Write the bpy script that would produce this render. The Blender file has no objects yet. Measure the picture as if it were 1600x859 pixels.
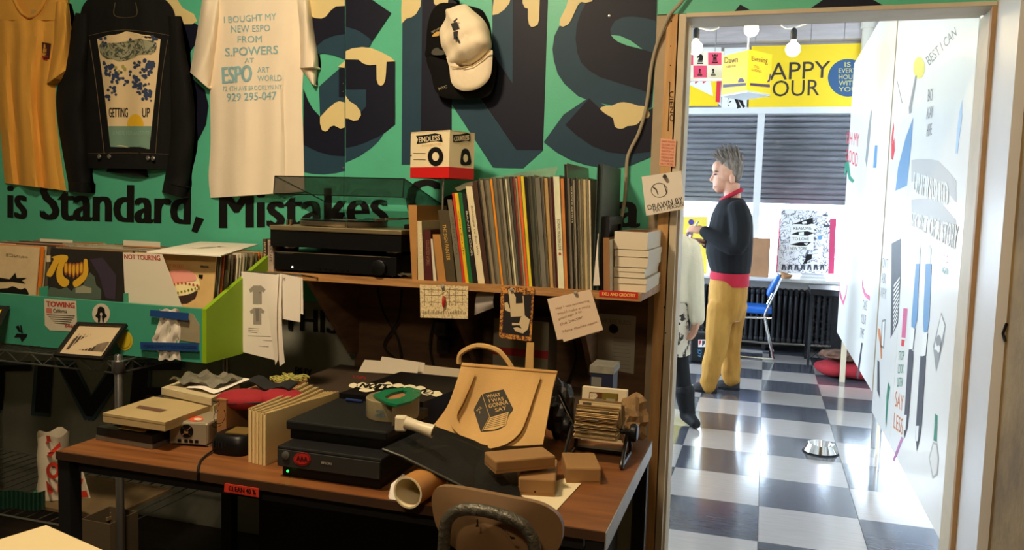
import bpy, bmesh, math, random
from mathutils import Vector, Matrix
random.seed(7)
PI = math.pi
scn = bpy.context.scene
COL = scn.collection

# ---------------------------------------------------------------- camera
YAW, PITCH, ROLL, FOC, CAMH = math.radians(17.12), math.radians(4.92), math.radians(1.69), 1275.0, 1.38
fwd = Vector((-math.sin(YAW)*math.cos(PITCH), math.cos(YAW)*math.cos(PITCH), -math.sin(PITCH)))
rgt0 = Vector((math.cos(YAW), math.sin(YAW), 0)); up0 = rgt0.cross(fwd)
rgt = math.cos(ROLL)*rgt0 + math.sin(ROLL)*up0
upv = -math.sin(ROLL)*rgt0 + math.cos(ROLL)*up0
CAM = Vector((0, 0, CAMH))
cd = bpy.data.cameras.new('camera'); cam = bpy.data.objects.new('camera', cd); COL.objects.link(cam)
mw = Matrix((rgt, upv, -fwd)).transposed().to_4x4(); mw.translation = CAM
cam.matrix_world = mw
cd.sensor_fit = 'HORIZONTAL'; cd.sensor_width = 36.0; cd.lens = FOC/1600*36.0
cd.clip_start = 0.05; cd.clip_end = 200
scn.camera = cam

# ---------------------------------------------------------------- world, lamps, exposure
vs = scn.view_settings
vs.view_transform = 'Standard'; vs.look = 'None'; vs.gamma = 1.0; vs.exposure = 0.0; vs.use_curve_mapping = False
wd = bpy.data.worlds.new('sky'); scn.world = wd; wd.use_nodes = True
bg = wd.node_tree.nodes['Background']
bg.inputs[0].default_value = (0.66, 0.83, 1.0, 1); bg.inputs[1].default_value = 13.5

def lamp(name, kind, loc, energy, color, size=0.2, aim=None, sizey=None):
    d = bpy.data.lights.new(name, kind); d.energy = energy; d.color = color
    if kind == 'AREA':
        d.shape = 'RECTANGLE' if sizey else 'DISK'; d.size = size
        if sizey: d.size_y = sizey
    elif kind == 'POINT': d.shadow_soft_size = size
    elif kind == 'SPOT': d.shadow_soft_size = size; d.spot_size = math.radians(120); d.spot_blend = 0.6
    o = bpy.data.objects.new(name, d); COL.objects.link(o); o.location = loc
    if aim is not None:
        o.rotation_euler = (Vector(aim)-Vector(loc)).to_track_quat('-Z', 'Y').to_euler()
    return o
WARM = (1.0, 0.78, 0.52)
lamp('ceiling_or_fill_light', 'AREA', (-1.25, 1.10, 2.85), 63, WARM, 0.30, (-1.05, 2.1, 0.9))
lamp('ceiling_or_fill_light', 'AREA', (-0.30, -0.9, 2.85), 38, WARM, 0.35, (-0.8, 1.2, 0.6))  # added fill light behind the camera, lifts the shadows under the shelf

# ---------------------------------------------------------------- pixel rays
def ray(x, y): return rgt*((x-800)/FOC) + upv*(-(y-429.5)/FOC) + fwd
def AY(x, y, Y): d = ray(x, y); return CAM + d*(Y/d.y)
def AX(x, y, X): d = ray(x, y); return CAM + d*(X/d.x)
def AZ(x, y, Z): d = ray(x, y); return CAM + d*((Z-CAMH)/d.z)
def APL(x, y, p, n):                      # on the plane through p with normal n
    d = ray(x, y); n = Vector(n); return CAM + d*((Vector(p)-CAM).dot(n)/d.dot(n))

# ---------------------------------------------------------------- materials
def lin(v): v /= 255.0; return v/12.92 if v <= 0.04045 else ((v+0.055)/1.055)**2.4
def rgb(r, g, b): return (lin(r), lin(g), lin(b), 1)
MATS = {}
def mat(name, col, rough=0.6, metal=0.0, var=0.0, vscale=8.0, bump=0.0, bscale=60.0, stretch=(1, 1, 1), col2=None, spec=0.5,
        trans=0.0, alpha=1.0, emit=None, estr=0.0, ior=1.45, coat=0.0, sheen=0.0):
    if name in MATS: return MATS[name]
    m = bpy.data.materials.new(name); m.use_nodes = True; MATS[name] = m
    nt = m.node_tree; b = nt.nodes['Principled BSDF']
    if len(col) == 3: col = rgb(*col)
    b.inputs['Base Color'].default_value = col
    b.inputs['Roughness'].default_value = rough; b.inputs['Metallic'].default_value = metal
    b.inputs['Specular IOR Level'].default_value = spec; b.inputs['IOR'].default_value = ior
    b.inputs['Transmission Weight'].default_value = trans; b.inputs['Alpha'].default_value = alpha
    b.inputs['Coat Weight'].default_value = coat; b.inputs['Coat Roughness'].default_value = 0.12; b.inputs['Sheen Weight'].default_value = sheen
    if emit is not None:
        b.inputs['Emission Color'].default_value = rgb(*emit) if len(emit) == 3 else emit
        b.inputs['Emission Strength'].default_value = estr
    tc = nt.nodes.new('ShaderNodeTexCoord'); mp = nt.nodes.new('ShaderNodeMapping')
    mp.inputs['Scale'].default_value = stretch
    nt.links.new(tc.outputs['Object'], mp.inputs['Vector'])
    if var > 0 or col2 is not None:
        n = nt.nodes.new('ShaderNodeTexNoise'); n.inputs['Scale'].default_value = vscale; n.inputs['Detail'].default_value = 5
        n.inputs['Roughness'].default_value = 0.6
        nt.links.new(mp.outputs[0], n.inputs['Vector'])
        r = nt.nodes.new('ShaderNodeValToRGB')
        c2 = (rgb(*col2) if len(col2) == 3 else col2) if col2 is not None else tuple(x*(1-var) for x in col[:3])+(1,)
        r.color_ramp.elements[0].position = 0.34; r.color_ramp.elements[1].position = 0.66
        r.color_ramp.elements[0].color = c2; r.color_ramp.elements[1].color = col
        nt.links.new(n.outputs['Fac'], r.inputs[0]); nt.links.new(r.outputs[0], b.inputs['Base Color'])
    if bump > 0:
        n2 = nt.nodes.new('ShaderNodeTexNoise'); n2.inputs['Scale'].default_value = bscale; n2.inputs['Detail'].default_value = 4
        nt.links.new(mp.outputs[0], n2.inputs['Vector'])
        bp = nt.nodes.new('ShaderNodeBump'); bp.inputs['Strength'].default_value = bump; bp.inputs['Distance'].default_value = 0.01
        nt.links.new(n2.outputs['Fac'], bp.inputs['Height']); nt.links.new(bp.outputs[0], b.inputs['Normal'])
    return m
def scribble(name, paper, ink, scale=60.0, width=0.06, scale2=None, rough=0.7):
    """paper with a fine web of drawn lines (illustration too small to read)"""
    if name in MATS: return MATS[name]
    m = mat(name, paper, rough); nt = m.node_tree; b = nt.nodes['Principled BSDF']
    tc = nt.nodes.new('ShaderNodeTexCoord')
    n = nt.nodes.new('ShaderNodeTexNoise'); n.inputs['Scale'].default_value = scale; n.inputs['Detail'].default_value = 3; n.inputs['Distortion'].default_value = 1.5
    nt.links.new(tc.outputs['Object'], n.inputs['Vector'])
    s = nt.nodes.new('ShaderNodeMath'); s.operation = 'SUBTRACT'; s.inputs[1].default_value = 0.5
    a = nt.nodes.new('ShaderNodeMath'); a.operation = 'ABSOLUTE'
    l = nt.nodes.new('ShaderNodeMath'); l.operation = 'LESS_THAN'; l.inputs[1].default_value = width
    nt.links.new(n.outputs['Fac'], s.inputs[0]); nt.links.new(s.outputs[0], a.inputs[0]); nt.links.new(a.outputs[0], l.inputs[0])
    mx = nt.nodes.new('ShaderNodeMix'); mx.data_type = 'RGBA'
    mx.inputs['A'].default_value = rgb(*paper); mx.inputs['B'].default_value = rgb(*ink)
    nt.links.new(l.outputs[0], mx.inputs['Factor']); nt.links.new(mx.outputs['Result'], b.inputs['Base Color'])
    return m

# ---------------------------------------------------------------- mesh builder
class MB:
    def __init__(s): s.v = []; s.f = []; s.mi = []; s.mats = []; s.sm = []
    def slot(s, m):
        if m not in s.mats: s.mats.append(m)
        return s.mats.index(m)
    def add(s, vs, fs, m=None, smooth=False):
        o = len(s.v); s.v += [Vector(p) for p in vs]; k = s.slot(m) if m is not None else 0
        for f in fs: s.f.append([i+o for i in f]); s.mi.append(k); s.sm.append(smooth)
        return s
    def hexa(s, p, m=None):                 # 8 points: bottom 4 ccw, top 4 ccw
        return s.add(p, [(3, 2, 1, 0), (4, 5, 6, 7), (0, 1, 5, 4), (1, 2, 6, 5), (2, 3, 7, 6), (3, 0, 4, 7)], m)
    def box(s, c, d, m=None, rz=0, M=None, bev=0.0):
        x, y, z = d[0]/2, d[1]/2, d[2]/2
        R = M if M is not None else Matrix.Rotation(rz, 3, 'Z')
        c = Vector(c)
        if bev <= 0:
            p = [c+R@Vector(q) for q in ((-x, -y, -z), (x, -y, -z), (x, y, -z), (-x, y, -z), (-x, -y, z), (x, -y, z), (x, y, z), (-x, y, z))]
            return s.hexa(p, m)
        bm = bmesh.new(); bmesh.ops.create_cube(bm, size=1)
        for v in bm.verts: v.co = Vector((v.co.x*2*x, v.co.y*2*y, v.co.z*2*z))
        bmesh.ops.bevel(bm, geom=bm.edges[:], offset=min(bev, 0.45*2*min(x, y, z)), segments=2, affect='EDGES', profile=0.5)
        return s.bm(bm, Matrix.Translation(c)@R.to_4x4(), m)
    def bm(s, bm, M=None, m=None, smooth=False):
        bm.verts.ensure_lookup_table(); bm.verts.index_update()
        vs = [(M@v.co if M is not None else v.co.copy()) for v in bm.verts]
        fs = [[v.index for v in f.verts] for f in bm.faces]; bm.free()
        return s.add(vs, fs, m, smooth)
    def b2(s, a, b, m=None):                # box from min to max
        a, b = Vector(a), Vector(b); return s.box((a+b)/2, b-a, m)
    def prism(s, pts, off, m=None):         # planar polygon extruded by a vector
        n = len(pts); off = Vector(off); pts = [Vector(p) for p in pts]
        return s.add(pts+[p+off for p in pts], [list(range(n))[::-1], list(range(n, 2*n))]+[(i, (i+1) % n, n+(i+1) % n, n+i) for i in range(n)], m)
    def ring(s, loops, m=None, closed=True, cap=True, smooth=True):
        n = len(loops[0]); vs = [p for l in loops for p in l]; fs = []
        for k in range(len(loops)-1):
            for i in range(n if closed else n-1):
                j = (i+1) % n; fs.append((k*n+i, k*n+j, (k+1)*n+j, (k+1)*n+i))
        s.add(vs, fs, m, smooth)
        if cap and closed: s.add(list(loops[0]), [list(range(n))[::-1]], m); s.add(list(loops[-1]), [list(range(n))], m)
        return s
    def tube(s, pts, r, m=None, n=8, cap=True, closed=False):
        pts = [Vector(p) for p in pts]; N = len(pts); loops = []; pu = None
        for i, p in enumerate(pts):
            if closed: t = pts[(i+1) % N]-pts[i-1]
            else: t = pts[min(i+1, N-1)]-pts[max(i-1, 0)]
            t.normalize()
            u = (pu - t*pu.dot(t)) if pu is not None else t.orthogonal()
            if u.length < 1e-6: u = t.orthogonal()
            u.normalize(); pu = u; w = t.cross(u); rr = r[i] if isinstance(r, (list, tuple)) else r
            loops.append([p+u*(rr*math.cos(2*PI*k/n))+w*(rr*math.sin(2*PI*k/n)) for k in range(n)])
        if closed: loops.append(loops[0]); cap = False
        return s.ring(loops, m, True, cap)
    def lathe(s, prof, c, m=None, n=24, axis='Z', M=None, cap=True, arc=2*PI):
        R = M if M is not None else {'Z': Matrix.Identity(3), 'X': Matrix.Rotation(PI/2, 3, 'Y'), 'Y': Matrix.Rotation(-PI/2, 3, 'X')}[axis]
        c = Vector(c)
        loops = [[c+R@Vector((r*math.cos(2*PI*k/n), r*math.sin(2*PI*k/n), z)) for k in range(n)] for r, z in prof]
        return s.ring(loops, m, True, cap)
    def grid(s, P, m=None, smooth=True, flip=False):
        h = len(P); w = len(P[0]); vs = [p for r in P for p in r]; fs = []
        for i in range(h-1):
            for j in range(w-1):
                f = (i*w+j, i*w+j+1, (i+1)*w+j+1, (i+1)*w+j); fs.append(f[::-1] if flip else f)
        return s.add(vs, fs, m, smooth)
    def text(s, string, S, quad, m, bold=0.0, sub=0):
        """lettering filled into a quad (tl, tr, br, bl in the coordinates of surface S(x, y))"""
        V, Fc = glyphs(string)
        tl, tr, br, bl = quad; h = math.hypot(tl[0]-bl[0], tl[1]-bl[1])/max(1e-6, math.hypot(tl[0]-tr[0], tl[1]-tr[1])); b = bold*1.6*h*(1 if '\n' not in string else 0.5)
        ax = (tl[0]*(0.5)+tr[0]*0.5, tl[1]*0.5+tr[1]*0.5); o0 = S(*tl); nn = (S(*ax)-o0).cross(S(*bl)-o0)
        if nn.length > 1e-12: nn.normalize()
        if nn.dot(CAM-o0) < 0: nn = -nn
        for lay, dx in enumerate((0,) if bold <= 0 else (-b, 0, b)):   # heavier strokes: shifted layers, each a hair above the last
            out = []
            for u, v in V:
                u = (u*(1-2*b)+b)+dx
                x = (tl[0]*(1-u)+tr[0]*u)*v + (bl[0]*(1-u)+br[0]*u)*(1-v)
                y = (tl[1]*(1-u)+tr[1]*u)*v + (bl[1]*(1-u)+br[1]*u)*(1-v)
                out.append(S(x, y)+nn*(0.0002*lay))
            s.add(out, Fc, m)
        return s
_G = {}
def glyphs(string, bold=0.0):
    k = (string, bold)
    if k in _G: return _G[k]
    cu = bpy.data.curves.new('t', 'FONT'); cu.body = string; cu.align_x = 'CENTER'; cu.resolution_u = 3; cu.offset = bold
    o = bpy.data.objects.new('t', cu); COL.objects.link(o)
    dg = bpy.context.evaluated_depsgraph_get(); me = bpy.data.meshes.new_from_object(o.evaluated_get(dg))
    xs = [v.co.x for v in me.vertices]; ys = [v.co.y for v in me.vertices]
    x0, x1, y0, y1 = min(xs), max(xs), min(ys), max(ys)
    V = [((v.co.x-x0)/(x1-x0), (v.co.y-y0)/(y1-y0)) for v in me.vertices]
    Fc = [tuple(p.vertices) for p in me.polygons]
    bpy.data.objects.remove(o); bpy.data.curves.remove(cu); bpy.data.meshes.remove(me)
    _G[k] = (V, Fc); return V, Fc
ORG = {}
def obj(name, mb, m=None, parent=None, smooth=None, label=None, origin=None):
    """link the builder as one mesh object; vertices are given in world coordinates"""
    if parent is not None: org = ORG[parent.name]
    elif origin is not None: org = Vector(origin)
    else:
        lo = Vector([min(v[i] for v in mb.v) for i in range(3)]); hi = Vector([max(v[i] for v in mb.v) for i in range(3)])
        org = Vector(((lo.x+hi.x)/2, (lo.y+hi.y)/2, lo.z))
    me = bpy.data.meshes.new(name)
    me.from_pydata([v-org for v in mb.v], [], mb.f)
    if mb.mats:
        for q in mb.mats: me.materials.append(q)
        me.polygons.foreach_set('material_index', mb.mi)
    else: me.materials.append(m)
    me.polygons.foreach_set('use_smooth', [bool(q) if smooth is None else smooth for q in mb.sm])
    bm = bmesh.new(); bm.from_mesh(me)
    for e in bm.edges:
        if len(e.link_faces) == 2 and e.calc_face_angle(0) > 0.7: e.smooth = False
    bm.to_mesh(me); bm.free(); me.update()
    o = bpy.data.objects.new(name, me); COL.objects.link(o)
    if parent is not None: o.parent = parent
    else: o.location = org
    ORG[o.name] = org
    if label: o['label'] = label
    return o
def tag(o, label=None, cat=None, group=None, kind=None):
    if label: o['label'] = label
    if cat: o['category'] = cat
    if group: o['group'] = group
    if kind: o['kind'] = kind
    return o
def thing(name, loc, label, cat, group=None, kind=None):
    o = bpy.data.objects.new(name, None); COL.objects.link(o); o.location = loc; o.empty_display_size = 0.05
    ORG[o.name] = Vector(loc)
    return tag(o, label, cat, group, kind)
def struct(name, mb, m=None, parent=None):
    o = obj(name, mb, m, parent)
    if parent is None: o['kind'] = 'structure'
    return o
def spl(pts, n=6, closed=False):            # Catmull-Rom through points of any dimension
    P = [Vector(p) for p in pts]; N = len(P); out = []
    for i in range(N if closed else N-1):
        p0 = P[i-1] if (closed or i > 0) else P[i]; p1 = P[i]; p2 = P[(i+1) % N]; p3 = P[(i+2) % N] if (closed or i+2 < N) else P[i+1]
        for k in range(n):
            t = k/n
            out.append(0.5*((2*p1)+(p2-p0)*t+(2*p0-5*p1+4*p2-p3)*t*t+(3*p1-p0-3*p2+p3)*t**3))
    if not closed: out.append(P[-1])
    return out
def fillpoly(mb, pts, S, m):                # a flat painted shape, triangulated so that concave outlines are right
    from mathutils.geometry import tessellate_polygon
    tri = tessellate_polygon([[Vector((p[0], p[1], 0)) for p in pts]])
    mb.add([S(p[0], p[1]) for p in pts], [tuple(t) for t in tri], m)
def fillgrid(mb, pts, S, m, ny=14, nx=10):   # the same on a curved surface: the shape is cut into a grid, row by row
    ys = [p[1] for p in pts]; y0, y1 = min(ys), max(ys); G = []; n = len(pts)
    for k in range(ny+1):
        y = y0+(y1-y0)*min(0.9995, max(0.0005, k/ny)); xs = []
        for i in range(n):
            a, b = pts[i], pts[(i+1) % n]
            if (a[1]-y)*(b[1]-y) < 0: xs.append(a[0]+(b[0]-a[0])*(y-a[1])/(b[1]-a[1]))
        if len(xs) >= 2: G.append([S(min(xs)+(max(xs)-min(xs))*j/nx, y) for j in range(nx+1)])
    mb.grid(G, m)
def circle(cx, cy, rx, ry=None, n=24, a0=0, a1=2*PI):
    ry = ry or rx
    return [(cx+rx*math.cos(a0+(a1-a0)*k/n), cy+ry*math.sin(a0+(a1-a0)*k/n)) for k in range(n if a1-a0 > 6.28 else n+1)]
def sheet(mb, P, m, th=0.0006, back=None):  # a thin sheet: grid of points doubled with a little thickness
    n = (P[0][1]-P[0][0]).cross(P[1][0]-P[0][0]).normalized()*th
    mb.grid(P, m); mb.grid([[p-n for p in r] for r in P], back or m, flip=True)
    rim = P[0]+[r[-1] for r in P[1:]]+P[-1][::-1][1:]+[r[0] for r in P[::-1][1:-1]]
    k = len(rim); mb.add(rim+[p-n for p in rim], [(i, (i+1) % k, k+(i+1) % k, k+i) for i in range(k)], m)
def quad(S, tl, tr, br, bl, nx=1, ny=1):
    return [[S((tl[0]*(1-u)+tr[0]*u)*(1-v)+(bl[0]*(1-u)+br[0]*u)*v, (tl[1]*(1-u)+tr[1]*u)*(1-v)+(bl[1]*(1-u)+br[1]*u)*v)
             for u in [i/nx for i in range(nx+1)]] for v in [j/ny for j in range(ny+1)]]
# ================================================================ the room shell
W = 2.80                                    # plane of the teal wall
teal = mat('teal_paint', (86, 186, 152), 0.42, var=0.10, vscale=5, bump=0.05, bscale=120)
grey_wall = mat('grey_paint', (150, 150, 136), 0.7, var=0.2, vscale=4)
navy = mat('navy_paint', (19, 22, 40), 0.5, var=0.15, vscale=6, spec=0.25)
blue = mat('petrol_paint', (38, 66, 84), 0.5, var=0.12, vscale=6, spec=0.25)
cream = mat('cream_paint', (218, 200, 142), 0.5, var=0.06, vscale=9)
black = mat('black_paint', (17, 16, 16), 0.5, spec=0.3)
wood_pale = mat('pine_plank', (208, 164, 106), 0.6, col2=(182, 136, 80), vscale=5, stretch=(9, 9, 0.7), bump=0.05, bscale=40)
plaster = mat('raw_board', (176, 158, 130), 0.75, var=0.15, vscale=7)
cream_trim = mat('cream_trim', (206, 190, 160), 0.5, var=0.12, vscale=9)
white_trim = mat('white_trim', (226, 226, 226), 0.35, var=0.04, vscale=5)
brown_wall = mat('ochre_wall', (150, 122, 74), 0.8, col2=(112, 88, 50), vscale=4, bump=0.3, bscale=30)
dark_floor = mat('dark_floor', (62, 50, 40), 0.5, col2=(40, 32, 26), vscale=3, stretch=(1, 8, 1))
white_wall = mat('white_wall', (232, 230, 226), 0.6, var=0.05, vscale=3)
ceil_m = mat('ceiling_paint', (205, 200, 190), 0.8, var=0.08, vscale=3)
metal_grey = mat('steel', (190, 190, 190), 0.28, 1.0)
chrome = mat('chrome', (225, 225, 225), 0.12, 1.0)

def SW(d=0.0): return lambda x, y: AY(x, y, W-d)
xs0 = AY(539, 140, W).x; xe = AY(1024.5, 80, W).x; ZD = 2.022
wall = thing('wall_back', ((xs0+xe)/2, W, 0), 'teal painted sign-board wall with huge drop-shadow lettering', 'wall', kind='structure')
del wall['category']
for a, b in ((-3.40, xs0-0.0012), (xs0+0.0012, xe)):
    obj('wall_panel', MB().b2((a, W, 0.98), (b, W+0.10, 3.0)), teal, wall)
obj('wall_panel', MB().b2((xe+0.001, W, ZD+0.004), (0.66, W+0.10, 3.0)), teal, wall)
obj('wall_panel', MB().b2((-3.40, W+0.004, 0), (xe, W+0.10, 0.978)), grey_wall, wall)

def paint(name, layers, S0=None, parent=wall):
    mb = MB()
    for i, (m, pts) in enumerate(layers):
        fillpoly(mb, pts, SW(0.0006+0.0004*i), m)
    return obj(name, mb, None, parent)
def C(pts, n=4): return [(p.x, p.y) for p in spl([Vector((a, b, 0)) for a, b in pts], n, True)]
paint('painted_letter', [
    (blue, [(474, 200), (474, 269), (490, 272), (507, 272.5), (525, 270.5), (539, 267), (539, 200)]),
    (blue, [(540, 254), (562, 244), (580, 231.5), (592, 220), (600, 208), (617, 195), (617, 180), (540, 200)]),
    (navy, [(474, 138), (477.5, 147), (482, 158), (489, 170), (500, 182), (539, 182), (539, 244), (520, 243), (500, 238), (486, 232), (474, 226)]),
    (navy, [(540, 93), (617.5, 96), (617.5, 194), (603, 206), (590, 214), (570, 223), (555, 228), (540, 231)]),
    (blue, [(498.5, 135), (528, 109), (538.7, 106.5), (538.7, 185), (500, 182)]),
    (navy, [(529.5, 106.5), (538.7, 106), (538.7, 152), (529.5, 152)]),
    (blue, [(540, 140), (572, 140), (572, 166), (564, 175), (540, 178)]),
    (blue, [(474, 60), (539, 50), (539, 93), (521, 86), (506, 83.4), (490, 85), (474, 90)]),
    (blue, [(540, 40), (560, 46), (581, 60), (581, 65), (577, 73.5), (560, 78), (540, 93)]),
    (navy, [(470, -25), (538.7, -25), (538.7, 53), (521, 56), (506, 62), (495, 72), (485, 87), (470, 95)]),
    (navy, [(540, -25), (560, -20), (582, 0), (611, 20), (581, 65), (577, 59.5), (560, 47.5), (540, 41.3)]),
    (cream, [(470, -25), (538.7, -25), (538.7, 9), (525, 10), (517, 16), (509, 26), (502, 29), (492, 28), (480, 23), (470, 20)]),
    (cream, [(540, 80), (550, 75.5), (566, 73.5), (580, 75), (595, 81), (610, 89), (617.5, 96), (604, 96.5), (603, 115), (602, 125), (599, 132), (595, 134), (591, 132), (588.5, 125), (588, 101), (577, 102), (567, 99), (560, 93), (540, 93)]),
    (cream, [(528, 104.5), (538.7, 95), (538.7, 106)]),
    (cream, [(500, 183), (512, 170), (524, 160), (530, 158), (538.7, 160), (538.7, 199), (532, 201), (522, 196), (516, 198), (512, 204), (508, 205.5), (503, 203), (500, 193)]),
    (cream, [(539.8, 149), (546, 158), (556, 164), (563, 173), (564, 180), (559, 188), (552, 189), (545, 185.5), (539.8, 185)])])
paint('painted_letter', [
    (navy, [(706, -25), (700, -25), (711, -5), (800.8, 130), (801.6, -25), (857, -25), (848.5, 234.5), (807, 234.5), (706, 91)]),
    (navy, [(659, -25), (710, -25), (705.8, 170), (705.8, 250), (656, 250)]),
    (blue, [(629, -25), (660, -25), (657, 257), (627.5, 257)]),
    (blue, [(706, 163.5), (706, 91), (763.5, 173), (807, 234.5), (848.5, 234.5), (817.5, 262.7), (770, 261.4)]),
    (blue, [(769.3, -25), (802, -25), (800.8, 130), (772, 87), (769, 80)]),
    (cream, [(627.5, 37), (627, 15), (629, -25), (660, -25), (657, 10), (650, 22), (643, 27), (635, 29)]),
    (cream, [(677, -25), (702, -25), (700, 5), (694, 11), (689, 12.5), (683, 11), (678, 5)]),
    (cream, [(769.5, 23.5), (770, 12), (774, -25), (803, -25), (796, 5), (788, 15), (778, 22)]),
    (cream, [(816, -25), (816.5, 5), (820, 12), (825, 13.5), (825, 30), (826.5, 38), (830, 42), (834, 42), (840, 39), (842.5, 30), (844, -25)])])
paint('painted_letter', [
    (blue, [(910, -25), (909, 3.5), (885, 25), (873.2, 42), (866.2, 56), (863.2, 76.9), (865.3, 94.3), (871.4, 115.3), (881.9, 131), (902.9, 150), (910.8, 153.3), (927.5, 158.9), (955.5, 164.5), (1000, 168), (1019, 168), (1025, 60), (1027, -25)]),
    (navy, [(925, -25), (915, 6), (907, 21), (901, 40), (899.4, 61), (902, 82), (908, 97.8), (920.3, 110), (937.8, 120.5), (962.3, 128.4), (993.7, 138), (1020, 147), (1025, 60), (1027.5, -25)]),
    (blue, [(954.4, 54), (953.5, 45.4), (960.5, 33), (972.8, 27), (988.5, 25.9), (1007.7, 28), (1026, 33), (1024, 80), (1016, 81), (1004, 77), (986.7, 62.9), (969, 55.9)]),
    (teal, [(954.4, 54.5), (969, 56), (985, 63), (1004, 77), (979.7, 71), (965.8, 65.5), (958.8, 60)]),
    (blue, [(920.4, 152), (880.5, 179), (849.5, 222), (870, 238), (890, 249), (915, 257.5), (945, 262.5), (965, 262.5), (985, 258.5), (1017, 245), (1017, 200)]),
    (navy, [(920.4, 153.3), (938.7, 171), (959, 186), (975, 190), (1000, 180), (1020, 168), (1017, 237), (981.5, 241.4), (951.7, 238), (925.7, 228.7), (901.5, 212), (883.2, 195.2)]),
    (cream, C([(937.5, 170), (945, 165.5), (956, 165), (965, 161), (975, 159.5), (988, 162), (997, 165), (1007, 166), (1013, 172), (1015, 178), (1013, 184), (1008, 185), (1004, 184), (998, 192), (990, 196), (980, 197), (975, 200), (968, 201), (961, 198), (959, 190), (957, 184), (948, 179)], 2)),
    (cream, [(874, 40), (875, 30), (885, 10), (893, -25), (935, -25), (925, 2), (915, 4.5), (908, 3), (903, 8), (893, 30), (888, 38), (880, 42)])])
paint('painted_letter', [
    (navy, [(270, 37), (300, 33), (313, 42), (305, 70), (290, 92), (270, 100)]),
    (navy, [(278, 116), (300, 122), (320, 140), (326, 165), (322, 195), (312, 215), (300, 235), (280, 260)]),
    (cream, [(230, -25), (262, -25), (285, 12), (303, 22), (308, 33), (300, 38), (285, 38), (270, 30), (240, 20)])])
paint('painted_letter', [(navy, [(1148, 17.3), (1156.6, 7), (1172, 15.4)]), (navy, [(1266, 13), (1280, 4), (1295, -8), (1350, -12), (1365, 0), (1380, 8.5)])])
mb = MB(); S1 = SW(0.002)
mb.text('is', S1, ((11, 290), (43, 291), (43, 343), (11, 340)), black, 0.03)
mb.text('Standard', S1, ((62, 284), (299, 291), (298, 351), (62, 343)), black, 0.03)
fillpoly(mb, [(306, 338), (319, 342), (308, 364), (299, 361)], S1, black)
mb.text('Mistakes', S1, ((342, 297), (607, 292), (607, 352), (342, 357)), black, 0.03)
mb.text('Cost', S1, ((634, 279), (790, 284), (790, 352), (634, 346)), black, 0.03)
mb.text('Extra', S1, ((812, 290), (1002, 296), (1000, 356), (812, 350)), black, 0.03)
obj('painted_slogan', mb, None, wall)
mb = MB()
for x, y in ((536.8, 37), (536.8, 130.5), (536.8, 143), (536.8, 262), (952, 25)):
    p = AY(x, y, W); mb.lathe([(0.0001, -0.003), (0.0045, -0.002), (0.0045, 0.0)], p, metal_grey, 10, 'Y', Matrix.Rotation(-PI/2, 3, 'X'))
obj('screw_heads', mb, None, wall)

# left post, plank and door frame
tr = thing('trim_1', (AY(1042, 80, W).x, W, 0), 'bare studs and cream casing on the left of the doorway', 'trim', kind='structure'); del tr['category']
def wx(px, py=80): return AY(px, py, W).x
obj('raw_board', MB().b2((wx(1024.5), W-0.004, 0), (wx(1040.5), W+0.10, ZD)), plaster, tr)
obj('stud', MB().b2((wx(1040.7), W-0.018, 0), (wx(1057.5), W+0.07, ZD)), wood_pale, tr)
xj = wx(1070)
obj('casing', MB().b2((wx(1059.5), W-0.012, 0), (xj, W+0.12, ZD)), cream_trim, tr)
obj('jamb', MB().b2((xj-0.02, W+0.02, 0), (xj+0.008, W+0.15, ZD-0.02)), cream_trim, tr)
mb = MB()
S2 = lambda x, y: AY(x, y, W-0.0188)
mb.add([S2(1046.2, 128), S2(1047.4, 128), S2(1044.6, 205), S2(1043.2, 205)], [(0, 1, 2, 3)], black)
mb.text('UIENO', S2, ((1052.5, 143), (1052.5, 190), (1046.5, 190), (1046.5, 143)), black, 0.0)
for x, y, r in ((1047.5, 102, 1.0), (1045.5, 128, .9), (1048, 72, .9), (1049, 33, 1.2), (1040, 520, 1), (1038, 480, 1.5), (1037, 540, 1)): fillpoly(mb, circle(x, y, r, r*1.3, 8), S2, black)
obj('marker_writing', mb, None, tr)
tr2 = thing('trim_2', (0.63, W, 0), 'cream door head and right jamb of the doorway', 'trim', kind='structure'); del tr2['category']
XR = 0.625
obj('head_casing', MB().b2((xj+0.0005, W-0.012, ZD-0.011), (XR-0.004, W+0.12, ZD+0.002)), cream_trim, tr2)
obj('head_jamb', MB().b2((xj+0.009, W-0.004, AY(1150, 34, W+0.15).z), (XR-0.017, W+0.15, ZD-0.0115)), cream_trim, tr2)
obj('jamb', MB().b2((XR-0.010, W+0.013, 0), (XR+0.04, W+0.17, ZD-0.012)), cream_trim, tr2)
obj('jamb_edge', MB().b2((XR-0.016, W-0.012, 0), (XR-0.003, W+0.012, ZD-0.012)), mat('jamb_tan', (176, 138, 94), 0.6, var=0.2, vscale=9), tr2)
# right: white painted return, then the ochre wall
wr = struct('wall_right', MB().b2((0.65, -2.6, 0), (0.78, 2.544, 3.0)), brown_wall)
wr['label'] = 'rough ochre side wall right of the doorway'
t3 = struct('trim_3', MB().b2((0.6225, 2.545, 0), (0.78, 2.80, 3.0)), white_trim)
t3['label'] = 'glossy white painted wall return beside the door'
mb = MB(); p = AX(1574, 522, 0.65); mb.tube([p+Vector((-0.004, 0, 0.03)), p+Vector((-0.008, 0.01, 0)), p+Vector((-0.004, 0.0, -0.02))], 0.004, black); obj('latch_hook', mb, None, wr)
struct('wall_left', MB().b2((-3.52, -2.6, 0), (-3.40, 2.90, 3.0)), grey_wall)
struct('wall_front', MB().b2((-3.52, -2.72, 0), (0.78, -2.60, 3.0)), brown_wall)
struct('ceiling', MB().b2((-3.52, -2.72, 3.0), (0.78, 2.90, 3.1)), ceil_m)
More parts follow.
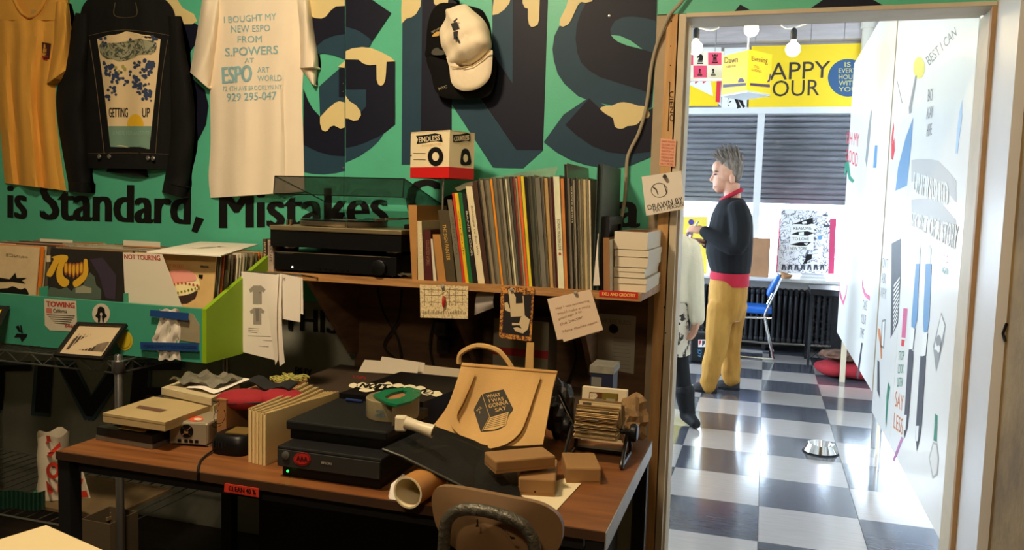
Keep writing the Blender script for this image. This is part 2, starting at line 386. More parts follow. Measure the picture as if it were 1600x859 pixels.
for lx, ly in ((-1.25, 1.10), (-0.30, -0.9)):  # second housing belongs to the added, unseen fill lamp
    cl = thing('ceiling_or_fill_lamp', (lx, ly, 2.88), 'round ceiling lamp %s' % ('over the desk' if ly > 0 else 'behind the camera'), 'lamp'); obj('housing', MB().lathe([(0.19, 0.0), (0.20, 0.02), (0.17, 0.10), (0.03, 0.12)], (lx, ly, 2.88), None, 24), white_trim, cl)
struct('floor', MB().b2((-3.52, -2.72, -0.1), (0.78, 2.90, 0.0)), dark_floor)
# ================================================================ back room shell
YB = 8.75; T = 0.436; TX, TY = 0.04, 3.495
light_tile = mat('light_tile', (180, 172, 168), 0.16, var=0.10, vscale=6, stretch=(1, 9, 1), coat=0.5)
dark_tile = mat('dark_tile', (86, 88, 98), 0.16, var=0.22, vscale=6, stretch=(1, 9, 1), coat=0.5)
grout = mat('floor_grout', (96, 92, 90), 0.7)
fl = thing('floor_tiles', (0, 5.6, 0), 'black and white checkerboard tile floor of the back room', 'floor', kind='structure'); del fl['category']
obj('floor_bed', MB().b2((-2.9, W+0.101, -0.1), (2.2, YB+0.1, -0.004)), grout, fl)
tm = {}
for i in range(-4, 4):
    for j in range(-2, 13):
        dark = (i+j) % 2 != 0
        y0 = max(TY+j*T, W+0.102); y1 = min(TY+(j+1)*T, YB)
        x0, x1 = TX+i*T, TX+(i+1)*T
        if y1-y0 < 0.02: continue
        key = (dark, round(y1-y0, 3))
        if key not in tm:
            g = 0.0012; h = (y1-y0)/2-g; w = T/2-g
            mb = MB().hexa([Vector(p) for p in ((-w, -h, -0.006), (w, -h, -0.006), (w, h, -0.006), (-w, h, -0.006), (-w, -h, 0), (w, -h, 0), (w, h, 0), (-w, h, 0))])
            me = bpy.data.meshes.new('tile'); me.from_pydata(mb.v, [], mb.f); me.materials.append(dark_tile if dark else light_tile); tm[key] = me
        o = bpy.data.objects.new('tile', tm[key]); COL.objects.link(o); o.parent = fl
        o.location = Vector(((x0+x1)/2, (y0+y1)/2, 0))-ORG[fl.name]
grey_plank = mat('grey_plank', (196, 186, 184), 0.7, var=0.2, vscale=3, stretch=(1, 1, 8))
dark_wall = mat('dark_wall', (40, 40, 42), 0.7)
SB = lambda x, y: AY(x, y, YB)
zs, zh, zt = 0.735, SB(1250, 178).z, SB(1250, 168).z      # sill, window head, top of the cream head rail
ztop = SB(1250, 70).z
wb = thing('wall_far', (0, YB, 0), 'street wall of the back room around the shop window', 'wall', kind='structure'); del wb['category']
obj('lower_wall', MB().b2((-2.9, YB, 0), (2.2, YB+0.15, zs-0.03)), dark_wall, wb)
obj('upper_wall', MB().b2((-2.9, YB, zt), (2.2, YB+0.15, 3.7)), grey_plank, wb)
obj('side_wall', MB().b2((1.75, YB, zs-0.03), (2.2, YB+0.15, zt)), white_wall, wb)
struct('wall_far_right', MB().b2((2.2, W+0.1, 0), (2.3, YB+0.15, 3.7)), white_wall)
wl = thing('wall_far_left', (-2.9, 5.6, 0), 'white side wall of the back room with a wide street window', 'wall', kind='structure'); del wl['category']
obj('lower_wall', MB().b2((-3.0, W+0.1, 0), (-2.9, YB+0.15, 0.6)), white_wall, wl)
obj('upper_wall', MB().b2((-3.0, W+0.1, 2.75), (-2.9, YB+0.15, 3.7)), white_wall, wl)
obj('pier', MB().b2((-3.0, W+0.1, 0.6), (-2.9, 5.2, 2.75)), white_wall, wl)
obj('pier', MB().b2((-3.0, 8.0, 0.6), (-2.9, YB+0.15, 2.75)), white_wall, wl)
struct('ceiling_far', MB().b2((-3.0, W+0.1, 3.55), (2.3, YB+0.15, 3.7)), ceil_m)
obj('wall_skin', MB().b2((-3.0, W+0.1, 0.0), (xj-0.02, W+0.15, 3.55)), white_wall, wl)
# beams and planks above the sign
bm_ = thing('ceiling_beam', (0, 7.6, 3.0), 'grey timber beam running along the top of the shop window wall', 'beam')
zc0, zc1 = AY(1250, 62, 8.6).z, AY(1250, 38, 8.6).z
for k, px in enumerate((1066, 1120, 1182, 1268, 1320)):
    a = AY(px, 50, 8.6).x; b = AY((1120, 1182, 1268, 1320, 1420)[k], 50, 8.6).x-0.004
    obj('plank', MB().b2((a, 8.6, zc0), (b, 8.73, zc1)), grey_plank, bm_)
obj('ledge', MB().b2((-2.6, 8.53, zc1), (1.9, 8.74, zc1+0.035)), mat('old_wood', (150, 112, 74), 0.7, var=0.4, vscale=6), bm_)
obj('top_board', MB().b2((-2.6, 8.57, zc1+0.04), (1.9, 8.74, zc1+0.26)), grey_plank, bm_)
# window
win = thing('window_1', (-0.4, YB, zs), 'wide shop window with cream frame', 'window', kind='structure'); del win['category']
obj('head_rail', MB().b2((-2.6, YB-0.05, zh), (1.75, YB+0.1, zt)), cream_trim if False else white_trim, win)
xm0, xm1 = SB(1177.5, 300).x, SB(1188.5, 300).x
obj('mullion', MB().b2((xm0, YB-0.04, zs), (xm1, YB+0.1, zh)), white_trim, win)
obj('mullion', MB().b2((-1.75, YB-0.04, zs), (-1.68, YB+0.1, zh)), white_trim, win)
glass = mat('window_glass', (255, 255, 255), 0.0, trans=1.0, ior=1.05, spec=0.5)
for a, b in ((-1.68, xm0), (xm1, 1.75)): obj('pane', MB().b2((a, YB+0.03, zs), (b, YB+0.036, zh)), glass, win)
sill_m = mat('sill_paint', (214, 210, 204), 0.45, var=0.08, vscale=6)
obj('window_sill', MB().box((-0.45, YB-0.16, zs-0.016), (4.4, 0.42, 0.032), sill_m, bev=0.006), None, win)
obj('sill_apron', MB().b2((-2.6, YB-0.10, zs-0.13), (1.75, YB-0.002, zs-0.034)), sill_m, win)
# rolling shutter outside, half lowered
sh = thing('roller_shutter', (0, YB+0.25, 1.5), 'half lowered grey steel roller shutter outside the shop window', 'shutter')
shm = mat('shutter_steel', (128, 128, 134), 0.6, 0.0, var=0.3, vscale=3, stretch=(1, 1, 6))
YS = YB+0.25; zb, zz = AY(1250, 312, YS).z, AY(1250, 165, YS).z; ns = 17
prof = [(0, 0), (-0.018, 0.012), (-0.022, 0.026), (-0.016, 0.040), (0.0, 0.0502)]
hs = (zz-zb)/ns
for k in range(ns):
    P = [[Vector((x, YS+py, zb+k*hs+pz/0.05*hs)) for x in (-2.7, 1.9)] for py, pz in prof]
    mb = MB(); mb.grid(P, shm, False); mb.grid([[p+Vector((0, 0.004, 0)) for p in r] for r in P], shm, False, True)
    obj('slat', mb, None, sh)
obj('guide_rail', MB().b2((-2.78, YS-0.04, -0.12), (-2.7, YS+0.04, zz)), shm, sh)
obj('guide_rail', MB().b2((1.9, YS-0.04, -0.12), (1.98, YS+0.04, zz)), shm, sh)
obj('bottom_bar', MB().b2((-2.7, YS-0.03, zb-0.045), (1.9, YS+0.01, zb)), shm, sh)
# pavement outside
pav = struct('pavement', MB().b2((-14, YB+0.16, -0.15), (14, 30, -0.12)), mat('pavement', (178, 178, 178), 0.8, var=0.15, vscale=2))
pav['label'] = 'pale street pavement outside the shop window'
pav2 = struct('pavement_side', MB().b2((-14, -4, -0.15), (-3.55, YB+0.16, -0.12)), MATS['pavement'])
for nm, loc, aim, sx, sy in (('window_portal', (-0.4, YB+0.14, 1.12), (-0.4, 0, 1.12), 4.2, 0.8), ('window_portal', (-3.02, 6.6, 1.67), (0, 6.6, 1.67), 2.8, 2.15)):
    p = lamp(nm, 'AREA', loc, 1, (1, 1, 1), sx, aim, sy); p.data.cycles.is_portal = True

# ---------------------------------------------------------------- signs over the window
yel = mat('sign_yellow', (250, 212, 8), 0.5); ink = mat('sign_ink', (52, 32, 24), 0.5); sblue = mat('sign_blue', (38, 84, 128), 0.5)
red = mat('sign_red', (226, 40, 56), 0.5); pinkm = mat('pink_card', (226, 70, 120), 0.55); wht = mat('white_card', (240, 238, 232), 0.6)
palec = mat('pale_yellow', (214, 208, 120), 0.6)
def slab(px0, px1, py0, py1, Y, th, m): a = AY(px0, py1, Y); b = AY(px1, py0, Y); return MB().b2((a.x, Y, a.z), (b.x, Y+th, b.z), m)
hs_ = thing('shop_banner', AY(1255, 168, 8.71), 'bright yellow banner lettered HAPPY HOUR above the window', 'sign')
obj('board', MB().b2((AY(1172, 120, 8.7).x, 8.7, AY(1250, 167, 8.7).z), (AY(1390, 120, 8.7).x, 8.74, AY(1250, 70, 8.7).z)), yel, hs_)
S3 = lambda x, y: AY(x, y, 8.698); mb = MB()
mb.text('HAPPY', S3, ((1176, 99), (1298, 95), (1296.5, 121), (1175, 126.5)), ink, 0.0)
mb.text('HOUR', S3, ((1183, 126.5), (1281, 124), (1280, 149), (1182, 152)), ink, 0.0)
obj('lettering', mb, None, hs_)
mb = MB(); fillpoly(mb, circle(1325, 121.5, 31.5, 29.5, 32), S3, sblue)
S3b = lambda x, y: AY(x, y, 8.696)
for i, t in enumerate(('IS', 'EVERY', 'HOUR', 'WITH', 'YOU')):
    y = 97+i*9.7; w = 9.5 if t == 'IS' else 28
    mb.text(t, S3b, ((1324.5-w/2, y), (1324.5+w/2, y), (1324.5+w/2, y+7.2), (1324.5-w/2, y+7.2)), palec, 0.0)
obj('roundel', mb, None, hs_)
ps = thing('poster', AY(1150, 172, 8.71), 'white poster with black kicking legs between the yellow signs', 'poster')
obj('sheet', slab(1127, 1171.5, 74, 172, 8.702, 0.012, wht), None, ps)
mb = MB()
fillpoly(mb, [(1146, 143), (1157, 143), (1157, 149), (1160, 155), (1162, 163), (1165, 166), (1161, 169), (1156, 160), (1153, 156), (1156, 164), (1158, 168), (1151, 170), (1152, 166), (1148, 156), (1145, 152)], S3, black)
for pts in ([(1136, 160), (1139, 150), (1140, 151)], [(1137, 161), (1142, 157), (1143, 159)], [(1137, 162), (1140, 166), (1138, 166)]): fillpoly(mb, pts, S3, black)
obj('figure_print', mb, None, ps)
ls = thing('sign_board', AY(1100, 168, 8.71), 'yellow and white sunburst sign with red strip left of the legs poster', 'sign')
obj('board', slab(1040, 1126.5, 74, 166, 8.702, 0.012, yel), None, ls)
mb = MB(); fillpoly(mb, [(1040, 128), (1072, 130), (1118, 152), (1118, 158), (1127, 166), (1127, 74), (1040, 74)], S3, wht)
fillpoly(mb, [(1110, 124), (1122, 124), (1122, 160), (1116, 160), (1114, 150)], S3b, yel)
fillpoly(mb, [(1120, 124), (1127, 124), (1124.5, 160), (1118, 159)], lambda x, y: AY(x, y, 8.694), red)
for x in (1075, 1086, 1098): fillpoly(mb, [(x, 122), (x+7, 122), (x+5, 128), (x, 131)], S3b, red)
obj('print', mb, None, ls)

# ---------------------------------------------------------------- hanging lantern sign and chess sign
YL = 5.6
zt_, zb_ = AY(1166, 84, YL).z, AY(1166, 146, YL).z
c0 = AY(1170, 110, YL-0.14)                      # corner towards the camera
lan = thing('lantern_sign', (c0.x, YL, zb_), 'square yellow hanging lantern sign reading Dawn and Evening', 'sign')
wl_, wr_ = AY(1129, 110, YL+0.06), AY(1205, 112, YL+0.05)
bk = wl_+wr_-c0
cs = [Vector((p.x, p.y, 0)) for p in (c0, wr_, bk, wl_)]
lm_ = mat('lantern_yellow', (246, 206, 14), 0.45)
for i in range(4):
    a, b = cs[i], cs[(i+1) % 4]; n = Vector(((b-a).y, -(b-a).x, 0)).normalized()
    pan = obj('panel', MB().hexa([a+Vector((0, 0, zb_)), b+Vector((0, 0, zb_)), b-n*0.01+Vector((0, 0, zb_)), a-n*0.01+Vector((0, 0, zb_)),
                                  a+Vector((0, 0, zt_)), b+Vector((0, 0, zt_)), b-n*0.01+Vector((0, 0, zt_)), a-n*0.01+Vector((0, 0, zt_))], lm_), None, lan)
    if i in (0, 3):
        S4 = (lambda a, n: lambda x, y: APL(x, y, a+n*0.002, n))(a, n); mb = MB()
        if i == 3:
            mb.text('Dawn', S4, ((1132, 90), (1153, 87), (1153, 97.5), (1132, 99)), ink, 0.0)
            mb.text('NEEDED', S4, ((1135, 103), (1150, 100.5), (1150, 104), (1135, 106.5)), ink, 0.0)
            obj('lettering', mb, None, pan); mb = MB()
            fillpoly(mb, [(1129.5, 132), (1165.5, 129.5), (1165.5, 133.5), (1129.5, 137)], S4, mat('plum', (66, 50, 84), 0.5))
            fillpoly(mb, [(1153, 129), (1153.5, 125), (1156, 122), (1160, 122), (1162.5, 125), (1163, 128.3)], S4, MATS['plum'])
        else:
            mb.text('Evening', S4, ((1174.5, 87), (1199.5, 90.5), (1199.5, 102), (1174.5, 97)), ink, 0.0)
            mb.text('STILL\nGUIDING', S4, ((1174, 101), (1190, 104), (1190, 114), (1174, 110.5)), ink, 0.0)
            obj('lettering', mb, None, pan); mb = MB()
            fillpoly(mb, [(1172, 129.5), (1203, 132), (1203, 136.5), (1172, 133.5)], S4, mat('plum', (66, 50, 84), 0.5))
            fillpoly(mb, [(1203, 114), (1205, 118), (1203, 127), (1198, 129), (1201, 124)], S4, MATS['plum'])
        obj('print', mb, None, pan)
obj('floor_plate', MB().hexa([c+Vector((0, 0, zb_-0.012)) for c in cs]+[c+Vector((0, 0, zb_)) for c in cs]), mat('plate_grey', (190, 196, 198), 0.4), lan)
cen = (cs[0]+cs[2])/2
obj('hanging_rod', MB().tube([cen+Vector((0, 0, zb_)), cen+Vector((0, 0, 3.55))], 0.006), wht, lan)
YC = 5.9
ch = thing('chess_sign', AY(1100, 122, YC), 'pink and white chequered sign printed with chess pieces', 'sign')
a, b = AY(1060, 124, YC), AY(1131, 80, YC)
obj('board', MB().b2((a.x, YC, a.z), (b.x, YC+0.02, b.z)), wht, ch)
obj('bottom_rail', MB().b2((a.x, YC-0.006, a.z-0.012), (b.x, YC+0.026, a.z)), metal_grey, ch)
S5 = lambda x, y: AY(x, y, YC-0.001); S6 = lambda x, y: AY(x, y, YC-0.002); mb = MB()
for x0, x1, y0, y1 in ((1106.5, 1127.5, 82, 101.5), (1083.5, 1104.5, 102.5, 121), (1062, 1083.2, 82, 101.5)):
    fillpoly(mb, [(x0, y0), (x1, y0), (x1, y1), (x0, y1)], S5, pinkm)
def chess(x, y, s, k):
    q = lambda pts: fillpoly(mb, [(x+a*s, y+b*s) for a, b in pts], S6, black)
    q([(-4.5, 0), (4.5, 0), (4.5, -2), (-4.5, -2)]); q([(-3.5, -2.8), (3.5, -2.8), (3, -4), (-3, -4)])
    if k == 'rook': q([(-3, -4.5), (3, -4.5), (2.4, -9), (-2.4, -9)]); q([(-4, -9.5), (4, -9.5), (4.5, -14), (2, -11.5), (0, -14), (-2, -11.5), (-4.5, -14)])
    elif k == 'knight': q([(-3.5, -4.5), (3.5, -4.5), (4.5, -10), (3, -13), (-1, -15), (-1, -13), (-4.5, -10), (-4.5, -8), (-1, -9.5)])
    else: q([(-1.8, -4.5), (1.8, -4.5), (1, -9), (-1, -9)]); q(circle(0, -10.5, 2, 2.4, 10))
chess(1094, 100, 1.1, 'knight'); chess(1117, 98.5, 1.05, 'rook'); chess(1093.5, 118, 0.85, 'pawn'); chess(1114.5, 118, 0.85, 'pawn')
obj('print', mb, None, ch)
mb = MB()
for x in (a.x+0.08, b.x-0.06): mb.tube([(x, YC+0.01, b.z), (x, YC+0.01, 3.55)], 0.003, metal_grey, 6)
obj('hanging_wires', mb, None, ch)

# ---------------------------------------------------------------- string of bare bulbs
YL2 = 5.2
bulb_m = mat('bulb_glow', (255, 236, 190), 0.3, emit=(255, 226, 168), estr=45)
socket = mat('socket_black', (24, 22, 20), 0.5)
bl = [(1087, 75, 'bare glowing bulb hanging over the chess sign'), (1174, 46, 'bare glowing bulb hanging above the lantern sign'), (1239, 77, 'bare glowing bulb hanging in front of the yellow banner')]
tops = []
for x, y, lb in bl:
    c = AY(x, y, YL2); t = thing('light_bulb', c, lb, 'light bulb', 'bare bulbs on the ceiling cord')
    r = 0.043
    obj('globe', MB().lathe([(0.001, -r)]+[(r*math.sin(q*PI/8), -r*math.cos(q*PI/8)) for q in range(1, 7)]+[(0.016, r*0.95), (0.014, r*1.35)], c, None, 16), bulb_m, t)
    obj('socket', MB().lathe([(0.017, r*1.25), (0.019, r*1.6), (0.019, r*2.5), (0.008, r*2.9)], c, None, 12), socket, t)
    tops.append(c+Vector((0, 0, r*2.9)))
    L = lamp('bulb_light', 'POINT', c, 10, (1.0, 0.78, 0.5), 0.037); 
cp = []
ax = [Vector((-1.6, YL2, 3.1)), tops[0], (tops[0]+tops[1])/2+Vector((0, 0, 0.06)), tops[1], (tops[1]+tops[2])/2+Vector((0, 0, 0.05)), tops[2], Vector((tops[2].x+0.5, YL2, tops[2].z+0.28)), Vector((1.1, YL2, 3.4))]
tag(obj('flex_cable', MB().tube(spl(ax, 6), 0.005, None, 6), mat('cord_white', (225, 220, 210), 0.5)), 'white electric cord carrying the bare bulbs', 'cord')
# pipe in the far corner
pp = AY(1356, 45, 8.55)
tag(obj('pipe', MB().lathe([(0.05, -0.5), (0.05, 0.0), (0.065, 0.0), (0.065, 0.06), (0.05, 0.06), (0.05, 0.5)], pp, None, 16), mat('pipe_paint', (210, 202, 186), 0.5)), 'cream painted pipe rising in the far window corner', 'pipe')
# ================================================================ mural boards on the right of the back room
board_m = mat('mural_white', (250, 247, 241), 0.4, var=0.02, vscale=4, coat=0.25)
edge_m = mat('board_edge', (206, 188, 160), 0.6, var=0.12, vscale=9)
lgrey = mat('mural_grey', (198, 194, 190), 0.5); mgrey = mat('mural_dark', (62, 62, 72), 0.5); mtxt = mat('mural_text', (150, 150, 150), 0.6)
mblue = mat('mural_blue', (96, 146, 190), 0.5); mlblue = mat('mural_light_blue', (176, 204, 236), 0.5); mteal = mat('mural_green', (48, 140, 112), 0.5)
mor = mat('mural_orange', (224, 134, 72), 0.5); mpk = mat('mural_pink', (214, 84, 134), 0.5); mye = mat('mural_yellow', (236, 220, 96), 0.5); mmag = mat('mural_magenta', (196, 120, 176), 0.5)
XP1, XP2 = 0.638, 0.634
yn, yf = AX(1531, 21, XP1).y, AX(1362, 612, XP2).y-0.02; ysm = AX(1421, 260, XP1).y
mu1 = thing('mural_board', (XP1+0.03, (yn+yf)/2, 0), 'tall white board painted with brushes, pencils and lettering nearest the doorway', 'mural board')
for a, b in ((yn, ysm-0.0015), (ysm+0.0015, yf)):
    obj('board', MB().b2((XP1, a, 0.262), (XP1+0.018, b, 2.95)), board_m, mu1)
obj('edge_frame', MB().b2((XP1+0.0005, yn-0.012, 0.25), (XP1+0.075, yn-0.0005, 2.95)), edge_m, mu1)
obj('back_frame', MB().b2((XP1+0.0185, yn, 0.262), (XP1+0.075, yf, 0.32)), edge_m, mu1)
obj('leg', MB().b2((XP1+0.02, yn+0.05, 0), (XP1+0.07, yn+0.10, 0.262)), edge_m, mu1)
obj('leg', MB().b2((XP1+0.02, 4.72, 0), (XP1+0.06, 4.78, 0.262)), metal_grey, mu1)
obj('leg', MB().b2((XP1+0.005, yf-0.03, 0), (XP1+0.03, yf-0.005, 0.262)), chrome, mu1)
def onboard(x, y, d):                       # a point painted on the near board, kept inside its far edge
    p = AX(x, y, XP1-d); p.y = min(p.y, yf-0.002); return p
P1 = lambda x, y: onboard(x, y, 0.0008); P1b = lambda x, y: onboard(x, y, 0.0016)
class PR:                                   # collects printed shapes of one picture
    def __init__(s): s.mb = MB()
    def p(s, m, pts, b=False, S=None): fillpoly(s.mb, pts, S or (P1b if b else P1), m); return s
    def g(s, m, pts, S, ny=14, nx=10): fillgrid(s.mb, pts, S, m, ny, nx); return s
    def t(s, m, st, q, b=False, S=None, bold=0.0): s.mb.text(st, S or (P1b if b else P1), q, m, bold); return s
    def done(s, name, par): return obj(name, s.mb, None, par)
PR().p(mye, circle(1436, 106, 9, 17, 16)).done('painted_flame', mu1)
PR().p(mtxt, [(1430, 118), (1432.5, 118), (1424, 168), (1424, 176), (1420.5, 178), (1420, 168)], True).done('painted_stick', mu1)
PR().p(mtxt, [(1401, 125), (1402, 125), (1410, 160), (1409, 162)]).done('painted_needle', mu1)
PR().t(mtxt, 'BEST I CAN', ((1446, 90), (1492, 42), (1495, 55), (1452, 103))).done('painted_words', mu1)
PR().t(mtxt, 'BACK\nAGAIN\nHERE', ((1449, 140), (1459, 138), (1457, 210), (1446, 214))).done('painted_words', mu1)
PR().p(mlblue, [(1503.5, 155), (1503, 185), (1499, 215), (1496, 240), (1493, 240), (1495, 205), (1499, 175)]).done('painted_feather', mu1)
PR().p(red, [(1396, 190), (1397, 200), (1394.5, 225), (1397.5, 215), (1398, 235), (1395, 250), (1392.5, 248), (1393, 215)]).done('painted_ribbon', mu1)
PR().p(mblue, [(1427, 183), (1424, 225), (1417, 290), (1399, 298), (1403, 262), (1415, 215)]).done('painted_denim', mu1)
q = PR()
for (a, b, c) in ((250, 262, 0), (300, 318, 12)):
    pts = [(1424+k*14, a+c+(0 if k < 3 else (k-3)*10)-3*k+(k*k)*1.1) for k in range(6)]
    q.p(lgrey, pts+[(x, y+34) for x, y in pts[::-1]])
q.t(wht, 'UNFINISHED', ((1428, 268), (1482, 286), (1482, 322), (1426, 300)), True, bold=0.01)
q.t(wht, 'SECRET OF A STORY', ((1424, 330), (1498, 352), (1494, 392), (1422, 352)), True, bold=0.012)
q.done('painted_arch_lettering', mu1)
q = PR().p(mgrey, [(1393, 380), (1408, 372), (1407, 440), (1403, 505), (1391.5, 528)])
for k in range(11): q.p(wht, [(1396.5-k*0.1, 445+k*7), (1406-k*0.35, 432+k*6.4), (1405.8-k*0.35, 435.5+k*6.4), (1396.3-k*0.1, 449+k*7)], True)
q.done('painted_blade', mu1)
PR().p(mpk, [(1411.5, 481), (1418, 482), (1414.5, 528), (1408.5, 527)]).p(red, [(1408.5, 530), (1413.5, 531), (1412, 541), (1408, 540)]).done('painted_exclamation', mu1)
for tip, body, gap, hand in (
        ([(1436, 381), (1438.5, 388), (1437, 412), (1432.5, 412), (1433, 390)], [(1431, 412), (1437, 412), (1433, 500), (1429, 514), (1424, 510), (1424, 500)], [(1423, 510), (1429.5, 512), (1426, 545), (1421, 546)], [(1420, 545), (1427, 548), (1427, 560), (1420, 650), (1418, 668), (1412.7, 685), (1412, 668), (1413, 648), (1418.5, 560)]),
        ([(1452, 381), (1455, 388), (1453.5, 412), (1448, 412), (1449, 390)], [(1446, 412), (1455.5, 412), (1452, 500), (1449, 518), (1443.5, 521), (1442, 505)], [(1442, 518), (1449, 520), (1446, 555), (1439.5, 557)], [(1438, 556), (1446.5, 556), (1446, 570), (1440, 664), (1437, 685), (1432.4, 704.6), (1430.5, 685), (1431, 664), (1437, 570)])):
    q = PR().p(mgrey, [(x+(1.2 if k % 2 else 1.2), y+1) for k, (x, y) in enumerate(gap)]).p(wht, tip, True).p(mblue, body, True).p(wht, gap, True).p(mgrey, hand, True)
    cx = sum(p[0] for p in hand[4:7])/3; cy = hand[4][1]-10
    q.mb.add([AX(*p, XP1-0.0024) for p in ((cx-2.2, cy-10), (cx+2.4, cy-10), (cx+0.5, cy+14), (cx-2.5, cy+14))], [(0, 1, 2, 3)], wht)
    q.done('painted_brush', mu1)
PR().t(mor, 'SAY\nLESS', ((1399, 610), (1412, 618), (1410, 680), (1396, 668))).done('painted_words', mu1)
PR().t(mteal, 'STOP\nLOOK\nLISTEN', ((1403, 548), (1414, 548), (1410, 604), (1402, 604))).done('painted_words', mu1)
PR().p(mteal, [(1387.5, 596), (1391, 605), (1388, 625), (1385.5, 660), (1384, 669), (1383.5, 655), (1385, 620)]).done('painted_pencil', mu1)
PR().p(mtxt, [(1470.6, 488), (1477.6, 508), (1474, 535), (1462.5, 582), (1457.8, 541)]).p(wht, [(1470.4, 491), (1476.4, 509), (1468, 548), (1459.5, 546)], True).done('painted_player', mu1)
q = PR().p(mtxt, circle(1466.5, 533, 4, 10, 14), S=lambda x, y: AX(x, y, XP1-0.0024)); q.p(wht, circle(1466.3, 545, 2.6, 6, 12), S=lambda x, y: AX(x, y, XP1-0.0032)); q.done('painted_dial', mu1)
PR().t(mpk, 'SO YOU', ((1474, 396), (1483, 400), (1482, 412), (1474, 408))).t(mteal, 'AGAIN', ((1472, 416), (1482, 419), (1481, 430), (1472, 426))).done('painted_words', mu1)
PR().p(mteal, [(1461, 646), (1465, 649), (1463.5, 690), (1458.5, 688)]).p(lgrey, [(1457.5, 690), (1464, 692), (1467, 715), (1465, 742), (1457, 748), (1451, 715)]).p(wht, [(1458.5, 694), (1463, 695), (1465.5, 715), (1463.5, 739), (1458, 744), (1453, 716)], True).done('painted_bottle', mu1)
PR().p(mmag, [(1408.5, 682), (1411.5, 684), (1397.5, 722), (1394.5, 718)]).done('painted_stroke', mu1)
PR().p(mor, [(1372, 512), (1375, 514), (1378, 535), (1378, 560), (1376, 560), (1375, 538), (1372, 522)]).done('painted_hook', mu1)
PR().p(mgrey, [(1371, 562), (1374, 565), (1374.5, 622), (1370.5, 610)]).done('painted_case', mu1)
PR().t(mtxt, 'DON\'T\nASK\nWHY', ((1376, 400), (1388, 404), (1386, 468), (1374, 464))).done('painted_words', mu1)
PR().p(mtxt, [(1378, 500), (1384, 498), (1381, 545), (1376, 542)]).p(wht, [(1379, 503), (1382.5, 502), (1380, 541), (1377.3, 539)], True).done('painted_tin', mu1)
y2n, y2f = AX(1362, 612, XP2).y, AX(1308, 512, XP2).y
mu2 = thing('mural_board', (XP2+0.03, (y2n+y2f)/2, 0), 'white mural board with pink curves, farther one under the window light', 'mural board')
z2 = AX(1335, 565, XP2).z; z2t = AX(1378, 26, XP2).z
obj('board', MB().b2((XP2, y2n, z2), (XP2+0.018, y2f, z2t)), board_m, mu2)
x2e = AY(1389.5, 300, y2n).x
obj('edge_frame', MB().b2((XP2+0.0005, y2n-0.012, z2), (x2e, y2n-0.0005, z2t)), edge_m, mu2)
obj('leg', MB().b2((XP2+0.02, y2n+0.03, 0), (XP2+0.06, y2n+0.07, z2)), edge_m, mu2)
obj('leg', MB().b2((XP2+0.02, y2f-0.3, 0), (XP2+0.06, y2f-0.26, z2)), edge_m, mu2)
P2 = lambda x, y: AX(x, y, XP2-0.001)
PR().p(mpk, [(1311, 432), (1313, 455), (1317, 470), (1321, 460), (1325, 436), (1322, 462), (1317.5, 477), (1312, 462)], S=P2).done('painted_loop', mu2)
PR().p(mpk, [(1346.5, 430), (1349, 448), (1353, 458), (1359, 462), (1359, 470), (1351, 463), (1347, 450)], S=P2).done('painted_loop', mu2)
PR().t(red, 'OH MY\nGOOD', ((1323, 205), (1343, 208), (1340, 262), (1321, 250)), S=P2).done('painted_words', mu2)
PR().p(mteal, [(1320, 255), (1326, 250), (1329, 275), (1335, 282), (1332, 286), (1326, 280), (1323, 265), (1319, 280)], S=P2).done('painted_scribble', mu2)
PR().p(mtxt, [(1361, 170), (1362, 175), (1359, 215), (1354, 262), (1352, 250), (1356, 205)], S=P2).done('painted_pencil', mu2)
PR().p(mblue, [(1367, 227), (1371, 227), (1369, 262), (1364, 262)], S=P2).done('painted_tag', mu2)
PR().p(mgrey, [(1346, 535), (1348, 536), (1341, 592), (1338.5, 587)], S=P2).done('painted_pen', mu2)
PR().t(mtxt, 'TAKE\nYOUR\nTIME', ((1348, 468), (1356, 470), (1350, 530), (1342, 526)), S=P2).done('painted_words', mu2)

# ================================================================ back room furniture
iron = mat('radiator_iron', (38, 38, 42), 0.45, 0.2, var=0.15, vscale=9)
rad = thing('radiator', (AY(1180, 500, 8.5).x, 8.5, 0), 'long black cast-iron radiator under the window sill', 'radiator')
zr0, zr1 = 0.09, AY(1230, 452, 8.48).z
xr0, xr1 = AY(1095, 500, 8.48).x, AY(1300, 500, 8.48).x
n = 24; dx = (xr1-xr0)/n; me0 = None
for k in range(n):
    x = xr0+(k+0.5)*dx
    if me0 is None:
        mb = MB()
        for yy in (8.47, 8.56, 8.65): mb.tube([(x, yy, zr0+0.03), (x, yy, zr0+0.07), (x, yy, zr1-0.07), (x, yy, zr1-0.03)], [0.012, dx*0.36, dx*0.36, 0.016], None, 8)
        mb.box((x, 8.56, zr1-0.035), (dx*0.92, 0.24, 0.06), bev=0.02); mb.box((x, 8.56, zr0+0.03), (dx*0.92, 0.24, 0.06), bev=0.02)
        first = obj('column', mb, iron, rad, smooth=True); me0 = first.data; x00 = x
    else:
        o = bpy.data.objects.new('column', me0); COL.objects.link(o); o.parent = rad; o.location = (x-x00, 0, 0)
for x in (xr0+dx/2, xr1-dx/2, (xr0+xr1)/2): obj('foot', MB().box((x, 8.56, 0.05), (0.04, 0.2, 0.1)), iron, rad)
obj('supply_pipe', MB().tube([(xr0, 8.42, 0.10), ((xr0+xr1)/2, 8.42, 0.085), (xr1, 8.42, 0.10)], 0.012), mat('copper_grey', (120, 112, 104), 0.4, 0.6), rad)

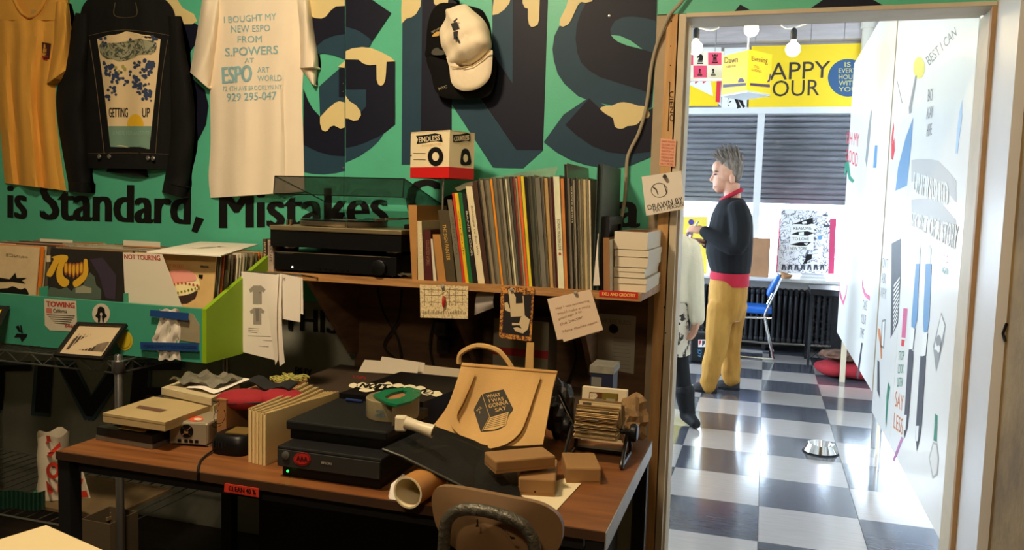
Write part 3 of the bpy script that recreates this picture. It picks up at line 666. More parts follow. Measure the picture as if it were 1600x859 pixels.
# blue stacking chair, side on
blu = mat('blue_vinyl', (24, 98, 190), 0.35, bump=0.05)
yc0, yc1 = 7.96, 8.36
cb = thing('chair', (AZ(1180, 560, 0).x, 8.15, 0), 'bright blue padded chair with chrome frame facing the man', 'chair')
q0 = lambda x, y, Y=yc0: AY(x, y, Y)
st, sb_ = q0(1180, 481), q0(1180, 489)
xa, xb = q0(1136, 485).x, q0(1206, 490).x
obj('seat', MB().box(((xa+xb)/2, (yc0+yc1)/2, (st.z+sb_.z)/2), (xb-xa, 0.40, st.z-sb_.z+0.012), bev=0.018), blu, cb)
b0, b1 = q0(1202, 462), q0(1219, 432)
ax_ = (b1-b0); ang = math.atan2(ax_.x, ax_.z)
obj('backrest', MB().box(((b0.x+b1.x)/2-0.012, (yc0+yc1)/2, (b0.z+b1.z)/2), (0.035, 0.40, ax_.length*1.05), M=Matrix.Rotation(ang, 3, 'Y'), bev=0.014), blu, cb)
zf = 0.012
for Y in (yc0-0.012, yc1+0.012):
    f = lambda x, y, Y=Y: Vector((q0(x, y).x, Y, q0(x, y).z))
    obj('side_frame', MB().tube(spl([f(1221, 434), f(1205, 470), f(1195, 491), f(1196, 505), f(1201, 530), Vector((f(1207, 555).x, Y, 0.04)), Vector((f(1203, 562).x, Y, zf)), Vector((f(1150, 560).x, Y, zf))], 4), 0.0115), chrome, cb)
    obj('seat_rail', MB().tube([f(1136, 494), f(1206, 497)], 0.011), chrome, cb)
    obj('front_leg', MB().tube([f(1140, 494), Vector((f(1137, 560).x, Y, zf))], 0.0115), chrome, cb)
obj('cross_bar', MB().tube([(q0(1203, 560).x, yc0-0.012, zf), (q0(1203, 560).x, yc1+0.012, zf)], 0.0105), chrome, cb)

# things on the sill
zsl = zs+0.0
pb = AY(1184, 432, 8.52)
bag = thing('paper_bag', (pb.x, 8.55, zs), 'brown paper bag standing on the window sill behind the man', 'paper bag')
kraft = mat('kraft_paper', (176, 130, 92), 0.75, var=0.18, vscale=8, bump=0.15, bscale=30)
bh = AY(1184, 372, 8.5).z-zs; bw = 0.20
mb = MB(); hw = bw/2
lo = [Vector((pb.x+sx*hw, 8.55+sy*0.055, zs)) for sx, sy in ((-1, -1), (1, -1), (1, 1), (0, 1), (-1, 1))]
mid = [v+Vector((0, 0.004 if i < 2 else -0.004, bh*0.5)) for i, v in enumerate(lo)]
hi = [v+Vector((0, 0.02 if i < 2 else -0.02, bh)) for i, v in enumerate(lo)]
mb.ring([lo, mid, hi], kraft, True, False, False); mb.add(lo, [(0, 1, 2, 3, 4)], kraft)
obj('body', mb, None, bag); obj('side_fold', MB().tube([lo[1]+Vector((0.001, 0.05, 0)), hi[1]+Vector((0.001, 0.03, 0))], 0.002, None, 5), kraft, bag)
pk = thing('backing_board', AY(1258, 432, 8.62), 'pink board leaning on the sill behind the black and white poster', 'board')
mb = MB(); S7 = lambda x, y: AY(x, y, 8.66)
prr = [S7(*p) for p in ((1218, 341), (1307, 341), (1303, 428), (1212, 426))]; mb.prism(prr, (0, 0.012, 0), pinkm); obj('card', mb, None, pk)
po = thing('poster', AY(1255, 432, 8.6), 'white poster covered in small drawings reading Reasons to Love New York', 'poster')
S8 = lambda x, y: AY(x, y, 8.62); S9 = lambda x, y: AY(x, y, 8.6185); S10 = lambda x, y: AY(x, y, 8.617)
mb = MB(); mb.prism([S8(*p) for p in ((1221, 325.5), (1297.5, 330), (1294, 430), (1214, 426))], (0, 0.008, 0), scribble('poster_doodles', (238, 236, 240), (80, 82, 96), 14.0, 0.022)); obj('sheet', mb, None, po)
q = PR()
q.p(wht, [(1236, 352), (1272, 350), (1271, 390), (1233, 392)], S=S9)
for y, t, x0, x1 in ((356.5, 'REASONS', 1240, 1268), (373, 'TO LOVE', 1238, 1264), (388, 'NEW YORK', 1234.5, 1261)): q.t(black, t, ((x0, y-2.3), (x1, y-2.3), (x1, y+2.3), (x0, y+2.3)), S=S10)
for pts in ([(1238, 350), (1256, 344), (1270, 340), (1270.5, 348), (1262, 351), (1250, 350)], [(1236, 366), (1246, 362), (1262, 361), (1272, 364), (1262, 368), (1246, 367)], [(1234, 382), (1250, 378), (1268, 378), (1260, 384), (1248, 384)],
            [(1260, 397), (1269, 397), (1268, 405), (1262, 407), (1260, 412), (1254, 412), (1258, 406)]): q.p(black, pts, S=S10)
for pts in ([(1253, 347), (1260, 345), (1261, 349), (1254, 350)], [(1248, 363), (1256, 362), (1256, 367), (1248, 367)], [(1256, 380), (1263, 379), (1260, 383)]): q.p(wht, pts, S=lambda x, y: AY(x, y, 8.616))
for k in range(7): q.p(mgrey, [(1222+k*10, 413), (1227+k*10, 413), (1228+k*10, 422), (1226+k*10, 422), (1225+k*10, 416), (1223+k*10, 422), (1221+k*10, 422)], S=S10)
q.p(mblue, circle(1281, 371, 3.6, 3.6, 14), S=S10); q.p(mgrey, circle(1273, 372, 1.6, 1.8, 10), S=S10); q.p(mgrey, circle(1291, 353, 4.5, 2.2, 10), S=S10); q.t(mgrey, 'P53', ((1226, 333), (1233, 335), (1232, 341), (1225, 339)), S=S10)
q.done('print', po)
for k, (x0, x1, y0, y1, c, lb) in enumerate(((1250, 1291, 433, 438, (228, 228, 236), 'lowest pale book'), (1252, 1289, 428.5, 433, (214, 210, 220), 'topmost pale book'))):
    a = AY(x0, y1, 8.42); b = AY(x1, y0, 8.42); z0 = zs+0.028*k
    t = thing('book', ((a.x+b.x)/2, 8.49, z0), '%s of the little stack on the window sill' % lb, 'book', 'books on the window sill')
    obj('cover', MB().b2((a.x, 8.42, z0), (b.x, 8.58, z0+0.003)), mat('sill_cover%d' % k, c, 0.5), t); obj('cover', MB().b2((a.x, 8.42, z0+0.024), (b.x, 8.58, z0+0.027)), MATS['sill_cover%d' % k], t)
    obj('pages', MB().b2((a.x+0.003, 8.424, z0+0.0031), (b.x-0.003, 8.578, z0+0.0239)), wht, t)
c = AY(1226, 436, 8.45)
mb = MB(); mb.lathe([(0.001, 0), (0.05, 0.004), (0.062, 0.03), (0.04, 0.055), (0.001, 0.066)], (c.x, 8.47, zs), None, 14)
for v in mb.v: v.x += 0.02*math.sin(v.z*60); v.z = zs+(v.z-zs)*(1+0.25*math.sin(v.x*50))
tag(obj('crumpled_bag', mb, kraft, smooth=True), 'small crumpled brown bag on the sill by the poster', 'bag')
yp = thing('poster', AY(1080, 400, 8.6), 'yellow poster with purple shapes behind the man\'s hands', 'poster')
mb = MB(); mb.prism([AY(*p, 8.6) for p in ((1050, 338), (1106, 338), (1104, 428), (1048, 428))], (0, 0.012, 0), mat('poster_ochre', (228, 204, 76), 0.6)); obj('sheet', mb, None, yp)
PR().p(mat('purple', (72, 58, 130), 0.6), circle(1080, 347, 4.5, 4.5, 14), S=lambda x, y: AY(x, y, 8.598)).p(MATS['purple'], [(1072, 366), (1078, 358), (1084, 358), (1082, 368), (1074, 370)], S=lambda x, y: AY(x, y, 8.598)).done('print', yp)

# black flight case by the radiator
p0 = AZ(1077, 566, 0); Yc = p0.y
a, b = AY(1076.5, 565, Yc), AY(1107, 521, Yc)
blk_pl = mat('black_plastic', (22, 22, 24), 0.4, bump=0.06, bscale=150)
sc_ = thing('hard_case', ((a.x+b.x)/2, Yc+0.08, 0), 'small black hard case with stickers on the tiles behind the pair', 'case')
obj('shell', MB().box(((a.x+b.x)/2, Yc+0.08, b.z/2), (b.x-a.x, 0.16, b.z), bev=0.02), blk_pl, sc_)
hx0, hx1 = a.x+0.04, b.x-0.03
obj('handle', MB().tube(spl([(hx0, Yc+0.08, b.z-0.005), (hx0, Yc+0.08, b.z+0.035), (hx1, Yc+0.08, b.z+0.035), (hx1, Yc+0.08, b.z-0.005)], 4), 0.01), blk_pl, sc_)
S11 = lambda x, y: AY(x, y, Yc-0.001); S12 = lambda x, y: AY(x, y, Yc-0.002)
PR().p(wht, [(1091, 530.5), (1103, 530.5), (1103, 542), (1091, 542)], S=S11).p(red, [(1092, 532), (1096, 531.5), (1095, 536), (1092.5, 540)], S=S12).p(mgrey, [(1097, 532), (1102, 532), (1101, 537), (1097, 541)], S=S12).done('sticker', sc_)
PR().t(mat('sky_ink', (70, 150, 200), 0.5), 'ACE', ((1090.5, 558), (1090.5, 545), (1096, 545), (1096, 558)), S=S11).done('sticker_letters', sc_)

# wire mesh stand, red dog bed, dog bowl
Ym = AZ(1268, 585, 0).y+0.35; Ye = Ym+0.45
zm = AY(1285, 462, Ym).z; zmt = AY(1285, 452, Ym).z; x0 = AY(1265, 520, Ym).x; x1 = x0+0.55
ms = thing('mesh_stand', ((x0+x1)/2, (Ym+Ye)/2, 0), 'black wire mesh stand with a tray top beside the radiator', 'stand')
blk_met = mat('black_metal', (26, 26, 28), 0.35, 0.5)
obj('tray', MB().box(((x0+x1)/2, (Ym+Ye)/2, (zm+zmt)/2), (x1-x0+0.03, Ye-Ym+0.03, zmt-zm), bev=0.006), blk_met, ms)
for x in (x0, x1):
    for y in (Ym, Ye): obj('leg', MB().b2((x-0.012, y-0.012, 0), (x+0.012, y+0.012, zm)), blk_met, ms)
for nm, P in (('front_mesh', lambda u, v: Vector((x0+u*(x1-x0), Ym, 0.06+v*(zm-0.06)))), ('side_mesh', lambda u, v: Vector((x0, Ym+u*(Ye-Ym), 0.06+v*(zm-0.06))))):
    mb = MB(); N = 9
    for k in range(-N, N):
        for s in (1, -1):
            u0, v0, u1, v1 = k/N, 0.0, k/N+1, 1.0
            if u0 < 0: v0 = -u0; u0 = 0
            if u1 > 1: v1 = 1-(u1-1); u1 = 1
            if v1 <= v0: continue
            A, B = P(u0, v0), P(u1, v1)
            if s < 0: A, B = P(1-u0, v0), P(1-u1, v1)
            mb.tube([A, B], 0.0028, None, 4)
    tag(obj(nm, mb, blk_met, ms), kind='stuff')
Yr = AZ(1295, 592, 0).y
rb = thing('dog_bed', (AZ(1310, 588, 0).x, Yr+0.16, 0), 'plump red dog bed on the floor under the mural board', 'dog bed')
redc = mat('red_cloth', (150, 26, 36), 0.85, var=0.2, vscale=10, bump=0.1)
xl = AY(1276, 580, Yr).x
bm = bmesh.new(); bmesh.ops.create_icosphere(bm, subdivisions=4, radius=1)
for v in bm.verts:
    x, y, z = v.co; f = 1+0.05*math.sin(6*x+3*y)
    v.co = Vector((math.copysign(abs(x)**0.7, x)*0.32*f, math.copysign(abs(y)**0.75, y)*0.22, 0.065+math.copysign(abs(z)**0.8, z)*0.065*(1+0.10*math.sin(9*x))))
obj('cushion', MB().bm(bm, Matrix.Translation((xl+0.32, Yr+0.2, 0)), redc, True), None, rb)
brn = mat('brown_fleece', (116, 84, 66), 0.95, col2=(70, 48, 40), vscale=14, bump=0.8, bscale=40)
bm = bmesh.new(); bmesh.ops.create_icosphere(bm, subdivisions=4, radius=1)
random.seed(3)
for v in bm.verts:
    x, y, z = v.co; f = 1+0.12*math.sin(7*x+2)*math.sin(6*y)+0.1*math.sin(11*x*y+z*5)
    v.co = Vector((x*0.2*f, y*0.13*f, 0.175+z*0.045*f))
tag(obj('blanket', MB().bm(bm, Matrix.Translation((xl+0.24, Yr+0.2, 0.005)), brn, True)), 'crumpled brown fleece lying on the red dog bed', 'blanket')
cbw = AZ(1282, 706, 0)
bo = thing('dog_bowl', (cbw.x, cbw.y, 0), 'stainless steel dog bowl on the checkerboard floor', 'bowl')
obj('basin', MB().lathe([(0.001, 0.012), (0.052, 0.012), (0.066, 0.05), (0.072, 0.053), (0.098, 0.004), (0.095, 0.003)], (cbw.x, cbw.y, 0), None, 32, cap=False), chrome, bo)
obj('rubber_rim', MB().lathe([(0.090, 0.0), (0.101, 0.0), (0.101, 0.006), (0.095, 0.009)], (cbw.x, cbw.y, 0), None, 32, cap=False), mat('rubber', (18, 18, 18), 0.8), bo)
obj('kibble', MB().lathe([(0.001, 0.020), (0.03, 0.018), (0.05, 0.0125)], (cbw.x, cbw.y, 0), None, 16, cap=False), mat('kibble', (150, 110, 50), 0.8, var=0.5, vscale=60), bo)
# ================================================================ people
skin = mat('skin', (214, 160, 132), 0.5, var=0.12, vscale=20)
def ell(mb, c, r, M=None, n=16, h=10):
    R = M or Matrix.Identity(3); c = Vector(c)
    loops = [[c+R@Vector((r[0]*math.sin(a)*math.cos(b), r[1]*math.sin(a)*math.sin(b), -r[2]*math.cos(a))) for b in [2*PI*k/n for k in range(n)]] for a in [PI*(q+0.02)/(h+0.04) for q in range(h+1)]]
    mb.ring(loops, None, True, True)
def loft(mb, rings, n=20):               # horizontal elliptic rings (centre, half x, half y)
    mb.ring([[Vector(c)+Vector((a*math.cos(2*PI*k/n), b*math.sin(2*PI*k/n), 0)) for k in range(n)] for c, a, b in rings], None, True, True)
def limb(mb, pts, rad, n=12, k=3):
    P = spl([Vector((*p, r)).to_4d() if False else Vector((p[0], p[1], p[2], r)) for p, r in zip(pts, rad)], k)
    mb.tube([p.to_3d() for p in P], [p[3] for p in P], None, n)
    for e in (P[0], P[-1]): ell(mb, e.to_3d(), (e[3],)*3, None, 10, 6)
def fuse(name, mb, voxel, m, parent, smooth_it=3, painter=None):
    """weld overlapping pieces into one continuous skin"""
    me = bpy.data.meshes.new('tmp'); me.from_pydata(mb.v, [], mb.f)
    bm = bmesh.new(); bm.from_mesh(me); bmesh.ops.remove_doubles(bm, verts=bm.verts, dist=1e-5); bmesh.ops.recalc_face_normals(bm, faces=bm.faces); bm.to_mesh(me); bm.free()
    o = bpy.data.objects.new('tmp', me); COL.objects.link(o)
    r = o.modifiers.new('r', 'REMESH'); r.mode = 'VOXEL'; r.voxel_size = voxel
    s = o.modifiers.new('s', 'SMOOTH'); s.iterations = smooth_it; s.factor = 0.5
    dg = bpy.context.evaluated_depsgraph_get(); out = bpy.data.meshes.new_from_object(o.evaluated_get(dg))
    bpy.data.objects.remove(o); bpy.data.meshes.remove(me)
    org = ORG[parent.name]
    for v in out.vertices: v.co -= org
    out.materials.clear(); out.materials.append(m)
    for p in out.polygons: p.use_smooth = True
    out.name = name
    q = bpy.data.objects.new(name, out); COL.objects.link(q); q.parent = parent; ORG[q.name] = org
    return q
def hand(mb, wrist, direc, palm_n, scale=1.0, curl=0.9):
    d = Vector(direc).normalized(); nrm = Vector(palm_n).normalized(); s = d.cross(nrm).normalized(); nrm = s.cross(d); w = Vector(wrist)
    R = Matrix((d, s, nrm)).transposed()
    ell(mb, w+d*0.045*scale, (0.052*scale, 0.040*scale, 0.017*scale), R)
    for k, (off, L) in enumerate(((-0.030, 0.068), (-0.010, 0.078), (0.010, 0.073), (0.029, 0.058))):
        b = w+d*0.082*scale+s*off*scale; pts = [b-d*0.02*scale, b]; a = 0.25
        for q in (0.42, 0.32, 0.26):
            pts.append(pts[-1]+(d*math.cos(a)+nrm*math.sin(a))*L*q*scale); a += curl*0.7
        limb(mb, pts, [0.0095*scale]*2+[0.009*scale, 0.0085*scale, 0.0075*scale], 8, 2)
    b = w+d*0.02*scale-s*0.03*scale
    limb(mb, [b, b+d*0.03*scale-s*0.022*scale+nrm*0.008*scale, b+d*0.062*scale-s*0.024*scale+nrm*0.022*scale], [0.013*scale, 0.0105*scale, 0.0085*scale], 8, 2)

# ---- man in profile, facing left
YM = 6.40
def m_(x, y, dy=0.0): return AY(x, y, YM)+Vector((0, dy, 0))
def mr(y, xf, xb, b, dy=0.0): f, k = m_(xf, y), m_(xb, y); return ((f+k)/2+Vector((0, dy, 0)), (k-f).length/2, b)
man = thing('person', (m_(1122, 612).x, YM, 0), 'man in dark pullover and mustard trousers standing in profile, holding a phone', 'person')
bd = MB()
loft(bd, [mr(300, 1133, 1157, 0.055), mr(312, 1130, 1158, 0.062), mr(318, 1126, 1162, 0.11), mr(335, 1116, 1171, 0.18), mr(375, 1110, 1171, 0.17), mr(424, 1114, 1168, 0.165), mr(450, 1114, 1166, 0.165), mr(480, 1116, 1164, 0.16), mr(500, 1122, 1158, 0.14)])
limb(bd, [m_(1150, 326, -.16), m_(1151, 380, -.215), m_(1100, 361, -.10)], [0.05, 0.045, 0.026])
limb(bd, [m_(1148, 326, .16), m_(1140, 382, .20), m_(1101, 380, .06)], [0.05, 0.045, 0.026])
limb(bd, [m_(1130, 485, -.085), m_(1120, 535, -.085), m_(1110, 600, -.085)], [0.085, 0.06, 0.042])
limb(bd, [m_(1148, 485, .085), m_(1143, 535, .085), m_(1142, 598, .085)], [0.085, 0.06, 0.042])
loft(bd, [mr(286, 1127, 1156, 0.058), mr(300, 1131, 1156, 0.056), mr(316, 1131, 1157, 0.058)])
ell(bd, m_(1137.5, 266), (0.100, 0.076, 0.112)); ell(bd, m_(1127, 284), (0.062, 0.056, 0.082)); ell(bd, m_(1123, 262), (0.05, 0.058, 0.055))
ell(bd, m_(1122.5, 297), (0.026, 0.03, 0.022)); ell(bd, m_(1117.5, 290.5), (0.018, 0.026, 0.013)); ell(bd, m_(1116.8, 293.8), (0.016, 0.022, 0.009))
limb(bd, [m_(1116.5, 270), m_(1113.5, 277), m_(1111.5, 281)], [0.011, 0.013, 0.016]); ell(bd, m_(1115, 283.5, -.012), (0.014, 0.012, 0.009)); ell(bd, m_(1115, 283.5, .012), (0.014, 0.012, 0.009))
ell(bd, m_(1119, 267.5, -.03), (0.022, 0.026, 0.011)); ell(bd, m_(1119, 267.5, .03), (0.022, 0.026, 0.011))
for s in (-1, 1):
    ell(bd, m_(1145, 281, s*.074), (0.022, 0.012, 0.034)); 
hand(bd, m_(1101, 360, -.10), (-1, 0.25, 0.12), (-0.1, 0.6, -0.8), 1.05, 1.1)
hand(bd, m_(1101.5, 378, .06), (-1, -0.35, 0.10), (0, -0.3, 0.95), 1.05, 1.1)
fuse('body', bd, 0.0065, skin, man, 2)
dk = mat('navy_knit', (13, 14, 19), 0.9, var=0.15, vscale=30, bump=0.15, bscale=200)
sw = MB()
loft(sw, [mr(309, 1129, 1160, 0.085), mr(316, 1122, 1166, 0.15), mr(324, 1117, 1171, 0.195), mr(336, 1111.5, 1175.5, 0.215), mr(352, 1107.5, 1177, 0.215), mr(376, 1104, 1177, 0.205), mr(396, 1102.5, 1176, 0.205), mr(412, 1106, 1174.5, 0.20), mr(421, 1109, 1173, 0.195), mr(425.5, 1110, 1172.5, 0.19)])
limb(sw, [m_(1153, 328, -.175), m_(1158, 352, -.215), m_(1154, 384, -.235), m_(1126, 374, -.185), m_(1104, 362, -.12)], [0.075, 0.074, 0.066, 0.058, 0.047])
limb(sw, [m_(1150, 328, .175), m_(1150, 384, .215), m_(1104, 380, .08)], [0.075, 0.064, 0.047])
fuse('pullover', sw, 0.009, dk, man, 3)
rs = mat('red_shirt', (186, 26, 52), 0.8, var=0.1, vscale=20)
mb = MB(); n = 28
top = [mr(421, 1110, 1171, 0.185), mr(430, 1108.5, 1171, 0.186), mr(440, 1109, 1171, 0.187)]
loops = []
for i, (c, a, b) in enumerate(top):
    loops.append([c+Vector((a*math.cos(2*PI*k/n), b*math.sin(2*PI*k/n), (-0.028 if math.cos(2*PI*k/n) > 0.15 else 0.018*(1 if math.cos(2*PI*k/n) < -0.2 else 0))*(i == 2))) for k in range(n)])
mb.ring(loops, None, True, False); obj('shirt_hem', mb, rs, man)
mb = MB(); col_ = []
for k in range(17):
    a = 2*PI*k/16; fx = (1-math.cos(a))/2
    x = 1127+31*fx; y = 313-16*fx
    col_.append(m_(x, y, 0.078*math.sin(a)))
mb.tube(col_[:-1], 0.016, None, 8, closed=True); obj('collar', mb, rs, man)
tr_m = mat('mustard_corduroy', (196, 146, 66), 0.85, col2=(170, 120, 46), vscale=10, bump=0.2, bscale=60, stretch=(1, 1, 0.3))
tq = MB()
loft(tq, [mr(427, 1111, 1169, 0.178), mr(445, 1108, 1169, 0.185), mr(465, 1106.5, 1168, 0.185), mr(485, 1107, 1164, 0.175), mr(500, 1110, 1158, 0.155)])
limb(tq, [m_(1127, 480, -.085), m_(1123, 515, -.088), m_(1119, 545, -.085), m_(1112, 575, -.085), m_(1108.5, 599, -.085)], [0.105, 0.094, 0.082, 0.073, 0.066])
limb(tq, [m_(1147, 480, .085), m_(1142, 515, .085), m_(1141, 545, .085), m_(1141, 575, .085), m_(1142, 594, .085)], [0.10, 0.088, 0.078, 0.075, 0.072])
tro = fuse('trousers', tq, 0.009, tr_m, man, 2)
for v in tro.data.vertices:
    w = v.co+ORG[man.name]
    if w.z < 0.55: k_ = min(1, (0.55-w.z)*3); v.co.x += 0.004*k_*math.sin(w.z*38+w.y*25+2*math.sin(w.z*9)); v.co.y += 0.005*k_*math.sin(w.z*31+w.x*40)
shoe_m = mat('dark_suede', (44, 42, 44), 0.8, bump=0.2, bscale=120); sole_m = mat('shoe_sole', (14, 14, 14), 0.7)
def shoe(xh, xt, dy, ytoe=0.0):
    a = m_(xh, 610).x; b = m_(xt, 610).x; y = YM+dy; L = a-b
    u = MB(); loops = []
    for t, w, h in ((0.0, 0.026, 0.085), (0.06, 0.036, 0.10), (0.28, 0.040, 0.105), (0.45, 0.043, 0.085), (0.7, 0.048, 0.058), (0.9, 0.042, 0.045), (1.0, 0.022, 0.030)):
        x = a-L*t; loops.append([Vector((x, y+w*math.cos(q), 0.018+max(0, h*math.sin(q)))) for q in [2*PI*k/14 for k in range(14)]])
    u.ring(loops); s = obj('shoe', u, shoe_m, man)
    v = MB(); pts = [(a-L*t, w) for t, w in ((-0.01, 0.024), (0.06, 0.036), (0.3, 0.039), (0.7, 0.05), (0.92, 0.042), (1.01, 0.02))]
    v.prism([Vector((x, y+w, 0.001)) for x, w in pts]+[Vector((x, y-w, 0.001)) for x, w in pts[::-1]], (0, 0, 0.02)); obj('sole', v, sole_m, s)
shoe(1121, 1084, -.085); shoe(1155, 1118, .085)
for s in (-1, 1):
    e = MB(); ell(e, m_(1118.5, 272.8, s*.046), (0.012, 0.006, 0.006)); obj('eye', e, mat('eye_dark', (40, 30, 26), 0.3), man)
    e = MB(); limb(e, [m_(1116, 268.6, s*.035), m_(1119, 267.6, s*.052), m_(1123, 269, s*.060)], [0.004, 0.005, 0.003], 6, 2); obj('eyebrow', e, mat('brow', (110, 84, 64), 0.8), man)
e = MB(); limb(e, [m_(1116, 292, -.02), m_(1117.5, 292.4, -.032), m_(1120, 292.6, -.036)], [0.003, 0.004, 0.002], 6, 2); obj('mouth', e, mat('lip', (160, 92, 84), 0.5), man)
hair_m = mat('grey_hair', (150, 138, 128), 0.8, col2=(92, 80, 72), vscale=40, stretch=(1, 1, 0.3), bump=0.4, bscale=120)
hm = MB(); ell(hm, m_(1142, 259), (0.094, 0.079, 0.088)); ell(hm, m_(1149.5, 266), (0.054, 0.077, 0.094))
random.seed(11)
for k in range(150):
    a = random.uniform(-1.2, 1.3); b = random.uniform(-1, 1)
    base = m_(1140+a*12, 249+abs(a)*6+abs(b)*4, b*0.055); L = random.uniform(0.06, 0.12)*(1.1-0.35*abs(b))
    d = Vector((-0.25+a*0.3+random.uniform(-.3, .3), b*0.4, 1)).normalized()
    mid = base+d*L*0.6; limb_p = [base-d*0.02, mid, base+d*L+Vector((-0.012, 0, 0.0))]
    hm.tube(limb_p, [0.012, 0.009, 0.003], None, 5)
obj('hair', hm, hair_m, man, smooth=True)
ph = m_(1085, 356, -.03)
tag(obj('phone', MB().box(ph, (0.012, 0.07, 0.12), wht, M=Matrix.Rotation(0.5, 3, 'Y'), bev=0.004)), 'small white phone held in the man\'s hands', 'phone')

# ---- woman half hidden by the door post
YW = 5.30
def w_(x, y, dy=0.0): return AY(x, y, YW)+Vector((0, dy, 0))
def wr_(y, x0, x1, b): f, k = w_(x0, y), w_(x1, y); return ((f+k)/2, (k-f).length/2, b)
wo = thing('person', (w_(1050, 660).x, YW, 0), 'person in cream jumper and patterned skirt half hidden by the door post', 'person')
bd = MB()
loft(bd, [wr_(352, 1032, 1052, 0.05), wr_(370, 1022, 1068, 0.09), wr_(385, 1014, 1080, 0.10), wr_(430, 1022, 1076, 0.10), wr_(470, 1016, 1078, 0.12), wr_(500, 1018, 1074, 0.12)])
limb(bd, [w_(1078, 388), w_(1084, 440, -.03), w_(1089, 500, -.05)], [0.045, 0.04, 0.024]); limb(bd, [w_(1016, 388), w_(1008, 440, -.03), w_(1002, 498, -.05)], [0.045, 0.04, 0.024])
limb(bd, [w_(1060, 500), w_(1063, 560), w_(1072, 640)], [0.075, 0.05, 0.04]); limb(bd, [w_(1030, 500), w_(1030, 560, .1), w_(1030, 640, .12)], [0.075, 0.05, 0.04])
ell(bd, w_(1040, 325), (0.075, 0.09, 0.115)); ell(bd, w_(1040, 333, -.05), (0.055, 0.06, 0.075)); ell(bd, w_(1040, 331, -.105), (0.014, 0.02, 0.02)); ell(bd, w_(1040, 346, -.075), (0.025, 0.03, 0.02))
limb(bd, [w_(1040, 335), w_(1041, 362)], [0.05, 0.055])
hand(bd, w_(1089, 497, -.05), (-0.15, -0.1, -1), (-0.8, -0.6, 0), 0.95, 0.5); hand(bd, w_(1003, 497, -.05), (0.1, -0.1, -1), (0.8, -0.6, 0), 0.95, 0.5)
fuse('body', bd, 0.007, skin, wo, 2)
jm = mat('cream_knit', (232, 218, 186), 0.9, bump=0.25, bscale=150, var=0.06, vscale=15)
sw = MB()
loft(sw, [wr_(358, 1030, 1056, 0.075), wr_(366, 1022, 1072, 0.105), wr_(378, 1010, 1085, 0.13), wr_(395, 1008, 1089, 0.135), wr_(430, 1014, 1084, 0.135), wr_(462, 1012, 1084, 0.15), wr_(470, 1014, 1083, 0.148)])
limb(sw, [w_(1078, 388), w_(1084, 415, -.02), w_(1086, 450, -.04), w_(1090, 496, -.05)], [0.068, 0.064, 0.062, 0.050]); limb(sw, [w_(1018, 388), w_(1008, 450, -.04), w_(1002, 494, -.05)], [0.068, 0.062, 0.050])
fuse('jumper', sw, 0.009, jm, wo, 3)
sk = MB(); n = 32; rings = [wr_(452, 1018, 1079, 0.125), wr_(480, 1014, 1080, 0.15), wr_(515, 1012, 1079, 0.165), wr_(551, 1010, 1078, 0.17)]
sk.ring([[c+Vector((a*(1+0.03*math.sin(6*q)*i/3)*math.cos(q), b*(1+0.03*math.sin(6*q)*i/3)*math.sin(q), 0)) for q in [2*PI*k/n for k in range(n)]] for i, (c, a, b) in enumerate(rings)], None, True, False)
obj('skirt', sk, mat('leaf_print', (214, 200, 176), 0.8, col2=(52, 44, 42), vscale=16, stretch=(1, 1, 0.8)), wo, smooth=True)
cr = MATS['leaf_print'].node_tree.nodes['Color Ramp'].color_ramp; cr.elements[0].position = 0.47; cr.elements[1].position = 0.50
tg = MB(); limb(tg, [w_(1058, 520), w_(1062, 560), w_(1070, 615)], [0.078, 0.060, 0.050]); limb(tg, [w_(1032, 520), w_(1030, 560, .1), w_(1030, 640, .12)], [0.078, 0.058, 0.046])
fuse('tights', tg, 0.01, mat('black_tights', (16, 15, 17), 0.8), wo, 2)
bt = mat('black_boot', (14, 13, 14), 0.75, bump=0.3, bscale=80)
bo_ = MB(); limb(bo_, [w_(1070, 611), w_(1072, 630), w_(1075, 646)], [0.066, 0.056, 0.05]); limb(bo_, [w_(1072, 648), w_(1082, 653, -.05), w_(1089, 656, -.10)], [0.044, 0.04, 0.032])
fuse('boot', bo_, 0.008, bt, wo, 2)
bo_ = MB(); limb(bo_, [w_(1030, 611, .12), w_(1030, 648, .12)], [0.06, 0.048]); limb(bo_, [w_(1030, 656, .12), w_(1026, 658, .02)], [0.042, 0.032]); fuse('boot', bo_, 0.008, bt, wo, 2)
hh = MB(); ell(hh, w_(1040, 322, .02), (0.088, 0.09, 0.12)); ell(hh, w_(1040, 345, .055), (0.085, 0.05, 0.09)); fuse('hair', hh, 0.01, mat('dark_hair', (52, 38, 30), 0.7, bump=0.5, bscale=60, stretch=(1, 1, 0.2)), wo, 2)
for s in (-1, 1): e = MB(); ell(e, w_(1040+s*6, 327, -.10), (0.011, 0.008, 0.006)); obj('eye', e, MATS['eye_dark'], wo)
e = MB(); ell(e, w_(1040, 340, -.105), (0.02, 0.008, 0.004)); obj('mouth', e, MATS['lip'], wo)
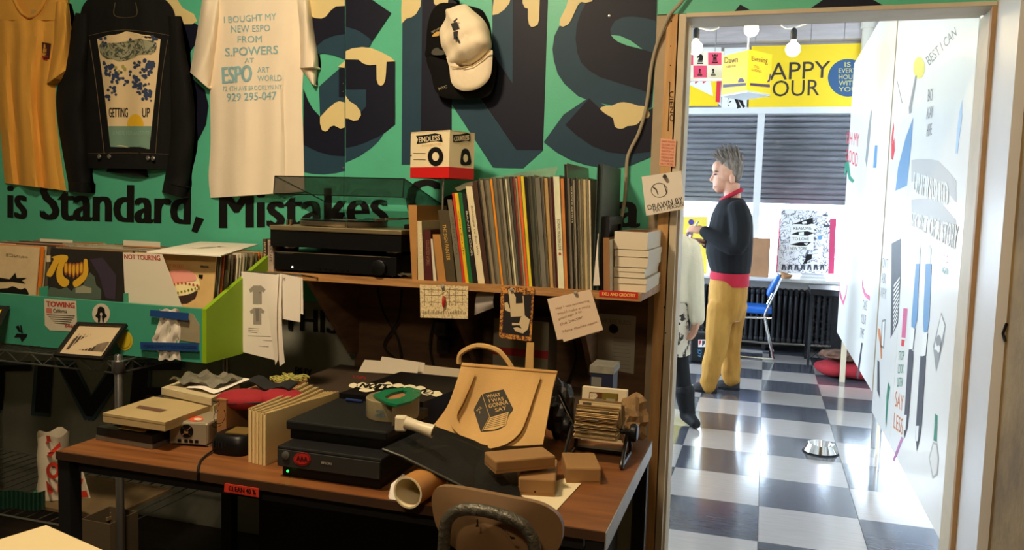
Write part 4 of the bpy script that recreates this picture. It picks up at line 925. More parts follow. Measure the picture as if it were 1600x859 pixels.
# ================================================================ garments hung on the wall
def drape(rows, D, folds, m, nx=22, ny=26, base=0.004, p=2.6):
    """cloth panel between left and right outline points (pixels on the wall); returns builder and depth function"""
    L = spl([Vector((a[0], a[1], 0)) for a, b in rows], 6); R = spl([Vector((b[0], b[1], 0)) for a, b in rows], 6); N = len(L)
    def dep(u, v): return base+D*(1-abs(2*u-1)**p)*(0.55+0.45*min(1, 6*v))+folds(u, v)*min(1, 8*u, 8*(1-u))
    mb = MB(); G = []
    for i in range(N):
        v = i/(N-1); row = []
        for j in range(nx+1):
            u = j/nx; x = L[i].x*(1-u)+R[i].x*u; y = L[i].y*(1-u)+R[i].y*u
            row.append(AY(x, y, W-dep(u, v)))
        G.append(row)
    mb.grid(G, m)
    B = [[Vector((p_.x, W-0.002, p_.z)) for p_ in r] for r in G]
    mb.grid(B, m, flip=True)
    rim = lambda g: g[0]+[r[-1] for r in g[1:]]+g[-1][::-1][1:]+[r[0] for r in g[::-1][1:-1]]
    a, b = rim(G), rim(B); k = len(a); mb.add(a+b, [(i, (i+1) % k, k+(i+1) % k, k+i) for i in range(k)], m)
    def S(x, y, e=0.0015):                        # picture point on the cloth
        i = 0
        best = None
        for q in range(N-1):
            yl, yr = L[q].y, R[q].y
            xm = (x-L[q].x)/(R[q].x-L[q].x); yy = yl+(yr-yl)*xm
            if yy <= y: best = q
        q = best if best is not None else 0; u = min(1, max(0, (x-L[q].x)/(R[q].x-L[q].x)))
        y0 = L[q].y*(1-u)+R[q].y*u; y1 = L[min(q+1, N-1)].y*(1-u)+R[min(q+1, N-1)].y*u
        v = (q+(0 if y1 == y0 else min(1, (y-y0)/(y1-y0))))/(N-1)
        return AY(x, y, W-dep(u, v)-e)
    return mb, S
tee_y = mat('yellow_cotton', (228, 168, 72), 0.9, var=0.06, vscale=12, bump=0.08, bscale=250)
ty = thing('t_shirt', (AY(50, 290, W).x, W-0.03, AY(50, 290, W).z), 'yellow T-shirt with small chest print hung on the teal wall', 'T-shirt')
fy = lambda u, v: 0.016*math.sin(u*15+1.2*v)*min(1, v*2)+0.006*math.sin(u*31+4*v)
mb, Sy = drape([((-26, 31), (101, 31)), ((-18, 60), (100, 62)), ((-12, 100), (90, 105)), ((-6, 150), (86, 155)), ((0, 200), (90, 208)), ((4, 250), (97, 262)), ((8, 286), (103, 298))], 0.035, fy, tee_y)
obj('body', mb, None, ty)
mb, _ = drape([((-28, -14), (20, -14)), ((-28, 0), (23, 0)), ((-27, 10), (27, 10)), ((-27, 20), (34, 20)), ((-26, 27), (42, 27)), ((-26, 31.5), (46, 31.5))], 0.02, lambda u, v: 0, tee_y, 10, p=8); obj('shoulder', mb, None, ty)
mb, _ = drape([((74, -14), (106, -12)), ((70, 0), (106, 0)), ((66, 10), (106, 10)), ((60, 20), (104, 20)), ((50, 27), (102, 27)), ((46, 31.5), (101, 31.5))], 0.02, lambda u, v: 0, tee_y, 10, p=8); obj('shoulder', mb, None, ty)
obj('inner_back', MB().prism([AY(*p, W-0.004) for p in ((14, -16), (80, -16), (66, 36), (26, 36))], (0, 0.003, 0)), tee_y, ty)
obj('collar', MB().tube([AY(x, y, W-0.02) for x, y in ((20, -14), (23, 0), (28, 11), (35, 21), (46, 27), (56, 23), (64, 12), (70, 0), (74, -14))], 0.0075, None, 8), tee_y, ty)
mb, _ = drape([((86, 2), (107, 4)), ((82, 45), (111, 50)), ((74, 95), (112, 78)), ((66, 136), (110, 104))], 0.05, lambda u, v: 0.006*math.sin(u*9+5*v), tee_y, 12); obj('sleeve', mb, None, ty)
q = PR(); q.g(mat('print_maroon', (70, 24, 22), 0.8), [(65.5, 66), (80, 66.2), (77, 94), (66, 94.2)], Sy); q.p(mat('print_red', (176, 48, 30), 0.8), [(66, 87), (75, 88), (74, 95), (66, 94)], S=lambda x, y: Sy(x, y, 0.0022)); q.p(mat('print_yellow', (206, 150, 60), 0.8), [(69, 76), (73, 76), (72, 86), (69, 86)], S=lambda x, y: Sy(x, y, 0.0022)); q.done('chest_print', ty)
obj('size_label', MB().prism([AY(*p, W-0.009) for p in ((48, 15), (55, 15), (55, 24), (48, 24))], (0, 0.001, 0)), mat('label_cloth', (196, 160, 90), 0.8), ty)

denim = mat('black_denim', (24, 24, 24), 0.9, spec=0.2, var=0.25, vscale=30, stretch=(4, 4, 0.5), bump=0.15, bscale=260)
stitch = mat('stitch', (92, 78, 56), 0.8)
jk = thing('denim_jacket', (AY(200, 290, W).x, W-0.03, AY(200, 290, W).z), 'black denim jacket with a painted Getting Up panel on its back', 'jacket')
fj = lambda u, v: 0.005*math.sin(u*20+2*v)
mb, Sj = drape([((152, -14), (242, -14)), ((128, 12), (270, 14)), ((124, 60), (276, 60)), ((126, 110), (273, 110)), ((129, 170), (270, 170)), ((130, 230), (268, 232)), ((130, 243), (268, 244))], 0.045, fj, denim); obj('back', mb, None, jk)
mb, _ = drape([((130, 240), (268, 241)), ((131, 262), (267, 265))], 0.05, lambda u, v: 0, denim, 24); obj('waistband', mb, None, jk)
mb, _ = drape([((118, 20), (142, 22)), ((108, 60), (141, 70)), ((98, 110), (138, 115)), ((88, 145), (136, 150)), ((90, 190), (136, 200)), ((98, 240), (140, 250)), ((106, 284), (141, 286))], 0.06, lambda u, v: 0.006*math.sin(v*22+u*4), denim, 12); obj('sleeve', mb, None, jk)
mb, _ = drape([((260, 25), (282, 25)), ((263, 70), (289, 75)), ((264, 120), (298, 125)), ((266, 170), (304, 175)), ((266, 215), (303, 220)), ((260, 262), (297, 270)), ((256, 285), (293, 294))], 0.06, lambda u, v: 0.006*math.sin(v*22+u*4+2), denim, 12); obj('sleeve', mb, None, jk)
mb, _ = drape([((106, 283), (142, 285)), ((107, 299), (141, 302))], 0.065, lambda u, v: 0, denim, 12); obj('cuff', mb, None, jk)
mb, _ = drape([((256, 284), (294, 293)), ((253, 300), (290, 311))], 0.065, lambda u, v: 0, denim, 12); obj('cuff', mb, None, jk)
mb, _ = drape([((168, 263), (228, 264)), ((166, 268), (232, 277))], 0.03, lambda u, v: 0, denim, 12); obj('front_tail', mb, None, jk)
for pts in ([(130, 58), (165, 50), (198, 47), (240, 51), (272, 57)], [(140, 62), (150, 130), (163, 240)], [(262, 62), (252, 130), (243, 240)], [(180, 4), (180, 25), (212, 25), (212, 4)], [(132, 240), (200, 239), (266, 241)]):
    obj('seam', MB().tube([Sj(p.x, p.y, 0.0008) for p in spl([Vector((*p_, 0)) for p_ in pts], 6)], 0.0013, None, 5), stitch, jk)
for x, y in ((155.5, 244.5), (171, 244.5), (231.5, 247), (239.5, 247.5)):
    obj('button', MB().lathe([(0.0095, 0), (0.0095, 0.003), (0.006, 0.005), (0.0001, 0.004)], AY(x, y, W-0.052), None, 14, M=Matrix.Rotation(PI/2, 3, 'X')), mat('button_steel', (170, 168, 164), 0.35, 0.9), jk)
outline = [(151.6, 60.5), (175, 53), (198, 49), (225, 53), (251, 60), (247, 105), (240, 170), (233.5, 233), (172.6, 231.5), (166, 170), (158, 105)]
pn = PR(); pn.g(mat('panel_cream', (222, 198, 154), 0.8), outline, Sj, 30, 18); pan = pn.done('painted_panel', jk)
e2 = lambda x, y: Sj(x, y, 0.0024); e3 = lambda x, y: Sj(x, y, 0.0034)
q = PR(); q.g(mat('panel_sea', (112, 146, 128), 0.8), [(169, 197), (237, 197), (233.5, 233), (172.6, 231.5)], e2, 10, 18); q.g(mat('panel_sun', (222, 176, 30), 0.8), circle(211.5, 197, 13, 19, 16, PI, 2*PI), e2)
q.t(black, 'GETTING', ((170, 168), (200, 168.5), (200, 183), (170, 183)), S=e3, bold=0.01); q.t(black, 'UP', ((222, 168.5), (234.5, 168.5), (234, 183), (222, 183)), S=e3, bold=0.01)
q.t(mat('panel_faint', (140, 168, 150), 0.8), 'A NOTE FOR ANOTHER', ((176, 204), (234, 205), (233, 211), (176, 210)), S=e3); q.done('painted_lettering', pan)
q = PR(); q.g(scribble('swirl_print', (150, 150, 122), (70, 74, 62), 30, 0.05), C([(156, 68), (175, 64), (198, 64), (220, 60), (244, 66), (240, 84), (220, 86), (205, 92), (190, 96), (172, 94), (158, 86)], 3), e2, 10, 18)
random.seed(5); bl_ = mat('panel_blue', (44, 60, 92), 0.8)
for cx, cy, n in ((168, 105, 16), (180, 118, 14), (176, 140, 9), (165, 60, 7), (200, 54, 8), (240, 60, 9), (236, 100, 20), (229, 112, 10), (210, 122, 12), (218, 136, 16), (230, 146, 14), (195, 131, 4), (168, 150, 5), (234, 160, 3), (215, 100, 6), (226, 128, 3)):
    for k in range(int(n*1.3)):
        x, y = cx+random.gauss(0, 4.4), cy+random.gauss(0, 5)
        if 56 < y < 190 and 156+max(0, y-60)*0.1 < x < 246-max(0, y-60)*0.09: q.p(bl_, circle(x, y, random.uniform(1.6, 3.2), None, 8), S=e3)
for x, y in ((181, 106), (186, 112), (192, 104), (195, 108)): q.p(mat('panel_olive', (160, 154, 84), 0.8), circle(x, y, 2.6, 3.2, 8), S=e3)
tag(q.done('painted_blossom', pan), kind='stuff')

tee_w = mat('white_cotton', (238, 224, 200), 0.9, var=0.03, vscale=12, bump=0.08, bscale=250); tink = mat('shirt_ink', (140, 182, 190), 0.85)
tw = thing('t_shirt', (AY(400, 300, W).x, W-0.03, AY(400, 300, W).z), 'cream white T-shirt with pale blue lettering hung on the teal wall', 'T-shirt')
fw = lambda u, v: 0.009*math.sin(u*17+1.5*v+1)*min(1, v*1.6)+0.008*math.exp(-((u-0.33)/0.03)**2)*-1*min(1, v*3)*(1-0.5*v)-0.006*math.exp(-((u-0.80)/0.02)**2)*min(1, v*2)
mb, Sw_ = drape([((316, -14), (486, -14)), ((322, 40), (482, 40)), ((327, 100), (475, 100)), ((328, 150), (472, 150)), ((329, 223), (474, 223)), ((326, 275), (475, 272)), ((329, 309), (476, 299))], 0.04, fw, tee_w, 30); obj('body', mb, None, tw)
mb, _ = drape([((317, -8), (346, -4)), ((308, 50), (342, 55)), ((301, 90), (336, 98)), ((297, 113), (328, 140))], 0.055, lambda u, v: 0.006*math.sin(u*8+6*v), tee_w, 12); obj('sleeve', mb, None, tw)
mb, _ = drape([((462, -6), (484, -4)), ((466, 40), (490, 44)), ((468, 80), (496, 84)), ((468, 106), (497, 104))], 0.055, lambda u, v: 0.006*math.sin(u*8+6*v+2), tee_w, 12); obj('sleeve', mb, None, tw)
mb, _ = drape([((470, 107), (496, 105.5)), ((476, 115), (495, 118)), ((486, 130), (493, 134))], 0.03, lambda u, v: 0, tee_w, 8); obj('sleeve_fold', mb, None, tw)
q = PR()
for t, a, bd in (('I BOUGHT MY', ((349.6, 26), (431.5, 20.5), (432, 31), (350, 36)), 0.008), ('NEW ESPO', ((360.7, 40), (422, 38.5), (422, 48.5), (361, 51)), 0.008), ('FROM', ((371, 56.5), (409, 55.5), (409, 66), (371, 67)), 0.008),
              ('S.POWERS', ((351.5, 75), (434.5, 71), (434.5, 84), (351.5, 88)), 0.018), ('AT', ((382, 91), (397, 90.3), (397, 97.7), (382, 98.3)), 0.006), ('ESPO', ((346, 105), (394, 101), (394, 127), (347, 131)), 0.03),
              ('ART', ((402, 105), (421, 104.5), (421, 113), (402, 113.6)), 0.008), ('WORLD', ((402, 118), (440, 117), (440, 126), (402, 126.6)), 0.008), ('72 4TH AVE BROOKLYN NY', ((348, 135.5), (440, 132), (440, 139.5), (348, 142.5)), 0.004), ('929 295-047', ((354, 146), (432, 143), (432, 155), (354, 158.5)), 0.016)):
    q = PR(); q.t(tink, t, a, S=Sw_, bold=bd); q.done('back_lettering', tw)

# ---------------------------------------------------------------- caps
def puff(outline, cen, D, base, m, n=7, p=0.6, shear=(0, 0)):
    pts = C(outline, 4); mb = MB(); loops = []
    for k in range(n+1):
        t = k/n; r = 1-t; d = base+D*(1-r**2)**p
        loops.append([AY(cen[0]+(x-cen[0])*r+shear[0]*(1-r), cen[1]+(y-cen[1])*r+shear[1]*(1-r), W-d) for x, y in pts] if k < n else None)
    loops = loops[:-1]; mb.ring(loops, m, True, False)
    mb.add(loops[-1], [list(range(len(pts)))], m, True)
    b = [AY(x, y, W-base+0.004) for x, y in pts]; mb.ring([b, loops[0]], m, True, False); return mb
capw = mat('cap_cotton', (232, 216, 186), 0.85, var=0.06, vscale=18, bump=0.25, bscale=35); capb = mat('cap_black', (14, 13, 12), 0.9, spec=0.2, bump=0.2, bscale=60)
cb_ = thing('baseball_cap', AY(715, 150, W-0.05), 'black baseball cap hanging behind the white cap', 'cap', 'caps hung on the wall')
obj('crown', puff([(694, 4), (676, 16), (668, 40), (666, 70), (668, 92), (715, 100), (764, 92), (767, 50), (759, 24), (745, 12)], (715, 55), 0.055, 0.006, capb), None, cb_)
obj('brim', puff([(668, 88), (674, 118), (681, 143), (700, 154), (738, 154), (766, 147), (775, 112), (770, 86), (715, 98)], (720, 118), 0.012, 0.05, capb, p=0.4), None, cb_)
q = PR(); Sc = lambda x, y: AY(x, y, W-0.064)
q.t(mat('cap_thread', (170, 160, 130), 0.8), 'NYC', ((685, 137), (698, 133), (699, 137), (686, 141)), S=Sc); q.done('brim_embroidery', cb_)
q = PR(); Sc = lambda x, y: AY(x, y, W-0.048); q.p(mat('gold_thread', (196, 156, 70), 0.7), C([(675, 57), (681, 50), (688, 50), (688, 55)], 3), S=Sc); q.done('emblem', cb_); q = PR(); q.t(MATS['cap_thread'], 'NEW YORK', ((674, 49), (688, 42), (689, 45), (675, 52)), S=Sc); q.done('embroidery', cb_); q = PR(); q.p(mat('cap_patch', (70, 68, 58), 0.8), C([(674, 82), (680, 75), (694, 76), (694, 85), (678, 86)], 3), S=Sc); q.done('sewn_patch', cb_)
cw = thing('baseball_cap', AY(730, 142, W-0.08), 'white baseball cap with small black figure embroidered, hung on the wall', 'cap', 'caps hung on the wall')
mb = puff([(696, 15), (704.7, 13), (721.5, 6), (729, 7.5), (740, 17), (753, 28), (761.5, 39), (766, 54), (769, 74.5), (753, 91), (738, 101.5), (721.5, 104), (704, 102), (698, 87.5), (690, 69), (687.5, 52), (691.7, 37), (695, 26)], (728, 58), 0.075, 0.072, capw, n=10)
for v in mb.v: v.y += 0.006*math.sin(v.x*70+v.z*30)+0.004*math.sin(v.z*90-v.x*40)
obj('crown', mb, None, cw, smooth=True)
obj('brim', puff([(698, 88), (702, 106), (704.7, 126.6), (712, 137), (725, 142), (744, 139.7), (758.7, 130), (767, 115.5), (769.5, 89.4), (768, 78), (752, 94), (736, 104), (718, 106)], (735, 118), 0.014, 0.088, capw, p=0.4), None, cw)
obj('brim_seam', MB().tube([AY(x, y, W-0.108) for x, y in ((704, 104), (721.5, 105.5), (738, 103), (753, 93), (767, 78))], 0.0022, None, 6), mat('seam_tan', (190, 160, 110), 0.8), cw)
q = PR(); Sc = lambda x, y: AY(x, y, W-0.152)
q.p(black, [(704, 37), (714, 34), (718, 45), (708, 48)], S=Sc).p(black, [(708, 50), (716, 48), (714, 60), (709, 62)], S=Sc).p(black, [(712, 58), (715, 57), (719, 66), (716, 67)], S=Sc).p(black, [(708, 33), (714, 28), (715, 30), (710, 36)], S=Sc); q.done('embroidery', cw)
hk = AY(716, 2, W)
tag(obj('wall_hook', MB().tube(spl([hk, hk+Vector((0, -0.05, 0.0)), hk+Vector((0, -0.09, 0.01)), hk+Vector((0, -0.10, 0.035))], 4), 0.006), blk_met), 'black wall hook holding the two caps', 'hook')

# ---------------------------------------------------------------- cable down the post
cpts = [(1080, -18, .02), (1062, 6, .022), (1046, 24, .026), (1034, 50, .02), (1024, 78, .012), (1017, 110, .012), (1013, 145, .012), (1008, 175, .012), (998, 208, .012), (986, 232, .012), (980, 250, .012), (978, 285, .014), (975, 320, .016), (968, 352, .02)]
tag(obj('cable', MB().tube(spl([AY(x, y, W-d) for x, y, d in cpts], 5), 0.0062, None, 8), mat('cable_jacket', (168, 158, 132), 0.6, var=0.2, vscale=30)), 'loose grey cable running down the wall beside the door post', 'cable')

# ---------------------------------------------------------------- notes on the post
paper = mat('paper', (230, 222, 208), 0.8, var=0.04, vscale=10); pinkpaper = mat('pink_paper', (232, 172, 140), 0.8); pencil = mat('pencil', (70, 62, 56), 0.8); redpen = mat('red_pen', (170, 60, 50), 0.8)
pn_ = thing('note', AY(1043, 260, W-0.02), 'small salmon pink note written in red pen on the door post', 'note')
mb = MB(); mb.prism([AY(*p, W-0.0195) for p in ((1032.5, 216), (1056.5, 218), (1054, 260.5), (1030, 258.5))], (0, 0.0008, 0), pinkpaper); obj('sheet', mb, None, pn_)
q = PR(); Sn = lambda x, y: AY(x, y, W-0.0205)
for k, t in enumerate(("DON'T TOUCH", 'GLASSES ON', 'SPECIALS AT', 'WATCH A', 'GOOD COUSIN', 'WEDDING BABY', 'CHARGER AND', 'NOT MORE')): q.t(redpen, t, ((1034-k*.25, 219+k*5), (1054-k*.25, 220.5+k*5), (1054-k*.25, 223.6+k*5), (1034-k*.25, 222.1+k*5)), S=Sn)
q.done('handwriting', pn_)
dn = thing('note', AY(1035, 336, W-0.06), 'white card with a pencil baseball pinned to the door post', 'note')
Sd = lambda x, y: AY(x, y, W-0.06-(0.0002*(x-1035))); Sd2 = lambda x, y: AY(x, y, W-0.0612-(0.0002*(x-1035)))
mb = MB(); mb.prism([Sd(*p) for p in ((1002.5, 276), (1064.5, 266.5), (1069, 326), (1009.5, 337))], (0, 0.0012, 0), paper); obj('card', mb, None, dn)
q = PR(); ring_ = circle(1030, 297, 13, 11.5, 24)
for k in range(24):
    a, b = ring_[k], ring_[(k+1) % 24]; f = lambda p_: (1030+(p_[0]-1030)*0.93, 297+(p_[1]-297)*0.93); q.p(pencil, [a, b, f(b), f(a)], S=Sd2)
q.p(pencil, [(1020, 291), (1026, 295), (1029, 304), (1027.5, 304), (1024.5, 297), (1019.5, 293)], S=Sd2).p(pencil, [(1037, 288), (1038.5, 288), (1043, 302), (1041, 302)], S=Sd2)
q.t(black, 'DRAWN BY', ((1011, 321), (1066, 307), (1067.5, 316), (1013, 328)), S=Sd2).t(black, 'MATT PERSON', ((1020, 326), (1067.5, 315), (1068.5, 322), (1022, 332)), S=Sd2); q.done('drawing', dn)
obj('push_pin', MB().tube([AY(1040, 272, W-0.02), AY(1038, 276, W-0.08)], 0.006, None, 8), pencil, dn)
# ================================================================ the box sign on its stick
wood_m = mat('shelf_board', (186, 138, 82), 0.6, col2=(140, 98, 54), vscale=4, stretch=(1.2, 14, 14), bump=0.08, bscale=40)
YF = 2.42; ZSH = 1.128; ZSB = 1.104
def lb(px, Y, py=445): return AY(px, py, Y).x
shf = thing('wall_shelf', (-0.95, 2.6, ZSB), 'plywood wall shelf carrying the turntable, books and records', 'shelf')
xl, xr = AY(412, 432, YF).x, AY(1001, 464, YF).x
mb = MB(); mb.prism([(xl, YF, ZSB), (xr, YF, ZSB), (AY(1033, 440, 2.785).x, 2.785, ZSB), (AY(385, 425, 2.6).x, 2.785, ZSB), (AY(385, 425, 2.6).x, 2.595, ZSB), (xl, 2.595, ZSB)], (0, 0, ZSH-ZSB), wood_m); obj('board', mb, None, shf)
gus = mat('gusset_plywood', (118, 88, 58), 0.75, col2=(84, 60, 38), vscale=4, stretch=(1, 1, 5))
for px, pz in ((484, 525), (700, 590), (903, 590)):
    x = AY(px, 447, YF+0.01).x; zb = 0.80
    obj('bracket', MB().prism([(x, YF+0.01, ZSB-0.001), (x, 2.795, ZSB-0.001), (x, 2.795, zb), (x, 2.74, zb)], (-0.018, 0, 0)), gus, shf)
tag_ = thing('sticker', AY(966, 461, YF), 'red DELI AND GROCERY sticker on the shelf edge', 'sticker')
Ss = lambda x, y: AY(x, y, YF-0.001); Ss2 = lambda x, y: AY(x, y, YF-0.0018)
mb = MB(); mb.prism([AY(*p, YF-0.001) for p in ((936.5, 453.5), (997, 456.5), (996.5, 467), (936, 463.5))], (0, 0.0008, 0), mat('deli_red', (196, 28, 26), 0.5)); obj('label', mb, None, tag_)
q = PR(); q.t(mat('deli_yellow', (238, 200, 110), 0.5), 'DELI AND GROCERY', ((941, 456.2), (993, 459), (993, 464.2), (941, 461.2)), S=Ss2, bold=0.03); q.done('lettering', tag_)

cS = AY(702, 240, 2.52); aS = AY(641.5, 240, 2.60); bS = AY(741, 240, 2.63); dS = aS+bS-cS
zs0, zs1 = AY(702, 278, 2.52).z, AY(702, 203, 2.52).z; zr_ = AY(702, 260.5, 2.52).z
sg = thing('box_sign', (cS.x, 2.58, ZSH), 'small cream and red box sign reading Endless and Countless on a stick', 'sign')
scr = mat('sign_cream', (232, 216, 176), 0.5, var=0.03); srd = mat('sign_red_band', (200, 26, 26), 0.5)
cs = [Vector((p.x, p.y, 0)) for p in (aS, cS, bS, dS)]
for i in range(4):
    a, b = cs[i], cs[(i+1) % 4]; n = Vector(((b-a).y, -(b-a).x, 0)).normalized()
    fc = MB()
    for z0, z1, m in ((zs0, zr_, srd), (zr_, zs1, scr)): fc.hexa([p+Vector((0, 0, z)) for z in (z0, z1) for p in (a, b, b-n*0.006, a-n*0.006)], m)
    f = obj('panel', fc, None, sg)
    if i < 2:
        Sg = (lambda a, n: lambda x, y: APL(x, y, a+n*0.0012, n))(a, n); Sg2 = (lambda a, n: lambda x, y: APL(x, y, a+n*0.0022, n))(a, n); Sg3 = (lambda a, n: lambda x, y: APL(x, y, a+n*0.003, n))(a, n)
        q = PR()
        if i == 0:
            q.p(black, [(650, 212), (663, 211), (680, 208), (689, 210), (692, 222), (680, 220), (665, 223), (651, 225), (653, 218)], S=Sg).t(scr, 'ENDLESS', ((654, 214), (687, 211), (687.5, 219), (654.5, 222.5)), S=Sg2, bold=0.02)
            q.t(mat('faint_tan', (214, 184, 130), 0.6), 'POSSIBILITIES', ((659, 226), (690, 223), (690, 226.5), (659, 229.5)), S=Sg)
            q.p(black, circle(680.5, 244.5, 12.2, 15, 28), S=Sg).p(scr, circle(680.5, 244.5, 5.4, 7, 20), S=Sg2)
            for y in (239, 249): q.p(black, [(646, y), (665, y+0.3), (665, y+0.9), (646, y+0.6)], S=Sg)
        else:
            q.p(black, [(708, 210.5), (718, 210), (730, 207.5), (735, 209.5), (735, 221), (728, 219.5), (718, 222), (708, 222)], S=Sg).t(scr, 'COUNTLESS', ((709.5, 213), (733, 211), (733, 218.5), (709.5, 220.5)), S=Sg2, bold=0.02)
            q.t(MATS['faint_tan'], 'MISTAKES', ((718, 225), (733.5, 223), (733.5, 226.5), (718, 228.5)), S=Sg)
            q.p(black, C([(720.5, 257), (720, 245), (722, 235), (727, 232), (732.5, 235), (735.5, 246), (735, 257)], 4), S=Sg).p(scr, circle(727.5, 247, 3.6, 6.4, 16), S=Sg2)
        q.done('print', f)
cc = (cs[0]+cs[2])/2
obj('cap_board', MB().prism([c+Vector((0, 0, zs1-0.004)) for c in cs], (0, 0, 0.003)), scr, sg)
px_ = AY(692, 300, 2.57); obj('stick', MB().tube([(px_.x, 2.57, ZSH), (px_.x, 2.57, zs0+0.02)], 0.0042), mat('aluminium', (170, 168, 160), 0.35, 0.9), sg)
for x, y in ((642.5, 207.5), (643, 243), (646, 275)): obj('rivet', MB().lathe([(0.0035, 0), (0.0035, 0.002), (0.0001, 0.003)], APL(x, y, cs[0]+Vector((0.003, 0, 0)), Vector(((cs[1]-cs[0]).y, -(cs[1]-cs[0]).x, 0)).normalized()), None, 8, M=Matrix.Rotation(PI/2, 3, 'X')), pencil, sg)

# ================================================================ hi-fi
hblk = mat('hifi_black', (12, 12, 13), 0.4, spec=0.3); hsil = mat('hifi_champagne', (150, 136, 104), 0.4, 0.7)
YR0 = 2.425
def hz(x, y, Y=YR0): return AY(x, y, Y)
rc = thing('receiver', ((hz(430, 420).x+hz(618, 430).x)/2, 2.58, ZSH), 'black hi-fi receiver under the turntable', 'receiver')
x0, x1 = hz(429, 410).x, hz(618, 425).x; zf = ZSH+0.008; zt1 = hz(520, 396).z
obj('chassis', MB().b2((x0, YR0+0.012, zf), (x1, 2.77, zt1)), hblk, rc)
obj('front_panel', MB().box(((x0+x1)/2, YR0+0.006, (zf+zt1)/2), (x1-x0+0.004, 0.012, zt1-zf), bev=0.003), hblk, rc)
obj('trim_line', MB().b2((x0+0.002, YR0-0.001, zt1-0.004), (x1-0.02, YR0+0.001, zt1-0.002)), hsil, rc)
kx = hz(594, 418)
obj('volume_knob', MB().lathe([(0.026, 0), (0.026, 0.016), (0.023, 0.018), (0.0001, 0.018)], (kx.x, YR0, kx.z), None, 24, M=Matrix.Rotation(PI/2, 3, 'X')), hblk, rc)
px_ = hz(457, 417); obj('power_lamp', MB().lathe([(0.003, 0), (0.003, 0.003), (0.0001, 0.004)], (px_.x, YR0, px_.z), None, 8, M=Matrix.Rotation(PI/2, 3, 'X')), mat('power_led', (255, 255, 255), 0.3, emit=(255, 255, 255), estr=2.0), rc)
q = PR(); Sr = lambda x, y: AY(x, y, YR0-0.0008); gtx = mat('hifi_text', (90, 90, 88), 0.5)
q.t(gtx, 'HARMAN KARDON', ((434, 394), (458, 395.3), (458, 397), (434, 395.8)), S=Sr); q.done('lettering', rc)
for k in range(6): p = hz(500+k*8.7, 419.5+k*0.6); obj('button', MB().box((p.x, YR0-0.002, p.z), (0.007, 0.004, 0.004)), hblk, rc)
for x in (x0+0.04, x1-0.04): obj('foot', MB().lathe([(0.018, 0), (0.018, 0.0085)], (x, YR0+0.05, ZSH), None, 14), hblk, rc)
tt = thing('turntable', ((hz(422, 360).x+hz(627, 370).x)/2, 2.58, zt1), 'black record player with smoked dust cover raised on the shelf', 'record player')
YT = 2.41; x0, x1 = AY(422.5, 360, YT).x, AY(627, 366, YT).x
ztp = AY(525, 355.5, YT).z; zmid = AY(525, 363, YT).z; zlo = AY(525, 389, YT).z
obj('plinth', MB().b2((x0, YT, zlo), (x1, 2.765, zmid)), hblk, tt)
obj('top_plate', MB().box(((x0+x1)/2, (YT+2.765)/2-0.002, (zmid+ztp)/2), (x1-x0+0.004, 2.765-YT+0.006, ztp-zmid), bev=0.003), hsil, tt)
for x in (x0+0.05, x1-0.05):
    for y in (YT+0.05, 2.70): obj('foot', MB().lathe([(0.024, zt1), (0.026, zt1+0.006), (0.026, zlo)], (x, y, 0), None, 18), hblk, tt)
for x in (x0+0.05, x1-0.05): obj('foot_ring', MB().lathe([(0.0265, zt1+0.011), (0.0265, zt1+0.014)], (x, YT+0.05, 0), None, 18), metal_grey, tt)
cx = AY(541, 345, 2.60).x; cy = 2.585
obj('platter', MB().lathe([(0.150, 0.002), (0.152, 0.006), (0.152, 0.016), (0.148, 0.019), (0.0001, 0.019)], (cx, cy, ztp), None, 48), mat('platter_alu', (120, 112, 96), 0.35, 0.8), tt)
obj('spindle', MB().lathe([(0.0035, 0.019), (0.0035, 0.032), (0.0001, 0.034)], (cx, cy, ztp), None, 8), chrome, tt)
tag(obj('vinyl_record', MB().lathe([(0.0001, 0.0195), (0.150, 0.0195), (0.150, 0.0222), (0.0001, 0.0225)], (cx, cy, ztp), None, 48), mat('vinyl', (12, 12, 13), 0.2, spec=0.6)), 'black record lying on the turntable platter', 'record')
lbm = MB(); lbm.lathe([(0.0001, 0.0226), (0.05, 0.0226), (0.05, 0.0231), (0.0001, 0.0232)], (cx, cy, ztp), None, 24); lo_ = bpy.data.objects['vinyl_record']; obj('paper_label', lbm, mat('record_label', (150, 146, 136), 0.6), lo_)
ax0 = Vector((x1-0.06, 2.70, ztp)); obj('tonearm_base', MB().lathe([(0.03, 0), (0.03, 0.02), (0.016, 0.024), (0.014, 0.04), (0.0001, 0.042)], ax0, None, 18), blk_met, tt)
obj('tonearm', MB().tube(spl([ax0+Vector((0.01, 0.03, 0.034)), ax0+Vector((0, 0, 0.034)), ax0+Vector((-0.005, -0.12, 0.034)), ax0+Vector((-0.05, -0.19, 0.031))], 5), 0.0042, None, 8), chrome, tt)
obj('headshell', MB().box(ax0+Vector((-0.062, -0.205, 0.028)), (0.018, 0.036, 0.010), rz=-0.6, bev=0.002), metal_grey, tt)
obj('counterweight', MB().lathe([(0.014, -0.02), (0.014, 0.02)], ax0+Vector((0.012, 0.05, 0.034)), None, 14, 'Y'), blk_met, tt)
obj('strobe_post', MB().lathe([(0.004, 0), (0.004, 0.018), (0.0001, 0.019)], (AY(541, 355, YT+0.03).x, YT+0.03, ztp), None, 10), chrome, tt)
pk_ = AY(452, 350, YT+0.05); obj('speed_knob', MB().lathe([(0.011, 0), (0.011, 0.018), (0.009, 0.02), (0.0001, 0.02)], (pk_.x, YT+0.05, ztp), None, 18), chrome, tt)
obj('cue_block', MB().box((x1-0.03, YT+0.16, ztp+0.008), (0.03, 0.09, 0.016), bev=0.003), blk_met, tt)
smoke = mat('smoked_acrylic', (30, 32, 26), 0.08, alpha=0.38, spec=0.6)
